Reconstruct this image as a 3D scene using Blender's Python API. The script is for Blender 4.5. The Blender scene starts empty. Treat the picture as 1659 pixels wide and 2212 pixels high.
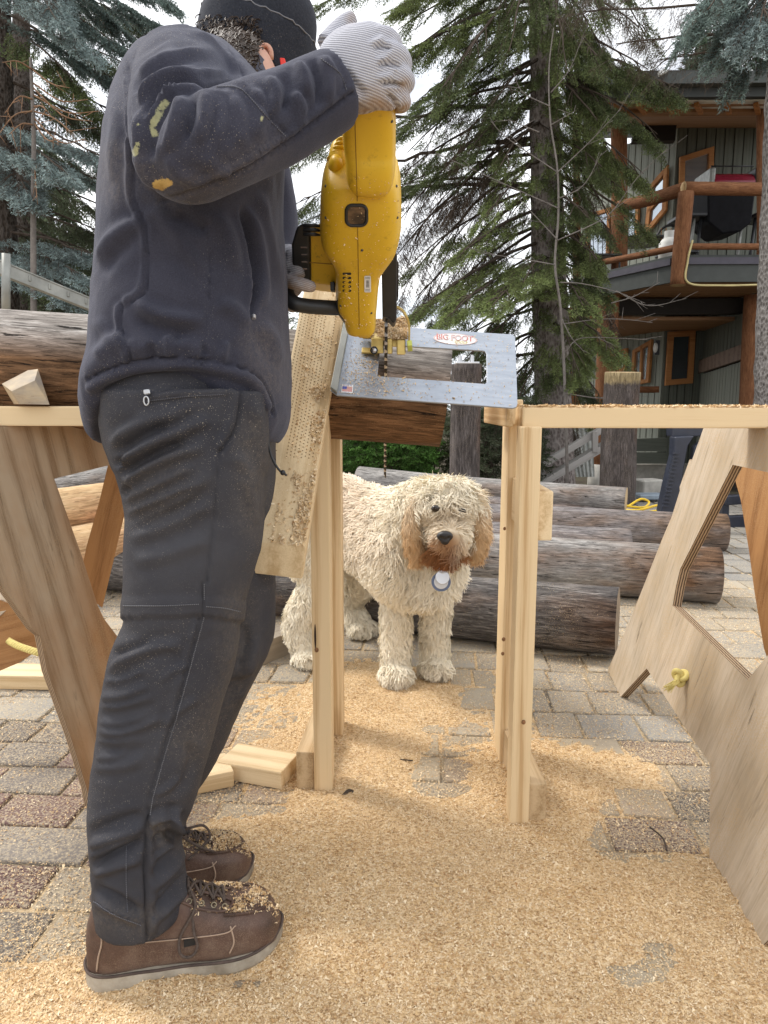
import bpy, bmesh, math, random
import numpy as np
from mathutils import Vector, Matrix, noise as mnoise

R = math.radians
random.seed(7)
rng = np.random.default_rng(7)
scn = bpy.context.scene
col = scn.collection

# ------------------------------------------------------------------ camera
CAM_H, PITCH, FPX, CX, CY = 0.83, R(8.9), 1535.0, 829.5, 1106.0
camd = bpy.data.cameras.new('camera')
cam = bpy.data.objects.new('camera', camd)
col.objects.link(cam)
cam.location = (0, 0, CAM_H)
cam.rotation_euler = (R(90) - PITCH, 0, 0)
camd.sensor_fit = 'VERTICAL'
camd.sensor_height = 36.0
camd.lens = 36.0 * FPX / 2212.0
camd.clip_start = 0.05
camd.clip_end = 400
scn.camera = cam

# ------------------------------------------------------------------ world, sun, exposure
SUN_EL, SUN_AZ = R(52), R(-62)          # azimuth from +Y (view direction) towards +X
w = bpy.data.worlds.new('World')
scn.world = w
w.use_nodes = True
nt = w.node_tree
nt.nodes.clear()
wo = nt.nodes.new('ShaderNodeOutputWorld')
bg = nt.nodes.new('ShaderNodeBackground')
sky = nt.nodes.new('ShaderNodeTexSky')
sky.sky_type = 'NISHITA'
sky.sun_disc = False
sky.sun_elevation = SUN_EL
sky.sun_rotation = SUN_AZ
sky.air_density = 1.0
sky.dust_density = 1.2
tc = nt.nodes.new('ShaderNodeTexCoord')
mp = nt.nodes.new('ShaderNodeMapping')
mp.inputs['Scale'].default_value = (1.0, 1.0, 2.2)
n1 = nt.nodes.new('ShaderNodeTexNoise')
n1.inputs['Scale'].default_value = 2.6
n1.inputs['Detail'].default_value = 7
n1.inputs['Roughness'].default_value = 0.55
cr = nt.nodes.new('ShaderNodeValToRGB')
cr.color_ramp.elements[0].position = 0.30
cr.color_ramp.elements[0].color = (0, 0, 0, 1)
cr.color_ramp.elements[1].position = 0.43
cr.color_ramp.elements[1].color = (1, 1, 1, 1)
n2 = nt.nodes.new('ShaderNodeTexNoise')
n2.inputs['Scale'].default_value = 4.0
n2.inputs['Detail'].default_value = 6
cc = nt.nodes.new('ShaderNodeValToRGB')
cc.color_ramp.elements[0].position = 0.3
cc.color_ramp.elements[0].color = (5.8, 6.15, 6.9, 1)
cc.color_ramp.elements[1].position = 0.58
cc.color_ramp.elements[1].color = (12.0, 12.1, 12.2, 1)
mx = nt.nodes.new('ShaderNodeMix')
mx.data_type = 'RGBA'
lk = nt.links.new
lk(tc.outputs['Generated'], mp.inputs['Vector'])
lk(mp.outputs[0], n1.inputs['Vector'])
lk(mp.outputs[0], n2.inputs['Vector'])
lk(n1.outputs['Fac'], cr.inputs[0])
lk(n2.outputs['Fac'], cc.inputs[0])
lk(cr.outputs[0], mx.inputs[0])
lk(sky.outputs[0], mx.inputs[6])
lk(cc.outputs[0], mx.inputs[7])
lk(mx.outputs[2], bg.inputs['Color'])
bg.inputs['Strength'].default_value = 0.085
lk(bg.outputs[0], wo.inputs['Surface'])

sund = bpy.data.lights.new('sun', 'SUN')
sund.energy = 1.5
sund.angle = R(14)
sund.color = (1.0, 0.95, 0.87)
sun = bpy.data.objects.new('sun', sund)
col.objects.link(sun)
_sd = Vector((math.sin(SUN_AZ) * math.cos(SUN_EL), math.cos(SUN_AZ) * math.cos(SUN_EL), math.sin(SUN_EL)))
sun.rotation_euler = _sd.to_track_quat('Z', 'Y').to_euler()

vs = scn.view_settings
vs.view_transform = 'Standard'
vs.look = 'None'
vs.exposure = 0.95
vs.gamma = 1.0
vs.use_curve_mapping = False
scn.render.engine = 'CYCLES'
scn.cycles.max_bounces = 6
scn.cycles.transparent_max_bounces = 8
scn.cycles.use_denoising = True

# ------------------------------------------------------------------ projection helpers (points of the place read off the photo)
CAMP = np.array((0, 0, CAM_H))
FWD = np.array((0, math.cos(PITCH), -math.sin(PITCH)))
UPV = np.array((0, math.sin(PITCH), math.cos(PITCH)))


def ray(px, py):
    return np.array(((px - CX) / FPX, 0, 0)) + UPV * ((CY - py) / FPX) + FWD


def at(px, py, d):
    r = ray(px, py)
    return CAMP + r * (d / r[1])


def gnd(px, py, z=0.0):
    r = ray(px, py)
    return CAMP + r * ((z - CAM_H) / r[2])


def onpl(px, py, p0, n):
    r = ray(px, py)
    n = np.array(n)
    return CAMP + r * (np.dot(np.array(p0) - CAMP, n) / np.dot(r, n))


def proj(P):
    P = np.asarray(P, float) - CAMP
    z = P @ FWD
    return CX + FPX * P[..., 0] / z, CY - FPX * (P @ UPV) / z


def unit(v):
    v = np.asarray(v, float)
    return v / max(1e-12, np.linalg.norm(v))


# ------------------------------------------------------------------ object helpers
def link(o, parent=None):
    col.objects.link(o)
    if parent is not None:
        o.parent = parent
    return o


def tag(o, label=None, cat=None, group=None, kind=None):
    if label:
        o['label'] = label
    if cat:
        o['category'] = cat
    if group:
        o['group'] = group
    if kind:
        o['kind'] = kind
    return o


def thing(name, label, cat, loc=(0, 0, 0), group=None):
    o = bpy.data.objects.new(name, None)
    o.empty_display_size = 0.1
    o.location = tuple(float(c) for c in loc)
    col.objects.link(o)
    return tag(o, label, cat, group)


def frame_of(x, up=(0, 0, 1), origin=(0, 0, 0)):
    """right-handed frame with X along x and Z close to up"""
    x = unit(x)
    if abs(np.dot(x, unit(up))) > 0.995:
        up = (0, -1, 0) if abs(x[1]) < 0.9 else (1, 0, 0)
    y = unit(np.cross(up, x))
    z = np.cross(x, y)
    m = Matrix.Identity(4)
    for i in range(3):
        m[i][0], m[i][1], m[i][2], m[i][3] = x[i], y[i], z[i], origin[i]
    return m


def to_mesh(name, V, F, smooth=False):
    me = bpy.data.meshes.new(name)
    V = np.asarray(V, dtype=np.float32)
    if isinstance(F, np.ndarray):
        n, k = F.shape
        me.vertices.add(len(V))
        me.vertices.foreach_set('co', V.ravel())
        me.loops.add(n * k)
        me.loops.foreach_set('vertex_index', F.astype(np.int32).ravel())
        me.polygons.add(n)
        me.polygons.foreach_set('loop_start', np.arange(0, n * k, k, dtype=np.int32))
        me.polygons.foreach_set('loop_total', np.full(n, k, dtype=np.int32))
        me.update(calc_edges=True)
    else:
        me.from_pydata([tuple(map(float, v)) for v in V], [], [list(map(int, f)) for f in F])
        me.update()
    if smooth:
        me.polygons.foreach_set('use_smooth', np.ones(len(me.polygons), dtype=bool))
    return me


def world_of(o):
    m = Matrix.Translation(o.location) if o.type == 'EMPTY' else o.matrix_basis.copy()
    if o.parent is not None:
        m = world_of(o.parent) @ m
    return m


def mk(name, V, F, mat, parent=None, smooth=False, frame=None):
    """mesh object from WORLD vertices; its own axes are `frame` (or the parent's)"""
    V = np.asarray(V, float)
    pw = world_of(parent) if parent is not None else Matrix.Identity(4)
    fr = frame if frame is not None else (pw if parent is not None else Matrix.Translation(V.mean(0)))
    inv = np.array(fr.inverted())
    L = V @ inv[:3, :3].T + inv[:3, 3]
    me = to_mesh(name, L, F, smooth)
    if mat is not None:
        me.materials.append(mat)
    o = bpy.data.objects.new(name, me)
    col.objects.link(o)
    if parent is not None:
        o.parent = parent
        o.matrix_basis = pw.inverted() @ fr
    else:
        o.matrix_basis = fr
    return o


def bevel_mesh(me, w, seg=1, angle=30):
    bm = bmesh.new()
    bm.from_mesh(me)
    es = [e for e in bm.edges if len(e.link_faces) == 2 and e.calc_face_angle(0) > R(angle)]
    bmesh.ops.bevel(bm, geom=es, offset=w, segments=seg, affect='EDGES', profile=0.6)
    bm.to_mesh(me)
    bm.free()
    me.update()


class MB:
    """collects shapes in world space; build() links them as one mesh object"""
    def __init__(s):
        s.v, s.f, s.n = [], [], 0

    def add(s, V, F):
        V = np.asarray(V, float)
        s.v.append(V)
        for f in F:
            s.f.append([int(i) + s.n for i in f])
        s.n += len(V)
        return s

    def box(s, c, size, fr=None, taper=1.0):
        sx, sy, sz = [a / 2 for a in size]
        L = [(x * sx * (taper if z > 0 else 1), y * sy * (taper if z > 0 else 1), z * sz) for z in (-1, 1) for y in (-1, 1) for x in (-1, 1)]
        V = np.array(L)
        if fr is not None:
            m = np.array(fr)[:3, :3]
            V = V @ m.T
        V = V + np.array(c)
        return s.add(V, [(0, 2, 3, 1), (4, 5, 7, 6), (0, 1, 5, 4), (1, 3, 7, 5), (3, 2, 6, 7), (2, 0, 4, 6)])

    def bar(s, p0, p1, w, h, up=(0, 0, 1)):
        p0, p1 = np.array(p0, float), np.array(p1, float)
        return s.box((p0 + p1) / 2, (np.linalg.norm(p1 - p0), w, h), frame_of(p1 - p0, up))

    def tube(s, P, r, n=8, caps=True, closed=False):
        V, F = tube_vf(P, r, n, caps, closed)
        return s.add(V, F)

    def ell(s, c, rad, fr=None, nu=16, nv=10):
        V, F = ell_vf(c, rad, fr, nu, nv)
        return s.add(V, F)

    def prism(s, poly, ext):
        """polygon of world points extruded by the vector ext"""
        P = np.array(poly, float)
        n = len(P)
        V = np.vstack([P, P + np.array(ext)])
        F = [list(range(n))[::-1], [n + i for i in range(n)]] + [(i, (i + 1) % n, n + (i + 1) % n, n + i) for i in range(n)]
        return s.add(V, F)

    def build(s, name, mat, parent=None, smooth=False, frame=None, bevel=0, seg=1):
        o = mk(name, np.vstack(s.v), s.f, mat, parent, smooth, frame)
        if bevel:
            bevel_mesh(o.data, bevel, seg)
        if smooth and bevel:
            o.data.polygons.foreach_set('use_smooth', np.ones(len(o.data.polygons), dtype=bool))
        return o


def tube_vf(P, r, n=8, caps=True, closed=False):
    P = np.asarray(P, float)
    m = len(P)
    r = np.broadcast_to(np.asarray(r, float), (m,)) if np.ndim(r) < 2 else np.asarray(r, float)
    T = np.gradient(P, axis=0) if not closed else (np.roll(P, -1, 0) - np.roll(P, 1, 0))
    T /= np.maximum(1e-9, np.linalg.norm(T, axis=1))[:, None]
    a = np.array((0, 0, 1.0)) if abs(T[0][2]) < 0.9 else np.array((1.0, 0, 0))
    V = []
    u = unit(np.cross(a, T[0]))
    for i in range(m):
        u = unit(u - T[i] * np.dot(u, T[i]))
        v = np.cross(T[i], u)
        for k in range(n):
            t = 2 * math.pi * k / n
            rr = r[i] if np.ndim(r[i]) == 0 else None
            if rr is not None:
                V.append(P[i] + rr * (u * math.cos(t) + v * math.sin(t)))
            else:
                V.append(P[i] + r[i][0] * u * math.cos(t) + r[i][1] * v * math.sin(t))
    F = []
    for i in range(m if closed else m - 1):
        j = (i + 1) % m
        for k in range(n):
            k2 = (k + 1) % n
            F.append((i * n + k, i * n + k2, j * n + k2, j * n + k))
    if caps and not closed:
        F.append(list(range(n))[::-1])
        F.append([(m - 1) * n + k for k in range(n)])
    return np.array(V), F


def ell_vf(c, rad, fr=None, nu=16, nv=10):
    V = [(0, 0, -1)]
    for i in range(1, nv):
        p = -math.pi / 2 + math.pi * i / nv
        for k in range(nu):
            t = 2 * math.pi * k / nu
            V.append((math.cos(p) * math.cos(t), math.cos(p) * math.sin(t), math.sin(p)))
    V.append((0, 0, 1))
    V = np.array(V) * np.array(rad)
    if fr is not None:
        V = V @ np.array(fr)[:3, :3].T
    V = V + np.array(c)
    F = [(0, 1 + (k + 1) % nu, 1 + k) for k in range(nu)]
    for i in range(nv - 2):
        for k in range(nu):
            k2 = (k + 1) % nu
            F.append((1 + i * nu + k, 1 + i * nu + k2, 1 + (i + 1) * nu + k2, 1 + (i + 1) * nu + k))
    t = len(V) - 1
    b = 1 + (nv - 2) * nu
    F += [(t, b + k, b + (k + 1) % nu) for k in range(nu)]
    return V, F


def spline(P, m):
    """Catmull-Rom through rows of P (any width), m samples"""
    P = np.asarray(P, float)
    n = len(P)
    t = np.linspace(0, n - 1, m)
    i = np.clip(t.astype(int), 0, n - 2)
    f = (t - i)[:, None]
    g = lambda k: P[np.clip(k, 0, n - 1)]
    p0, p1, p2, p3 = g(i - 1), g(i), g(i + 1), g(i + 2)
    p0 = np.where((i == 0)[:, None], 2 * p1 - p2, p0)
    p3 = np.where((i == n - 2)[:, None], 2 * p2 - p1, p3)
    return 0.5 * (2 * p1 + (p2 - p0) * f + (2 * p0 - 5 * p1 + 4 * p2 - p3) * f ** 2 + (3 * p1 - p0 - 3 * p2 + p3) * f ** 3)


def board(name, p0, p1, wd, th, up, mat, parent=None, bevel=0.003, seg=2):
    """a sawn timber from p0 to p1 (centres of the ends), wd across, th along `up`"""
    p0, p1 = np.array(p0, float), np.array(p1, float)
    fr = frame_of(p1 - p0, up, (p0 + p1) / 2)
    b = MB().bar(p0, p1, wd, th, up)
    return b.build(name, mat, parent, frame=fr, bevel=bevel, seg=seg)


def vnormals(V, F):
    F = np.asarray(F)
    n = np.zeros_like(V)
    a, b, c = V[F[:, 0]], V[F[:, 1]], V[F[:, 2]]
    fn = np.cross(b - a, c - a)
    for k in range(F.shape[1]):
        np.add.at(n, F[:, k], fn)
    return n / np.maximum(1e-12, np.linalg.norm(n, axis=1))[:, None]


def union_mesh(parts, voxel, smooth=6, factor=0.5):
    """parts: list of (V, F); voxel union, smoothed; returns V, F(quads/tris as triangles)"""
    b = MB()
    for V, F in parts:
        b.add(V, F)
    me = to_mesh('tmp', np.vstack(b.v), b.f)
    o = bpy.data.objects.new('tmp', me)
    col.objects.link(o)
    m = o.modifiers.new('r', 'REMESH')
    m.mode = 'VOXEL'
    m.voxel_size = voxel
    s = o.modifiers.new('s', 'SMOOTH')
    s.iterations = smooth
    s.factor = factor
    dg = bpy.context.evaluated_depsgraph_get()
    me2 = bpy.data.meshes.new_from_object(o.evaluated_get(dg))
    bpy.data.objects.remove(o)
    me2.calc_loop_triangles()
    V = np.zeros(len(me2.vertices) * 3, dtype=np.float32)
    me2.vertices.foreach_get('co', V)
    n = len(me2.polygons)
    tot = np.zeros(n, dtype=np.int32)
    me2.polygons.foreach_get('loop_total', tot)
    li = np.zeros(len(me2.loops), dtype=np.int32)
    me2.loops.foreach_get('vertex_index', li)
    if n and (tot == 4).all():
        F = li.reshape(-1, 4).copy()
    else:
        T = np.zeros(len(me2.loop_triangles) * 3, dtype=np.int32)
        me2.loop_triangles.foreach_get('vertices', T)
        F = T.reshape(-1, 3)
    bpy.data.meshes.remove(me2)
    return V.reshape(-1, 3).astype(float), F


def vnoise(P, scale, seed=0.0):
    """cheap smooth value noise on an (n,3) array, range about -1..1"""
    P = np.asarray(P, float) * scale + seed * 17.31
    i = np.floor(P).astype(np.int64)
    f = P - i
    f = f * f * (3 - 2 * f)
    out = 0
    for dx in (0, 1):
        for dy in (0, 1):
            for dz in (0, 1):
                h = (i[:, 0] + dx) * 374761393 + (i[:, 1] + dy) * 668265263 + (i[:, 2] + dz) * 2147483647
                h = (h ^ (h >> 13)) * 1274126177
                h = ((h ^ (h >> 16)) & 0xffff) / 32767.5 - 1
                out = out + h * np.abs(1 - dx - f[:, 0]) * np.abs(1 - dy - f[:, 1]) * np.abs(1 - dz - f[:, 2])
    return out


def fbm(P, scale, oct=3, seed=0.0):
    a, s = 0, 1.0
    for k in range(oct):
        a = a + s * vnoise(P, scale * 2 ** k, seed + k)
        s *= 0.5
    return a / 1.75


def seg_dist(x, y, line):
    """distance of 2D points to a polyline and the arc position 0..1 of the nearest point"""
    L = np.asarray(line, float)
    best = np.full(len(x), 1e9)
    pos = np.zeros(len(x))
    sl = np.r_[0, np.cumsum(np.linalg.norm(np.diff(L, axis=0), axis=1))]
    for i in range(len(L) - 1):
        a, b = L[i], L[i + 1]
        ab = b - a
        t = np.clip(((x - a[0]) * ab[0] + (y - a[1]) * ab[1]) / max(1e-9, ab @ ab), 0, 1)
        d = np.hypot(x - a[0] - t * ab[0], y - a[1] - t * ab[1])
        m = d < best
        best = np.where(m, d, best)
        pos = np.where(m, (sl[i] + t * (sl[i + 1] - sl[i])) / sl[-1], pos)
    return best, pos
# ------------------------------------------------------------------ materials
class G:
    def __init__(s, name):
        s.m = bpy.data.materials.new(name)
        s.m.use_nodes = True
        s.t = s.m.node_tree
        s.t.nodes.clear()
        s.o = s.t.nodes.new('ShaderNodeOutputMaterial')
        s.b = s.t.nodes.new('ShaderNodeBsdfPrincipled')
        s.t.links.new(s.b.outputs[0], s.o.inputs[0])

    def set(s, sock, v):
        if isinstance(v, bpy.types.NodeSocket):
            s.t.links.new(v, sock)
        elif isinstance(v, (tuple, list)) and len(v) == 3 and sock.type == 'RGBA':
            sock.default_value = (*v, 1)
        else:
            sock.default_value = v

    def n(s, t, ins=None, **props):
        nd = s.t.nodes.new('ShaderNode' + t)
        for k, v in props.items():
            setattr(nd, k, v)
        for k, v in (ins or {}).items():
            s.set(nd.inputs[k], v)
        return nd

    def obj(s):
        return s.n('TexCoord').outputs['Object']

    def geo(s):
        return s.n('NewGeometry').outputs['Position']

    def map(s, v, scale=(1, 1, 1), loc=(0, 0, 0), rot=(0, 0, 0)):
        return s.n('Mapping', {'Vector': v, 'Scale': scale, 'Location': loc, 'Rotation': rot}).outputs[0]

    def noise(s, v, scale, detail=4, rough=0.55, dist=0.0):
        return s.n('TexNoise', {'Vector': v, 'Scale': scale, 'Detail': detail, 'Roughness': rough, 'Distortion': dist}).outputs['Fac']

    def vor(s, v, scale, out='Distance', feature='F1', rnd=1.0):
        return s.n('TexVoronoi', {'Vector': v, 'Scale': scale, 'Randomness': rnd}, feature=feature).outputs[out]

    def wave(s, v, scale, dist=2.0, detail=3, dscale=1.0, dirn='Y'):
        return s.n('TexWave', {'Vector': v, 'Scale': scale, 'Distortion': dist, 'Detail': detail, 'Detail Scale': dscale}, bands_direction=dirn).outputs['Fac']

    def ramp(s, f, stops, interp='LINEAR'):
        nd = s.n('ValToRGB', {0: f})
        r = nd.color_ramp
        r.interpolation = interp
        while len(r.elements) < len(stops):
            r.elements.new(0.5)
        for e, (p, c) in zip(r.elements, stops):
            e.position = p
            e.color = (c, c, c, 1) if isinstance(c, (int, float)) else (*c, 1)
        return nd.outputs[0]

    def mix(s, f, a, b, blend='MIX'):
        nd = s.n('Mix', data_type='RGBA', blend_type=blend)
        s.set(nd.inputs[0], f)
        s.set(nd.inputs[6], a)
        s.set(nd.inputs[7], b)
        return nd.outputs[2]

    def ma(s, op, a, b=0.0, clamp=False):
        nd = s.n('Math', operation=op, use_clamp=clamp)
        s.set(nd.inputs[0], a)
        s.set(nd.inputs[1], b)
        return nd.outputs[0]

    def rand(s):
        return s.n('ObjectInfo').outputs['Random']

    def attr(s, name):
        return s.n('Attribute', attribute_name=name).outputs['Color']

    def xyz(s, v):
        return s.n('SeparateXYZ', {0: v}).outputs

    def hsv(s, c, h=0.5, sat=1.0, v=1.0):
        return s.n('HueSaturation', {'Hue': h, 'Saturation': sat, 'Value': v, 'Color': c}).outputs[0]

    def out(s, color=None, rough=0.7, bump=None, bstr=0.5, bdist=0.002, spec=0.4, **kw):
        if color is not None:
            s.set(s.b.inputs['Base Color'], color)
        s.set(s.b.inputs['Roughness'], rough)
        s.b.inputs['Specular IOR Level'].default_value = spec
        for k, v in kw.items():
            s.set(s.b.inputs[k.replace('_', ' ')], v)
        if bump is not None:
            b = s.n('Bump', {'Height': bump, 'Strength': bstr, 'Distance': bdist})
            s.t.links.new(b.outputs[0], s.b.inputs['Normal'])
        return s.m


def plain(name, c, rough=0.6, metal=0.0, var=0.12, nscale=12, spec=0.4, bump=0.0):
    g = G(name)
    v = g.obj()
    f = g.noise(v, nscale, 5)
    lo = tuple(x * (1 - var) for x in c)
    hi = tuple(min(1, x * (1 + var)) for x in c)
    cc = g.ramp(f, [(0.3, lo), (0.7, hi)])
    return g.out(cc, rough, bump=g.noise(v, nscale * 12, 3) if bump else None, bstr=bump, bdist=0.001, spec=spec, Metallic=metal)


def wood(name, light, dark, grain=60.0, stretch=0.035, knots=True, dusty=0.0, rough=0.65, mottle=None, mscale=3.0, knot_rate=0.012, bstr=0.25, wavy=3.0, wamt=0.16, broad=0.3, cracks=0.0):
    """grain runs along the object's own X axis"""
    g = G(name)
    o = g.obj()
    rnd = g.rand()
    off = g.n('CombineXYZ', {0: g.ma('MULTIPLY', rnd, 37.0), 1: g.ma('MULTIPLY', rnd, 11.0), 2: g.ma('MULTIPLY', rnd, 5.0)}).outputs[0]
    p = g.n('VectorMath', {0: o, 1: off}, operation='ADD').outputs[0]
    v = g.map(p, (stretch, 1, 1))
    f1 = g.noise(v, grain, 7, 0.66, 0.6)
    f3 = g.noise(g.map(p, (stretch * 3, 1, 1)), grain * 0.14, 4, 0.6, 1.2)
    f2 = g.wave(g.map(p, (stretch * 1.6, 1, 1)), grain * 0.045, 11.0, 4, 0.6)
    f = g.ma('ADD', g.ma('ADD', g.ma('MULTIPLY', f1, 1 - wamt - broad), g.ma('MULTIPLY', f3, broad)), g.ma('MULTIPLY', f2, wamt))
    mid = tuple((a * 0.6 + b * 0.4) for a, b in zip(light, dark))
    c = g.ramp(f, [(0.36, dark), (0.45, mid), (0.56, light)])
    big = g.noise(p, 2.2, 3)
    c = g.mix(g.ma('MULTIPLY', big, 0.35), c, tuple(x * 0.8 for x in light))
    if mottle:
        mf = g.ramp(g.noise(g.map(p, (0.5, 1, 1)), mscale, 5, 0.62), [(0.42, 0.0), (0.60, 1.0)])
        c = g.mix(mf, c, g.ramp(f, [(0.25, tuple(x * 0.6 for x in mottle)), (0.7, mottle)]))
    if knots:
        kd = g.vor(g.map(p, (0.55, 1, 1)), 3.3)
        kf = g.ramp(kd, [(0.0, 1.0), (knot_rate * 2.2, 0.75), (knot_rate * 3.6, 0.0)])
        c = g.mix(kf, c, tuple(x * 0.45 for x in dark))
    if cracks:
        ck = g.ramp(g.noise(g.map(p, (0.06, 1, 1)), 80, 5, 0.68, 0.8), [(0.34, 1.0), (0.39, 0.0)])
        ck = g.ma('MULTIPLY', ck, g.ramp(g.noise(p, 8, 3), [(0.38, 0.15), (0.6, 1.0)]))
        c = g.mix(g.ma('MULTIPLY', ck, cracks), c, tuple(x * 0.35 for x in dark))
    if dusty:
        up = g.xyz(g.n('NewGeometry').outputs['Normal'])[2]
        df = g.ma('MULTIPLY', g.ramp(g.noise(g.geo(), 420, 2), [(0.5, 0.0), (0.56, 1.0)]), g.ma('MULTIPLY', g.ramp(g.noise(g.geo(), 9, 4), [(0.35, 0.0), (0.7, 1.0)]), dusty))
        c = g.mix(df, c, (0.52, 0.36, 0.19))
    return g.out(c, rough, bump=f, bstr=bstr, bdist=0.0015, spec=0.25)


PINE = wood('fresh_pine', (0.76, 0.58, 0.35), (0.50, 0.31, 0.14), grain=160, stretch=0.022, knot_rate=0.013, wamt=0.2)
PINE2 = wood('yellow_pine', (0.78, 0.61, 0.38), (0.54, 0.37, 0.19), grain=150, stretch=0.022, dusty=0.3, knot_rate=0.012, wamt=0.2)
OLDPINE = wood('used_pine', (0.58, 0.43, 0.26), (0.32, 0.20, 0.09), grain=200, stretch=0.03, dusty=0.6)
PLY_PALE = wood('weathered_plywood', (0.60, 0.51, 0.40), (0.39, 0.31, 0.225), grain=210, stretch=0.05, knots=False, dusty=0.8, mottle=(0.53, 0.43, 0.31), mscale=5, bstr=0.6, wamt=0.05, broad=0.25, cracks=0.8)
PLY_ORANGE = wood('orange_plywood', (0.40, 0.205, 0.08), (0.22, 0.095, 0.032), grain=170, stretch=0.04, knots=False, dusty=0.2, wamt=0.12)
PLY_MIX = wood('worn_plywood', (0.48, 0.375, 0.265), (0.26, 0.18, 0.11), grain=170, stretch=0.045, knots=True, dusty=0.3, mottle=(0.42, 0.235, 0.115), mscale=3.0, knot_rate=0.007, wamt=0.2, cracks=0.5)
PLY_EDGE = None


def ply_edge():
    g = G('plywood_edge')
    o = g.obj()
    f = g.wave(o, 55, 1.5, 3, 2.0, 'Z')
    c = g.ramp(f, [(0.2, (0.07, 0.04, 0.022)), (0.5, (0.28, 0.18, 0.10)), (0.85, (0.40, 0.28, 0.17))])
    return g.out(c, 0.8, bump=f, bstr=0.5)


PLY_EDGE = ply_edge()


def logmat(name, cols, brown=None, top=None, bscale=3.0, bthr=(0.50, 0.68), crack=1.0, specks=0.3, lengthwise=0.10, xband=None):
    g = G(name)
    o = g.obj()
    v = g.map(o, (lengthwise, 1, 1))
    f = g.noise(v, 120, 9, 0.74, 0.9)
    f = g.ma('ADD', g.ma('MULTIPLY', f, 0.7), g.ma('MULTIPLY', g.noise(g.map(o, (.35, 1, 1)), 14, 5, 0.65), 0.3))
    c = g.ramp(f, [(0.36, cols[0]), (0.5, cols[1]), (0.62, cols[2])])
    if brown:
        bf = g.ramp(g.noise(g.map(o, (0.4, 1, 1)), bscale, 5, 0.6), [(bthr[0], 0.0), (bthr[1], 1.0)])
        if top is not None:
            bf = g.ma('MULTIPLY', bf, g.ramp(g.ma('ADD', g.ma('MULTIPLY', g.xyz(o)[2], 2.0), 0.5), [(top - .06, 1.0), (top + .06, 0.0)]))
        c = g.mix(bf, c, g.ramp(f, [(0.38, tuple(x * 0.22 for x in brown)), (0.5, tuple(x * 0.75 for x in brown)), (0.6, tuple(x * 1.35 for x in brown))]))
    kn = g.vor(g.map(o, (0.75, 1, 1)), 2.6)
    c = g.mix(g.ramp(kn, [(0.0, 0.9), (0.055, 0.7), (0.085, 0.0)]), c, tuple(x * 0.6 for x in cols[0]))
    cr_ = g.noise(g.map(o, (lengthwise * 0.5, 1, 1)), 150, 5, 0.7, 1.2)
    cf = g.ramp(cr_, [(0.36, 1.0), (0.41, 0.0)])
    c = g.mix(g.ma('MULTIPLY', cf, crack), c, (0.018, 0.014, 0.012))
    if xband:
        xb = g.ma('ADD', g.xyz(o)[0], g.ma('MULTIPLY', g.noise(o, 22, 4), .09))
        c = g.mix(g.ramp(g.ma('MULTIPLY', xb, 1.0), [(xband, 0.0), (xband + .03, .8)]), c, g.ramp(f, [(.4, (.14, .10, .05)), (.58, (.46, .36, .19))]))
    sp = g.ma('MULTIPLY', g.ramp(g.noise(o, 420, 2), [(0.64, 0.0), (0.67, 1.0)]), g.ramp(g.noise(o, 7, 3), [(0.42, 0.0), (0.62, specks)]))
    c = g.mix(sp, c, (0.62, 0.46, 0.27))
    h = g.ma('SUBTRACT', g.ma('MULTIPLY', f, 0.6), g.ma('MULTIPLY', cf, 0.8))
    return g.out(c, 0.85, bump=h, bstr=0.8, bdist=0.004, spec=0.15)


LOG_DARK = logmat('dark_weathered_log', [(0.028, 0.025, 0.024), (0.105, 0.095, 0.09), (0.30, 0.275, 0.255)], (0.10, 0.05, 0.025), specks=0.9, bthr=(.55, .72))
LOG_GREY = logmat('grey_weathered_log', [(0.075, 0.07, 0.066), (0.26, 0.245, 0.23), (0.48, 0.455, 0.425)], (0.15, 0.085, 0.05), specks=0.4)
LOG_BROWN = logmat('brown_weathered_log', [(0.06, 0.054, 0.054), (0.20, 0.18, 0.175), (0.38, 0.345, 0.33)], (0.17, 0.105, 0.065), specks=0.3)
LOG_WORK = logmat('workpiece_log', [(0.07, 0.058, 0.05), (0.28, 0.25, 0.225), (0.58, 0.54, 0.50)], (0.21, 0.115, 0.06), top=0.585, bthr=(.30, .50), specks=.3)
LOG_PALE = logmat('peeled_log', [(0.36, 0.22, 0.11), (0.55, 0.37, 0.20), (0.68, 0.50, 0.31)], (0.6, 0.31, 0.16), crack=0.2, specks=0.0)
POST = logmat('weathered_post', [(0.028, 0.023, 0.022), (0.08, 0.067, 0.062), (0.18, 0.155, 0.145)], (0.085, 0.048, 0.032), crack=0.6, specks=0.5)
POST_TOP = logmat('thick_post', [(0.028, 0.023, 0.022), (0.08, 0.067, 0.062), (0.17, 0.145, 0.135)], (0.085, 0.048, 0.032), crack=0.6, specks=0.5, xband=.50)
HOUSE_LOG = logmat('stained_log', [(0.10, 0.042, 0.02), (0.20, 0.088, 0.042), (0.30, 0.145, 0.072)], (0.16, 0.065, 0.03), crack=0.35, specks=0.0)
ENDGRAIN = plain('end_grain', (0.50, 0.36, 0.20), 0.85, var=0.2, nscale=30, bump=0.4)
GREYEND = plain('grey_end_grain', (0.22, 0.165, 0.11), 0.9, var=0.35, nscale=30, bump=0.5)
STEEL = plain('zinc_steel', (0.55, 0.56, 0.58), 0.35, 0.9, 0.08)
GALV = plain('aluminium', (0.27, 0.275, 0.255), 0.5, 0.4, 0.25, 14)
BLACKP = plain('black_plastic', (0.016, 0.017, 0.019), 0.45, 0, 0.25, 20, 0.5, 0.15)
NAVYP = plain('navy_plastic', (0.022, 0.026, 0.042), 0.42, 0, 0.2, 20, 0.5, 0.1)
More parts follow.
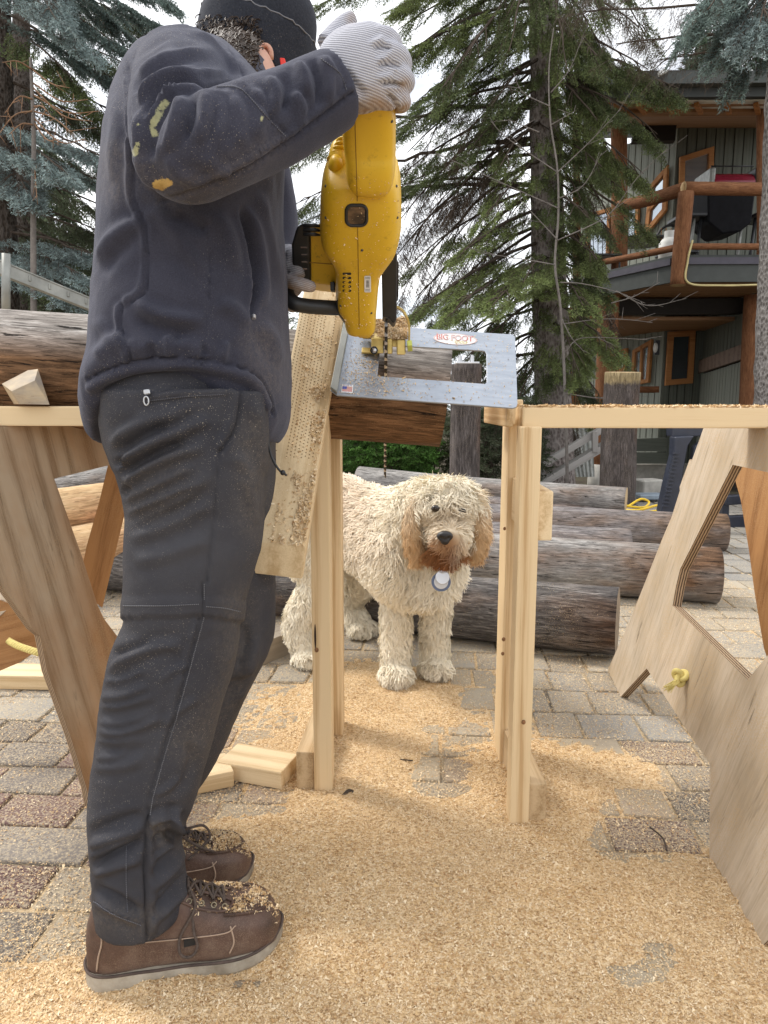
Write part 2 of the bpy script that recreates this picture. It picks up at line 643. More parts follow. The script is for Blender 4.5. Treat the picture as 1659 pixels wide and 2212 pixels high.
DARKSTEEL = plain('dark_steel', (0.08, 0.075, 0.07), 0.45, 0.8, 0.3, 60)
YROPE = plain('yellow_rope', (0.66, 0.55, 0.20), 0.8, 0, 0.15, 80)
YCORD = plain('yellow_cord', (0.72, 0.48, 0.03), 0.45)
WHITE = plain('white_paint', (0.75, 0.75, 0.72), 0.5)
CONC = plain('concrete', (0.42, 0.40, 0.36), 0.9, 0, 0.2, 10, 0.2, 0.4)
BARKTWIG = plain('twig_bark', (0.22, 0.19, 0.17), 0.9)
# ------------------------------------------------------------------ ground, patio, sawdust
def soil():
    g = G('soil')
    p = g.geo()
    c = g.ramp(g.noise(p, 3.0, 8, 0.7), [(0.3, (0.03, 0.025, 0.018)), (0.55, (0.085, 0.07, 0.05)), (0.75, (0.06, 0.075, 0.03))])
    return g.out(c, 0.95, bump=g.noise(p, 22, 6), bstr=0.9, bdist=0.03, spec=0.1)


def ground_z(y):
    t = np.clip((np.asarray(y, float) - 5.6) / 3.5, 0, 1)
    return -0.035 - 0.36 * t * t * (3 - 2 * t)


ys = np.r_[np.linspace(-12, 5, 8), np.linspace(5.4, 10, 30), np.linspace(11, 90, 20)]
xs = np.r_[np.linspace(-90, -8, 10), np.linspace(-7, 9, 40), np.linspace(10, 90, 10)]
X, Y = np.meshgrid(xs, ys)
Z = ground_z(Y) + 0.03 * fbm(np.c_[X.ravel(), Y.ravel(), 0 * X.ravel()], 0.9).reshape(X.shape) * (Y > 6)
nx_, ny_ = len(xs), len(ys)
ii = np.arange(nx_ * ny_).reshape(ny_, nx_)
quadF = lambda a: np.stack([a[:-1, :-1].ravel(), a[:-1, 1:].ravel(), a[1:, 1:].ravel(), a[1:, :-1].ravel()], 1)
tag(mk('ground', np.c_[X.ravel(), Y.ravel(), Z.ravel()], quadF(ii), soil(), None, True, Matrix.Identity(4)), kind='structure')


def dust_rgb(g, p):
    f = g.vor(p, 260, 'Color')
    f = g.n('SeparateColor', {0: f}).outputs[0]
    c = g.ramp(f, [(0.0, (0.36, 0.20, 0.085)), (0.25, (0.58, 0.38, 0.18)), (0.6, (0.72, 0.51, 0.28)), (1.0, (0.82, 0.65, 0.42))])
    big = g.noise(p, 2.4, 4)
    c = g.mix(g.ramp(big, [(0.35, 0.0), (0.7, 0.45)]), c, (0.68, 0.52, 0.33))
    return c


def paver_mat(name, a, b):
    g = G(name)
    p = g.geo()
    base = g.ramp(g.rand(), [(0.0, a), (1.0, b)])
    base = g.mix(g.ma('MULTIPLY', g.noise(p, 30, 6, 0.7), 0.55), base, g.hsv(base, 0.5, 0.8, 1.8))
    fine = g.noise(p, 330, 3, 0.7)
    base = g.mix(g.ramp(fine, [(0.42, 0.3), (0.55, 0.0)]), base, g.hsv(base, 0.5, 1.0, 0.55))
    # dust caught in the pores of the stone
    dz = g.n('Attribute', attribute_name='dusty', attribute_type='OBJECT').outputs['Fac']
    d = g.ma('MULTIPLY', g.ramp(g.ma('ADD', g.noise(p, 210, 3, 0.6), g.ma('MULTIPLY', dz, 0.26)), [(0.43, 0.0), (0.62, 1.0)]), g.ramp(g.noise(p, 5.0, 5), [(0.30, 0.55), (0.55, 1.0)]))
    c = g.mix(g.ma('MULTIPLY', d, 0.9), base, (0.44, 0.365, 0.26))
    return g.out(c, 0.9, bump=g.noise(p, 260, 4, 0.7), bstr=0.7, bdist=0.002, spec=0.2)


PAV_GREY = paver_mat('grey_paver', (0.15, 0.15, 0.15), (0.25, 0.245, 0.235))
PAV_RED = paver_mat('red_paver', (0.095, 0.05, 0.048), (0.18, 0.105, 0.095))
PAV_BROWN = paver_mat('brown_grey_paver', (0.10, 0.085, 0.078), (0.19, 0.165, 0.145))


def joint_mat():
    g = G('paver_joint')
    p = g.geo()
    c = g.mix(g.ramp(g.noise(p, 3.2, 5), [(0.40, 0.15), (0.6, 1.0)]), (0.12, 0.11, 0.10), g.mix(0.45, dust_rgb(g, p), (0.32, 0.28, 0.20)))
    return g.out(c, 0.95, bump=g.noise(p, 300, 3), bstr=0.6, bdist=0.003)


# how thick the sawdust lies, drawn from where the photograph shows it
BLOBS = [(900, 1760, 480, 320, 0.86), (1100, 2120, 1000, 360, 1.15), (120, 2190, 420, 150, 0.62), (820, 1530, 160, 110, 0.95), (760, 1640, 90, 130, .3), (1270, 1700, 270, 105, 0.62),
         (1500, 1500, 260, 90, 0.35), (1580, 1560, 120, 80, 0.5), (560, 1850, 200, 90, 0.6),
         (920, 1577, 48, 26, -1.1), (1012, 1588, 50, 18, -1.0), (942, 1640, 45, 30, -0.9), (938, 1690, 55, 34, -0.85), (1010, 1695, 90, 70, -0.7), (860, 1440, 160, 60, -0.35),
         (1315, 1800, 85, 95, -1.15), (1440, 1790, 130, 80, -0.8), (1420, 2045, 60, 50, -0.95), (1360, 2110, 110, 40, -0.75), (1310, 1560, 270, 85, -0.7), (1480, 1680, 90, 60, -0.5),
         (520, 2120, 100, 40, -1.1), (270, 2170, 120, 55, -0.8), (70, 1780, 330, 260, -0.8), (560, 1745, 130, 55, -0.75), (60, 2060, 160, 70, -0.2)]


def dust_depth(x, y):
    P = np.c_[x, y, 0 * x]
    px, py = proj(P)
    D = np.zeros_like(x)
    for cx, cy, rx, ry, a in BLOBS:
        q = ((px - cx) / rx) ** 2 + ((py - cy) / ry) ** 2
        D += a * np.clip(1.35 - q, 0, 1) if a > 0 else a * np.exp(-q * 1.1)
    return np.clip(D, -0.6, 1.35) + 0.26 * fbm(P, 5.5, 4, 3.0) + 0.16 * fbm(P, 30, 2, 9.0) + 0.36 * fbm(P, 80, 2, 12.0)


def dust_z(x, y):
    D = dust_depth(x, y)
    P = np.c_[x, y, 0 * x]
    return -0.0075 + 0.017 * np.clip(D, -0.5, 1.1) + 0.0065 * fbm(P, 8, 3, 5.0) * np.clip(D, 0, 1) + 0.003 * fbm(P, 40, 2, 6.0) * np.clip(D, 0, 1)


xs = np.arange(-1.5, 1.9, 0.0085)
ys = np.concatenate([np.arange(0.64, 1.9, 0.008), np.arange(1.9, 3.3, 0.015)])
X, Y = np.meshgrid(xs, ys)
Zd = dust_z(X.ravel(), Y.ravel())
ii = np.arange(X.size).reshape(X.shape)


def sawdust_mat():
    g = G('sawdust')
    p = g.geo()
    c = dust_rgb(g, p)
    return g.out(c, 0.95, bump=g.vor(p, 240), bstr=0.8, bdist=0.004, spec=0.1)


DUST = sawdust_mat()
sheet = mk('sawdust', np.c_[X.ravel(), Y.ravel(), Zd], quadF(ii), DUST, None, True, Matrix.Identity(4))
tag(sheet, 'thick drift of tan sawdust spread over the paving under the saw stand', 'sawdust', kind='stuff')

ROT = R(-3.9)
cR, sR = math.cos(ROT), math.sin(ROT)
patio = MB().add([(-9, -3, -0.0065), (9, -3, -0.0065), (9, 6.0, -0.0065), (-9, 6.0, -0.0065)], [(0, 1, 2, 3)]).build('patio', joint_mat(), frame=Matrix.Identity(4))
tag(patio, kind='structure')
prs = random.Random(4)
cells = []                                    # (u, v, su, sv, zone)
v = 0.55
while v < 6.2:
    near = v < 1.64
    sv = 0.112 if near else 0.15
    u = -4.5 + prs.uniform(0, 0.1)
    while u < 5.0:
        su = prs.choice((0.17, 0.17, 0.11, 0.22)) if near else prs.choice((0.115, 0.115, 0.15, 0.19))
        cells.append((u + su / 2, v + sv / 2, su, sv, near))
        u += su
    v += sv
kept = []
for (u, v, su, sv, near) in cells:
    x, y = u * cR - v * sR, u * sR + v * cR + 0.02
    if y < 0.62:
        continue
    px, py = proj(np.array((x, y, 0.0)))
    if -140 < px < 1800 and py < 2330:
        kept.append((y, x, su, sv, near))
kept.sort()
pav_cache = {}
n_obj = 0
far = MB()
PAVF = Matrix.Rotation(ROT, 4, 'Z')
for (y, x, su, sv, near) in kept:
    buried = dust_depth(np.array([x, x - su * .4, x + su * .4, x, x]), np.array([y, y, y, y - sv * .4, y + sv * .4])).min() > 0.75
    if buried:
        continue
    if n_obj < 300:
        key = (su, sv, prs.randint(0, 3), near)
        if key not in pav_cache:
            b = MB().box((0, 0, -0.03), (su - 0.008, sv - 0.008, 0.06))
            me = to_mesh('paver', np.vstack(b.v), b.f)
            bevel_mesh(me, 0.0045, 2)
            for vv in me.vertices:
                vv.co.z += 0.0035 * mnoise.noise(Vector((vv.co.x * 18, vv.co.y * 18, key[2] * 7.7)))
            me.polygons.foreach_set('use_smooth', np.ones(len(me.polygons), dtype=bool))
            me.materials.append((PAV_RED if key[2] < 2 else PAV_BROWN) if near else PAV_GREY)
            pav_cache[key] = me
        o = bpy.data.objects.new('paver', pav_cache[key])
        o.parent = patio
        o.matrix_basis = Matrix.Translation((x, y, prs.uniform(-0.003, 0.002))) @ PAVF @ Matrix.Rotation(prs.uniform(-.012, .012), 4, 'X') @ Matrix.Rotation(prs.uniform(-.02, .02), 4, 'Z')
        o['dusty'] = float(np.clip(0.34 + 0.75 * dust_depth(np.array([x]), np.array([y]))[0], 0.0, 1.0))
        col.objects.link(o)
        n_obj += 1
    else:
        z = prs.uniform(-0.003, 0.002)
        far.box((x, y, -0.02 + z), (su - 0.012, sv - 0.012, 0.04), PAVF, 0.97)
fo = far.build('paver_field', PAV_GREY, patio)
tag(fo, kind='stuff')

# loose chips lying on the dust and the stones
NCH = 430000
px = rng.uniform(-1.4, 1.6, NCH * 3)
py = 0.66 + 2.6 * rng.random(NCH * 3) ** 1.7
qx, qy = proj(np.c_[px, py, 0 * px])
ok = (qx > -60) & (qx < 1720) & (qy < 2260)
px, py = px[ok], py[ok]
D = dust_depth(px, py)
ok = rng.random(len(px)) < np.clip(0.58 + 0.6 * np.clip(D, -.6, 1), 0.16, 1)
px, py, D = px[ok][:NCH], py[ok][:NCH], D[ok][:NCH]
n = len(px)
pz = np.maximum(dust_z(px, py), 0.0005) + 0.0008
a = rng.uniform(0, 2 * np.pi, n)
tl = rng.normal(0, 0.35, n)
L = rng.gamma(2.6, 0.00036, n) + 0.0006
W = L * rng.uniform(0.3, 0.75, n)
dx = np.c_[np.cos(a) * np.cos(tl), np.sin(a) * np.cos(tl), np.sin(tl)] * L[:, None]
dy = np.c_[-np.sin(a), np.cos(a), rng.normal(0, 0.3, n)] * W[:, None]
c0 = np.c_[px, py, pz + np.abs(np.sin(tl)) * L]
V = np.stack([c0 - dx - dy, c0 + dx * 1.2, c0 - dx * .6 + dy], 1).reshape(-1, 3)
chips = mk('sawdust_chips', V, np.arange(3 * n).reshape(n, 3), None, sheet, False)
tag(chips, kind='stuff')


def chip_mat():
    g = G('sawdust_chips')
    c = g.ramp(g.n('NewGeometry').outputs['Random Per Island'], [(0.0, (0.44, 0.25, 0.11)), (0.2, (0.62, 0.42, 0.20)), (0.55, (0.76, 0.56, 0.32)), (0.9, (0.85, 0.70, 0.48)), (1.0, (0.50, 0.30, 0.14))])
    p = g.geo()
    v_ = g.ma('ADD', g.ma('MULTIPLY', g.noise(p, 4.5, 4, .6), .6), g.ma('MULTIPLY', g.noise(p, 28, 3, .6), .4))
    c = g.hsv(c, g.ramp(v_, [(.3, .492), (.7, .506)]), g.ramp(v_, [(.3, 1.12), (.7, .82)]), g.ramp(v_, [(.33, .74), (.5, .95), (.68, 1.06)]))
    return g.out(c, 0.9, spec=0.15)


CHIP = chip_mat()
chips.data.materials.append(CHIP)
print('pavers', n_obj, 'chips', n)


def chip_pile(name, C, parent, size=0.003, up=(0, 0, 1)):
    """chips at world points C as one stuff mesh"""
    C = np.asarray(C, float)
    m = len(C)
    upv = unit(up)
    t1 = unit(np.cross(upv, (0.31, 0.9, 0.2)))
    t2 = np.cross(upv, t1)
    a = rng.uniform(0, 6.28, m)
    L = (rng.gamma(3, 0.33, m) + 0.3) * size
    tl = rng.normal(0, 0.5, m)
    d1 = (np.cos(a)[:, None] * t1 + np.sin(a)[:, None] * t2) * np.cos(tl)[:, None] + np.sin(tl)[:, None] * upv
    d2 = -np.sin(a)[:, None] * t1 + np.cos(a)[:, None] * t2 + rng.normal(0, 0.4, m)[:, None] * upv
    d1 = d1 * L[:, None]
    d2 = d2 * (L * rng.uniform(0.3, 0.7, m))[:, None]
    V = np.stack([C - d1 - d2, C + d1 - d2 * .6, C + d1 + d2, C - d1 + d2 * .7], 1).reshape(-1, 3)
    o = mk(name, V, np.arange(4 * m).reshape(m, 4), CHIP, parent)
    return tag(o, kind='stuff')
# ------------------------------------------------------------------ logs, stand, sawhorses, posts, off-cuts
def log(name, label, p0, p1, r0, r1, mat, end=None, bump=0.07, n=40, seg=70, group=None, cat='log', knotty=True, parent=None):
    p0, p1 = np.array(p0, float), np.array(p1, float)
    t = np.linspace(0, 1, seg)
    P = p0 + (p1 - p0) * t[:, None]
    Ll = np.linalg.norm(p1 - p0)
    P = P + np.c_[0 * t, np.sin(t * 5.1 + p0[0] * 9), np.sin(t * 4.3 + p0[1] * 7)] * (r0 * 0.10 * min(1, Ll))
    fr = frame_of(p1 - p0, (0, 0, 1), (p0 + p1) / 2)
    V, F = tube_vf(P, r0 + (r1 - r0) * t, n, True)
    ax = unit(p1 - p0)
    rad = V - (p0 + np.outer((V - p0) @ ax, ax))
    dn = rad / np.maximum(1e-9, np.linalg.norm(rad, axis=1))[:, None]
    sq = V - np.outer((V - p0) @ ax, ax) * 0.86
    h = fbm(sq, 7, 3, r0 * 91 + p0[0]) * 0.5 + fbm(sq, 28, 3, 3.3) * 0.35 + np.minimum(0, vnoise(sq, 60, 5.1) + 0.25) * 0.35
    V = V + dn * (h * bump * (r0 + r1) / 2)[:, None]
    o = mk(name, V, F, mat, parent, True, fr)
    o.data.materials.append(end or GREYEND)
    for p in o.data.polygons[-2:]:
        p.material_index = 1
        p.use_smooth = False
    if parent is None:
        tag(o, label, cat, group)
    return o


up = lambda p, h: np.array(p) + np.array((0, 0, h))
# the round log being cut, its right end under the saw plate
log('workpiece_log', 'long weathered log lying behind the man, being cut by the yellow saw', at(-260, 762, 1.50), at(962, 868, 1.50), 0.124, 0.105, LOG_WORK, ENDGRAIN, 0.06, 48, 60)

STK = 'logs lying on the paving behind the dog'
log('log', 'dark cracked log lying nearest behind the dog, sprinkled with sawdust', up(gnd(215, 1270), 0.108), up(gnd(1330, 1418), 0.11), 0.107, 0.112, LOG_DARK, group=STK)
log('log', 'thick silvery grey log, second behind the dog, ending beside the pale plywood leg', up(gnd(330, 1222), 0.12), up(gnd(1548, 1300), 0.12), 0.12, 0.118, LOG_GREY, group=STK)
log('log', 'short brown log end showing between the second and third logs', up(gnd(700, 1215), 0.125), up(gnd(1357, 1238), 0.122), 0.105, 0.105, LOG_BROWN, group=STK)
log('log', 'purplish brown knotty log ending in front of the navy plastic trestle', up(gnd(600, 1150), 0.105), up(gnd(1562, 1186), 0.105), 0.105, 0.105, LOG_BROWN, group=STK)
log('log', 'farthest thin grey log on top of the pile, behind the dog\'s head', at(776, 1034, 4.9), at(1352, 1082, 4.2), 0.085, 0.075, LOG_GREY, ENDGRAIN, group=STK)
log('log', 'thin brown log lying under the farthest grey log', at(720, 1085, 4.8), at(1330, 1112, 4.25), 0.10, 0.10, LOG_BROWN, group=STK)
PAL = 'peeled logs behind the left sawhorse'
log('log', 'upper peeled pale log seen through the left sawhorse', at(-40, 1135, 2.9), at(520, 1040, 3.5), 0.10, 0.10, LOG_PALE, ENDGRAIN, 0.03, group=PAL)
log('log', 'lower peeled pale log with orange streaks seen through the left sawhorse', at(-60, 1240, 2.75), at(520, 1115, 3.35), 0.10, 0.10, LOG_PALE, ENDGRAIN, 0.03, group=PAL)
log('log', 'grey log on top of the peeled ones, behind the left sawhorse', at(-60, 1080, 3.4), at(560, 1000, 4.0), 0.085, 0.085, LOG_GREY, GREYEND, 0.05, group=PAL)

# upright log posts
def log_post(label, cx, top, base, d, r, z0):
    t = at(cx, top, d)
    b = np.array((t[0], t[1], z0))
    return log('log_post', label, b, t, r * 1.04, r, POST if r < .12 else POST_TOP, ENDGRAIN, 0.04, 32, 30, cat='post')


log_post('thick upright log post with a yellowed top, in front of the lower porch windows', 1345, 806, 1085, 5.75, 0.137, -0.05)
p2 = log_post('grey upright log post with bolts in its top, seen through the saw plate', 1008, 786, 1050, 4.75, 0.099, -0.05)
bt = thing('post_cap', 'steel cap plate with four bolts on top of the grey post', 'bracket', at(1008, 786, 4.75))
c = at(1008, 786, 4.75)
MB().box(c + (0, 0, 0.004), (0.15, 0.15, 0.012)).build('plate', STEEL, bt, bevel=0.002)
for dx, dy in ((-.05, -.03), (-.035, .04), (.03, -.03), (.045, .04)):
    MB().tube([c + (dx, dy, 0.01), c + (dx, dy, 0.055)], 0.009, 8).build('bolt', STEEL, bt)

KNOT, KNOTD = plain('knot', (.22, .11, .05), .8, 0, .4, 200), plain('bark_streak', (.035, .02, .012), .9)
pxw = lambda p: float((np.asarray(p) - CAMP) @ FWD) / FPX
# --- saw stand: left and right frames of new 2x4
st = thing('saw_stand', 'new pine stand of four legs straddling the sawdust under the log', 'stand', gnd(900, 1700))
LD, LRD, RD, RRD = 1.435, 1.69, 1.305, 1.57


def leg_at(px, py, top_py, d, wd, th, mat, lean=0.0):
    b = gnd(px, py)
    b[1] = d
    t = at(px, top_py, d)
    b[0] = gnd(px, py)[0]
    p1 = np.array((b[0] + lean, d, t[2]))
    return board('leg', (b[0], d, 0.0), p1, wd, th, (0, -1, 0), mat, st)


leg_at(701, 1700, 895, LD, 0.039, 0.060, PINE, 0.001)
leg_at(729, 1580, 905, LRD, 0.033, 0.075, PINE, 0.001)
leg_at(1118, 1780, 921, RD, 0.0375, 0.046, PINE, 0.0)
leg_at(1087, 1635, 884, RRD, 0.030, 0.085, PINE, 0.001)
# ground blocks running back from the front legs
b0 = gnd(659, 1712)
board('foot_rail', (b0[0], LD - 0.015, 0.044), (b0[0] + 0.02, LRD + 0.02, 0.044), 0.038, 0.089, (0, 0, 1), OLDPINE, st)
b1 = gnd(1158, 1783)
board('foot_rail', (b1[0], RD - 0.012, 0.044), (b1[0] - 0.01, RRD + 0.03, 0.044), 0.038, 0.089, (0, 0, 1), OLDPINE, st)
# side rail at mid height on the right legs
c0 = at(1173, 1115, 1.29)
board('side_rail', c0, c0 + (0.004, 0.36, 0.0), 0.036, 0.092, (0, 0, 1), PINE2, st)
# short post beside the plate corner and its cap
q = at(1101, 885, RRD - 0.04)
board('cap_block', (q[0], RRD - 0.10, at(1100, 890, RRD - 0.1)[2]), (q[0], RRD + 0.0, at(1100, 890, RRD - 0.1)[2]), 0.034, 0.05, (0, 0, 1), PINE, st)
q0 = at(1116, 901, RD - 0.004)
board('top_rail', q0 + (-0.008, 0.02, 0.0), q0 + (-0.012, 0.30, 0.0), 0.012, 0.038, (0, 0, 1), PINE, st)
for x, y, d, r_ in ((1090, 1142, RRD - .044, 3.2), (1088, 1381, RRD - .044, 4), (1086, 1412, RRD - .044, 3.6), (1131, 1560, RD - .0243, 4.5), (684, 1404, LD - .0313, 4.5)):
    c_ = at(x, y, d)
    MB().add(*ell_vf(c_, (r_ * pxw(c_), .0012, r_ * pxw(c_) * 1.2))).build('knot', KNOT, st, True)
c_ = at(681, 1375, LD - .0308)
MB().add(*ell_vf(c_, (2.2 * pxw(c_), .0012, 28 * pxw(c_)))).build('bark_streak', KNOTD, st, True)
# the two long horizontal beams
r0, r1 = at(1121, 901, 1.345), at(1900, 902, 1.335)
bm_r = board('timber_beam', r0, r1, 0.085, 0.0375, (0, 0, 1), PINE)
tag(bm_r, 'new pine timber across the right sawhorse, sawdust along its top', 'timber')
l0, l1 = at(-300, 897, 1.385), at(560, 899, 1.385)
bm_l = board('timber_beam', l0, l1, 0.10, 0.0365, (0, 0, 1), PINE)
tag(bm_l, 'new pine timber behind the man carrying the weathered log', 'timber')
l2 = board('timber_block', at(596, 921, 1.47), at(700, 925, 1.47), 0.06, 0.034, (0, 0, 1), OLDPINE)
tag(l2, 'brown timber end showing between the man and the sloping board', 'timber')
m = 12000
tt = rng.random(m)
C = r0 + (r1 - r0) * tt[:, None] * 0.75
C = C + np.c_[rng.uniform(-.002, .002, m), rng.uniform(-.043, .043, m), 0.0190 + 0.005 * rng.random(m) ** 2 * (0.4 + np.abs(fbm(np.c_[tt * 20, tt * 0, tt * 0], 1, 3)))]
chip_pile('sawdust_chips', C, bm_r, 0.0013)

# --- plywood sawhorses
def plywood(name, poly_px, p0, n, th, mat, parent, grain, holes=(), extra=None):
    """a sheet whose outline is read off the photo on the plane (p0, n), cut `th` thick (away from the camera)"""
    n = unit(n)
    if np.dot(n, CAMP - np.array(p0)) < 0:
        n = -n
    P = [onpl(x, y, p0, n) if not isinstance(x, np.ndarray) else x for x, y in poly_px]
    fr = frame_of(grain - n * np.dot(grain, n), n, np.mean(P, 0))
    H = [[onpl(x, y, p0, n) for x, y in h] for h in holes]
    inv = np.array(fr.inverted())
    to2 = lambda p: (inv @ np.r_[p, 1])[:2]
    bm = bmesh.new()
    edges = []
    for loop in [P] + H:
        vs = [bm.verts.new((*to2(p), 0)) for p in loop]
        edges += [bm.edges.new((vs[i], vs[(i + 1) % len(vs)])) for i in range(len(vs))]
    res = bmesh.ops.triangle_fill(bm, use_beauty=True, use_dissolve=False, edges=edges)
    bmesh.ops.dissolve_limit(bm, angle_limit=0.02, verts=bm.verts[:], edges=bm.edges[:])
    for f in bm.faces:
        if f.normal.z < 0:
            f.normal_flip()
    ex = bmesh.ops.extrude_face_region(bm, geom=bm.faces[:])
    vs = [g for g in ex['geom'] if isinstance(g, bmesh.types.BMVert)]
    bmesh.ops.translate(bm, verts=vs, vec=(0, 0, -th))
    bmesh.ops.recalc_face_normals(bm, faces=bm.faces[:])
    me = bpy.data.meshes.new(name)
    bm.to_mesh(me)
    bm.free()
    me.materials.append(mat)
    me.materials.append(PLY_EDGE)
    for p in me.polygons:
        if abs(p.normal.z) < 0.7:
            p.material_index = 1
    pw = world_of(parent)
    o = bpy.data.objects.new(name, me)
    col.objects.link(o)
    o.parent = parent
    o.matrix_basis = pw.inverted() @ fr
    return o


# right sawhorse: the leaning sheet facing the work, seen along its length
A = gnd(1341, 1505)
B = gnd(1640, 2050)
Tp = at(1523, 921, 1.62)
nR = unit(np.cross(B - A, Tp - A))
rs = thing('sawhorse', 'weathered plywood sawhorse with V cut crossbar, carrying the new timber on the right', 'sawhorse', gnd(1560, 1720))
outer = [(1521, 921), (1498, 985), (1471, 1052), (1451, 1116), (1430, 1165), (1406, 1225), (1383, 1284), (1350, 1364), (1313, 1447), (1341, 1505), (1397, 1444), (1493, 1592), (1534, 1650), (1532, 1870), (1640, 2050), (1700, 1990), (1790, 1720), (1760, 1500), (1760, 1200), (1700, 921)]
hole = [(1583, 1004), (1526, 1117), (1469, 1230), (1460, 1268), (1453, 1308), (1535, 1388), (1615, 1468), (1645, 1432), (1672, 1400), (1690, 1260), (1680, 1025)]
plywood('front_sheet', outer, A, nR, 0.02, PLY_PALE, rs, unit(Tp - A), [hole])
# the second sheet leaning the other way: its far leg shows through the opening
B2 = (A + (0.50, 0.0, 0.0))
n2 = unit(np.cross((0.0, 1.0, 0.0), unit(np.array((-0.33, 0, 0.8)))))
outer2 = [(1578, 1000), (1600, 1080), (1618, 1190), (1630, 1280), (1650, 1400), (1690, 1520), (1712, 1615), (1800, 1640), (1810, 990), (1660, 960)]
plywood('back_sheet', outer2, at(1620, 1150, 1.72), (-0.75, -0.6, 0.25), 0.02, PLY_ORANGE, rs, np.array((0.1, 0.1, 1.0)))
plywood('top_cleat', [(1468, 1052), (1487, 1000), (1490, 992), (1508, 1012), (1508, 1060), (1470, 1080)], at(1490, 1040, 1.70), nR, 0.02, PLY_PALE, rs, np.array((0., 0., 1.)))
kc = onpl(1484, 1464, A, nR)
kc = kc + unit(nR * np.sign(np.dot(nR, CAMP - kc))) * 0.014
kd = unit(CAMP - kc)


def rope_knot(name, c, parent, axis, size=0.014, tail=True):
    fr = np.array(frame_of(axis, (0, 0, 1)))[:3, :3]
    b = MB()
    t = np.linspace(0, 2 * np.pi, 40, endpoint=False)
    K = np.c_[0.5 * np.sin(3 * t), np.sin(t) + 2 * np.sin(2 * t), np.cos(t) - 2 * np.cos(2 * t)] * np.array((1.0, .45, .55))
    b.tube(c + (K * size * 0.75) @ fr.T, size * 0.42, 8, closed=True)
    if tail:
        for k in range(26):
            e = np.array((-0.022 - 0.010 * random.random(), -0.004 + random.uniform(-.012, .012), -0.016 + random.uniform(-.008, .006)))
            s = c + np.array((-0.006, -0.006, -0.006)) + rng.normal(0, 0.002, 3)
            b.tube([s, s + e * 0.5 + rng.normal(0, 0.002, 3), s + e], [0.0016, 0.0013, 0.0008], 4)
    return b.build(name, YROPE, parent, True)


rope_knot('rope_knot', kc, rs, kd)
# left sawhorse
ls = thing('sawhorse', 'brown stained plywood sawhorse standing behind the man\'s legs', 'sawhorse', gnd(150, 1640))
L0 = gnd(205, 1745)
nL = unit(np.array((0.82, -0.57, 0.10)))
outl = [(-40, 921), (238, 921), (244, 1003), (117, 1034), (146, 1115), (175, 1196), (193, 1252), (211, 1308), (225, 1337), (262, 1386), (300, 1440), (262, 1560), (225, 1680), (197, 1752), (188, 1704), (153, 1592), (128, 1521), (103, 1452), (87, 1374), (70, 1360), (0, 1262), (-60, 1180), (-130, 1060), (-150, 921)]
plywood('front_sheet', outl, L0, nL, 0.022, PLY_MIX, ls, unit(np.array((0.28, 0, -1.0))))
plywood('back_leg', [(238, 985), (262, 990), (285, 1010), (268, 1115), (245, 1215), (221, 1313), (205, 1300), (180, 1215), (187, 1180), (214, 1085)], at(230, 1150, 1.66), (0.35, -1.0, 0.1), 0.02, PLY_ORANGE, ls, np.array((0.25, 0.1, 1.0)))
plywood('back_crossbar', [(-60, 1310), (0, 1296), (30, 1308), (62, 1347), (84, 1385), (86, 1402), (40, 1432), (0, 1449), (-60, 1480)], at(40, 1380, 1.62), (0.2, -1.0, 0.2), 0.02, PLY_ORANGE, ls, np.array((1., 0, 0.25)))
plywood('back_brace', [(-60, 1250), (0, 1268), (14, 1284), (32, 1303), (0, 1330), (-60, 1345)], at(10, 1300, 1.64), (0.1, -0.8, 0.6), 0.02, PLY_PALE, ls, np.array((1., 0, 0.3)))
r_ = [at(18, 1384, 1.60), at(34, 1393, 1.56), at(55, 1401, 1.53), at(80, 1409, 1.50), at(110, 1416, 1.50)]
P = spline(r_, 60)
b = MB()
for k in range(3):
    t = np.linspace(0, 40, 60) + k * 2.094
    b.tube(P + 0.0042 * np.c_[0.3 * np.cos(t), np.sin(t), np.cos(t)], 0.0042, 6)
b.build('rope', YROPE, ls, True)

# loose timber on the ground
def offcut(label, px, py, ang, L, W, T, mat, name='timber_offcut', tilt=0.0):
    c = gnd(px, py)
    d = np.array((math.cos(ang), math.sin(ang), tilt))
    o = board(name, c - d * L / 2 + (0, 0, T / 2 + 0.001), c + d * L / 2 + (0, 0, T / 2 + 0.001), W, T, (0, 0, 1), mat)
    return tag(o, label, 'offcut', 'pine off-cuts on the paving')


offcut('pale pine off-cut lying flat beside the stand\'s left foot', 560, 1672, R(-18), 0.155, 0.092, 0.040, PINE2)
offcut('small pine off-cut half hidden behind the man\'s leg', 443, 1690, R(24), 0.11, 0.090, 0.0365, PINE2)
offcut('pale plank lying on the paving under the left sawhorse', 20, 1475, R(-3), 0.42, 0.10, 0.042, PINE2)
offcut('grey weathered wood chunk behind the man\'s knee', 575, 1415, R(55), 0.16, 0.12, 0.075, wood('grey_chunk', (0.36, 0.30, 0.23), (0.18, 0.14, 0.10), grain=60))
# split wedge of wood on the left timber
bmw = bmesh.new()
for q in [(4, 829, 1.35), (60, 800, 1.355), (82, 797, 1.355), (75, 822, 1.325), (25, 845, 1.315), (107, 874, 1.325), (42, 873, 1.315), (30, 873, 1.37), (107, 874, 1.37)]:
    bmw.verts.new(at(*q))
bmesh.ops.convex_hull(bmw, input=bmw.verts[:])
mew = bpy.data.meshes.new('tmpw')
bmw.to_mesh(mew)
bmw.free()
wb = mk('wood_wedge', [v.co[:] for v in mew.vertices], [list(p.vertices) for p in mew.polygons], wood('split_wood', (0.56, 0.44, 0.29), (0.26, 0.15, 0.075), grain=70, mottle=(0.36, 0.31, 0.26), mscale=14, cracks=.8, knots=False))
tag(wb, 'split wedge of wood standing on the left timber against the log', 'wedge')

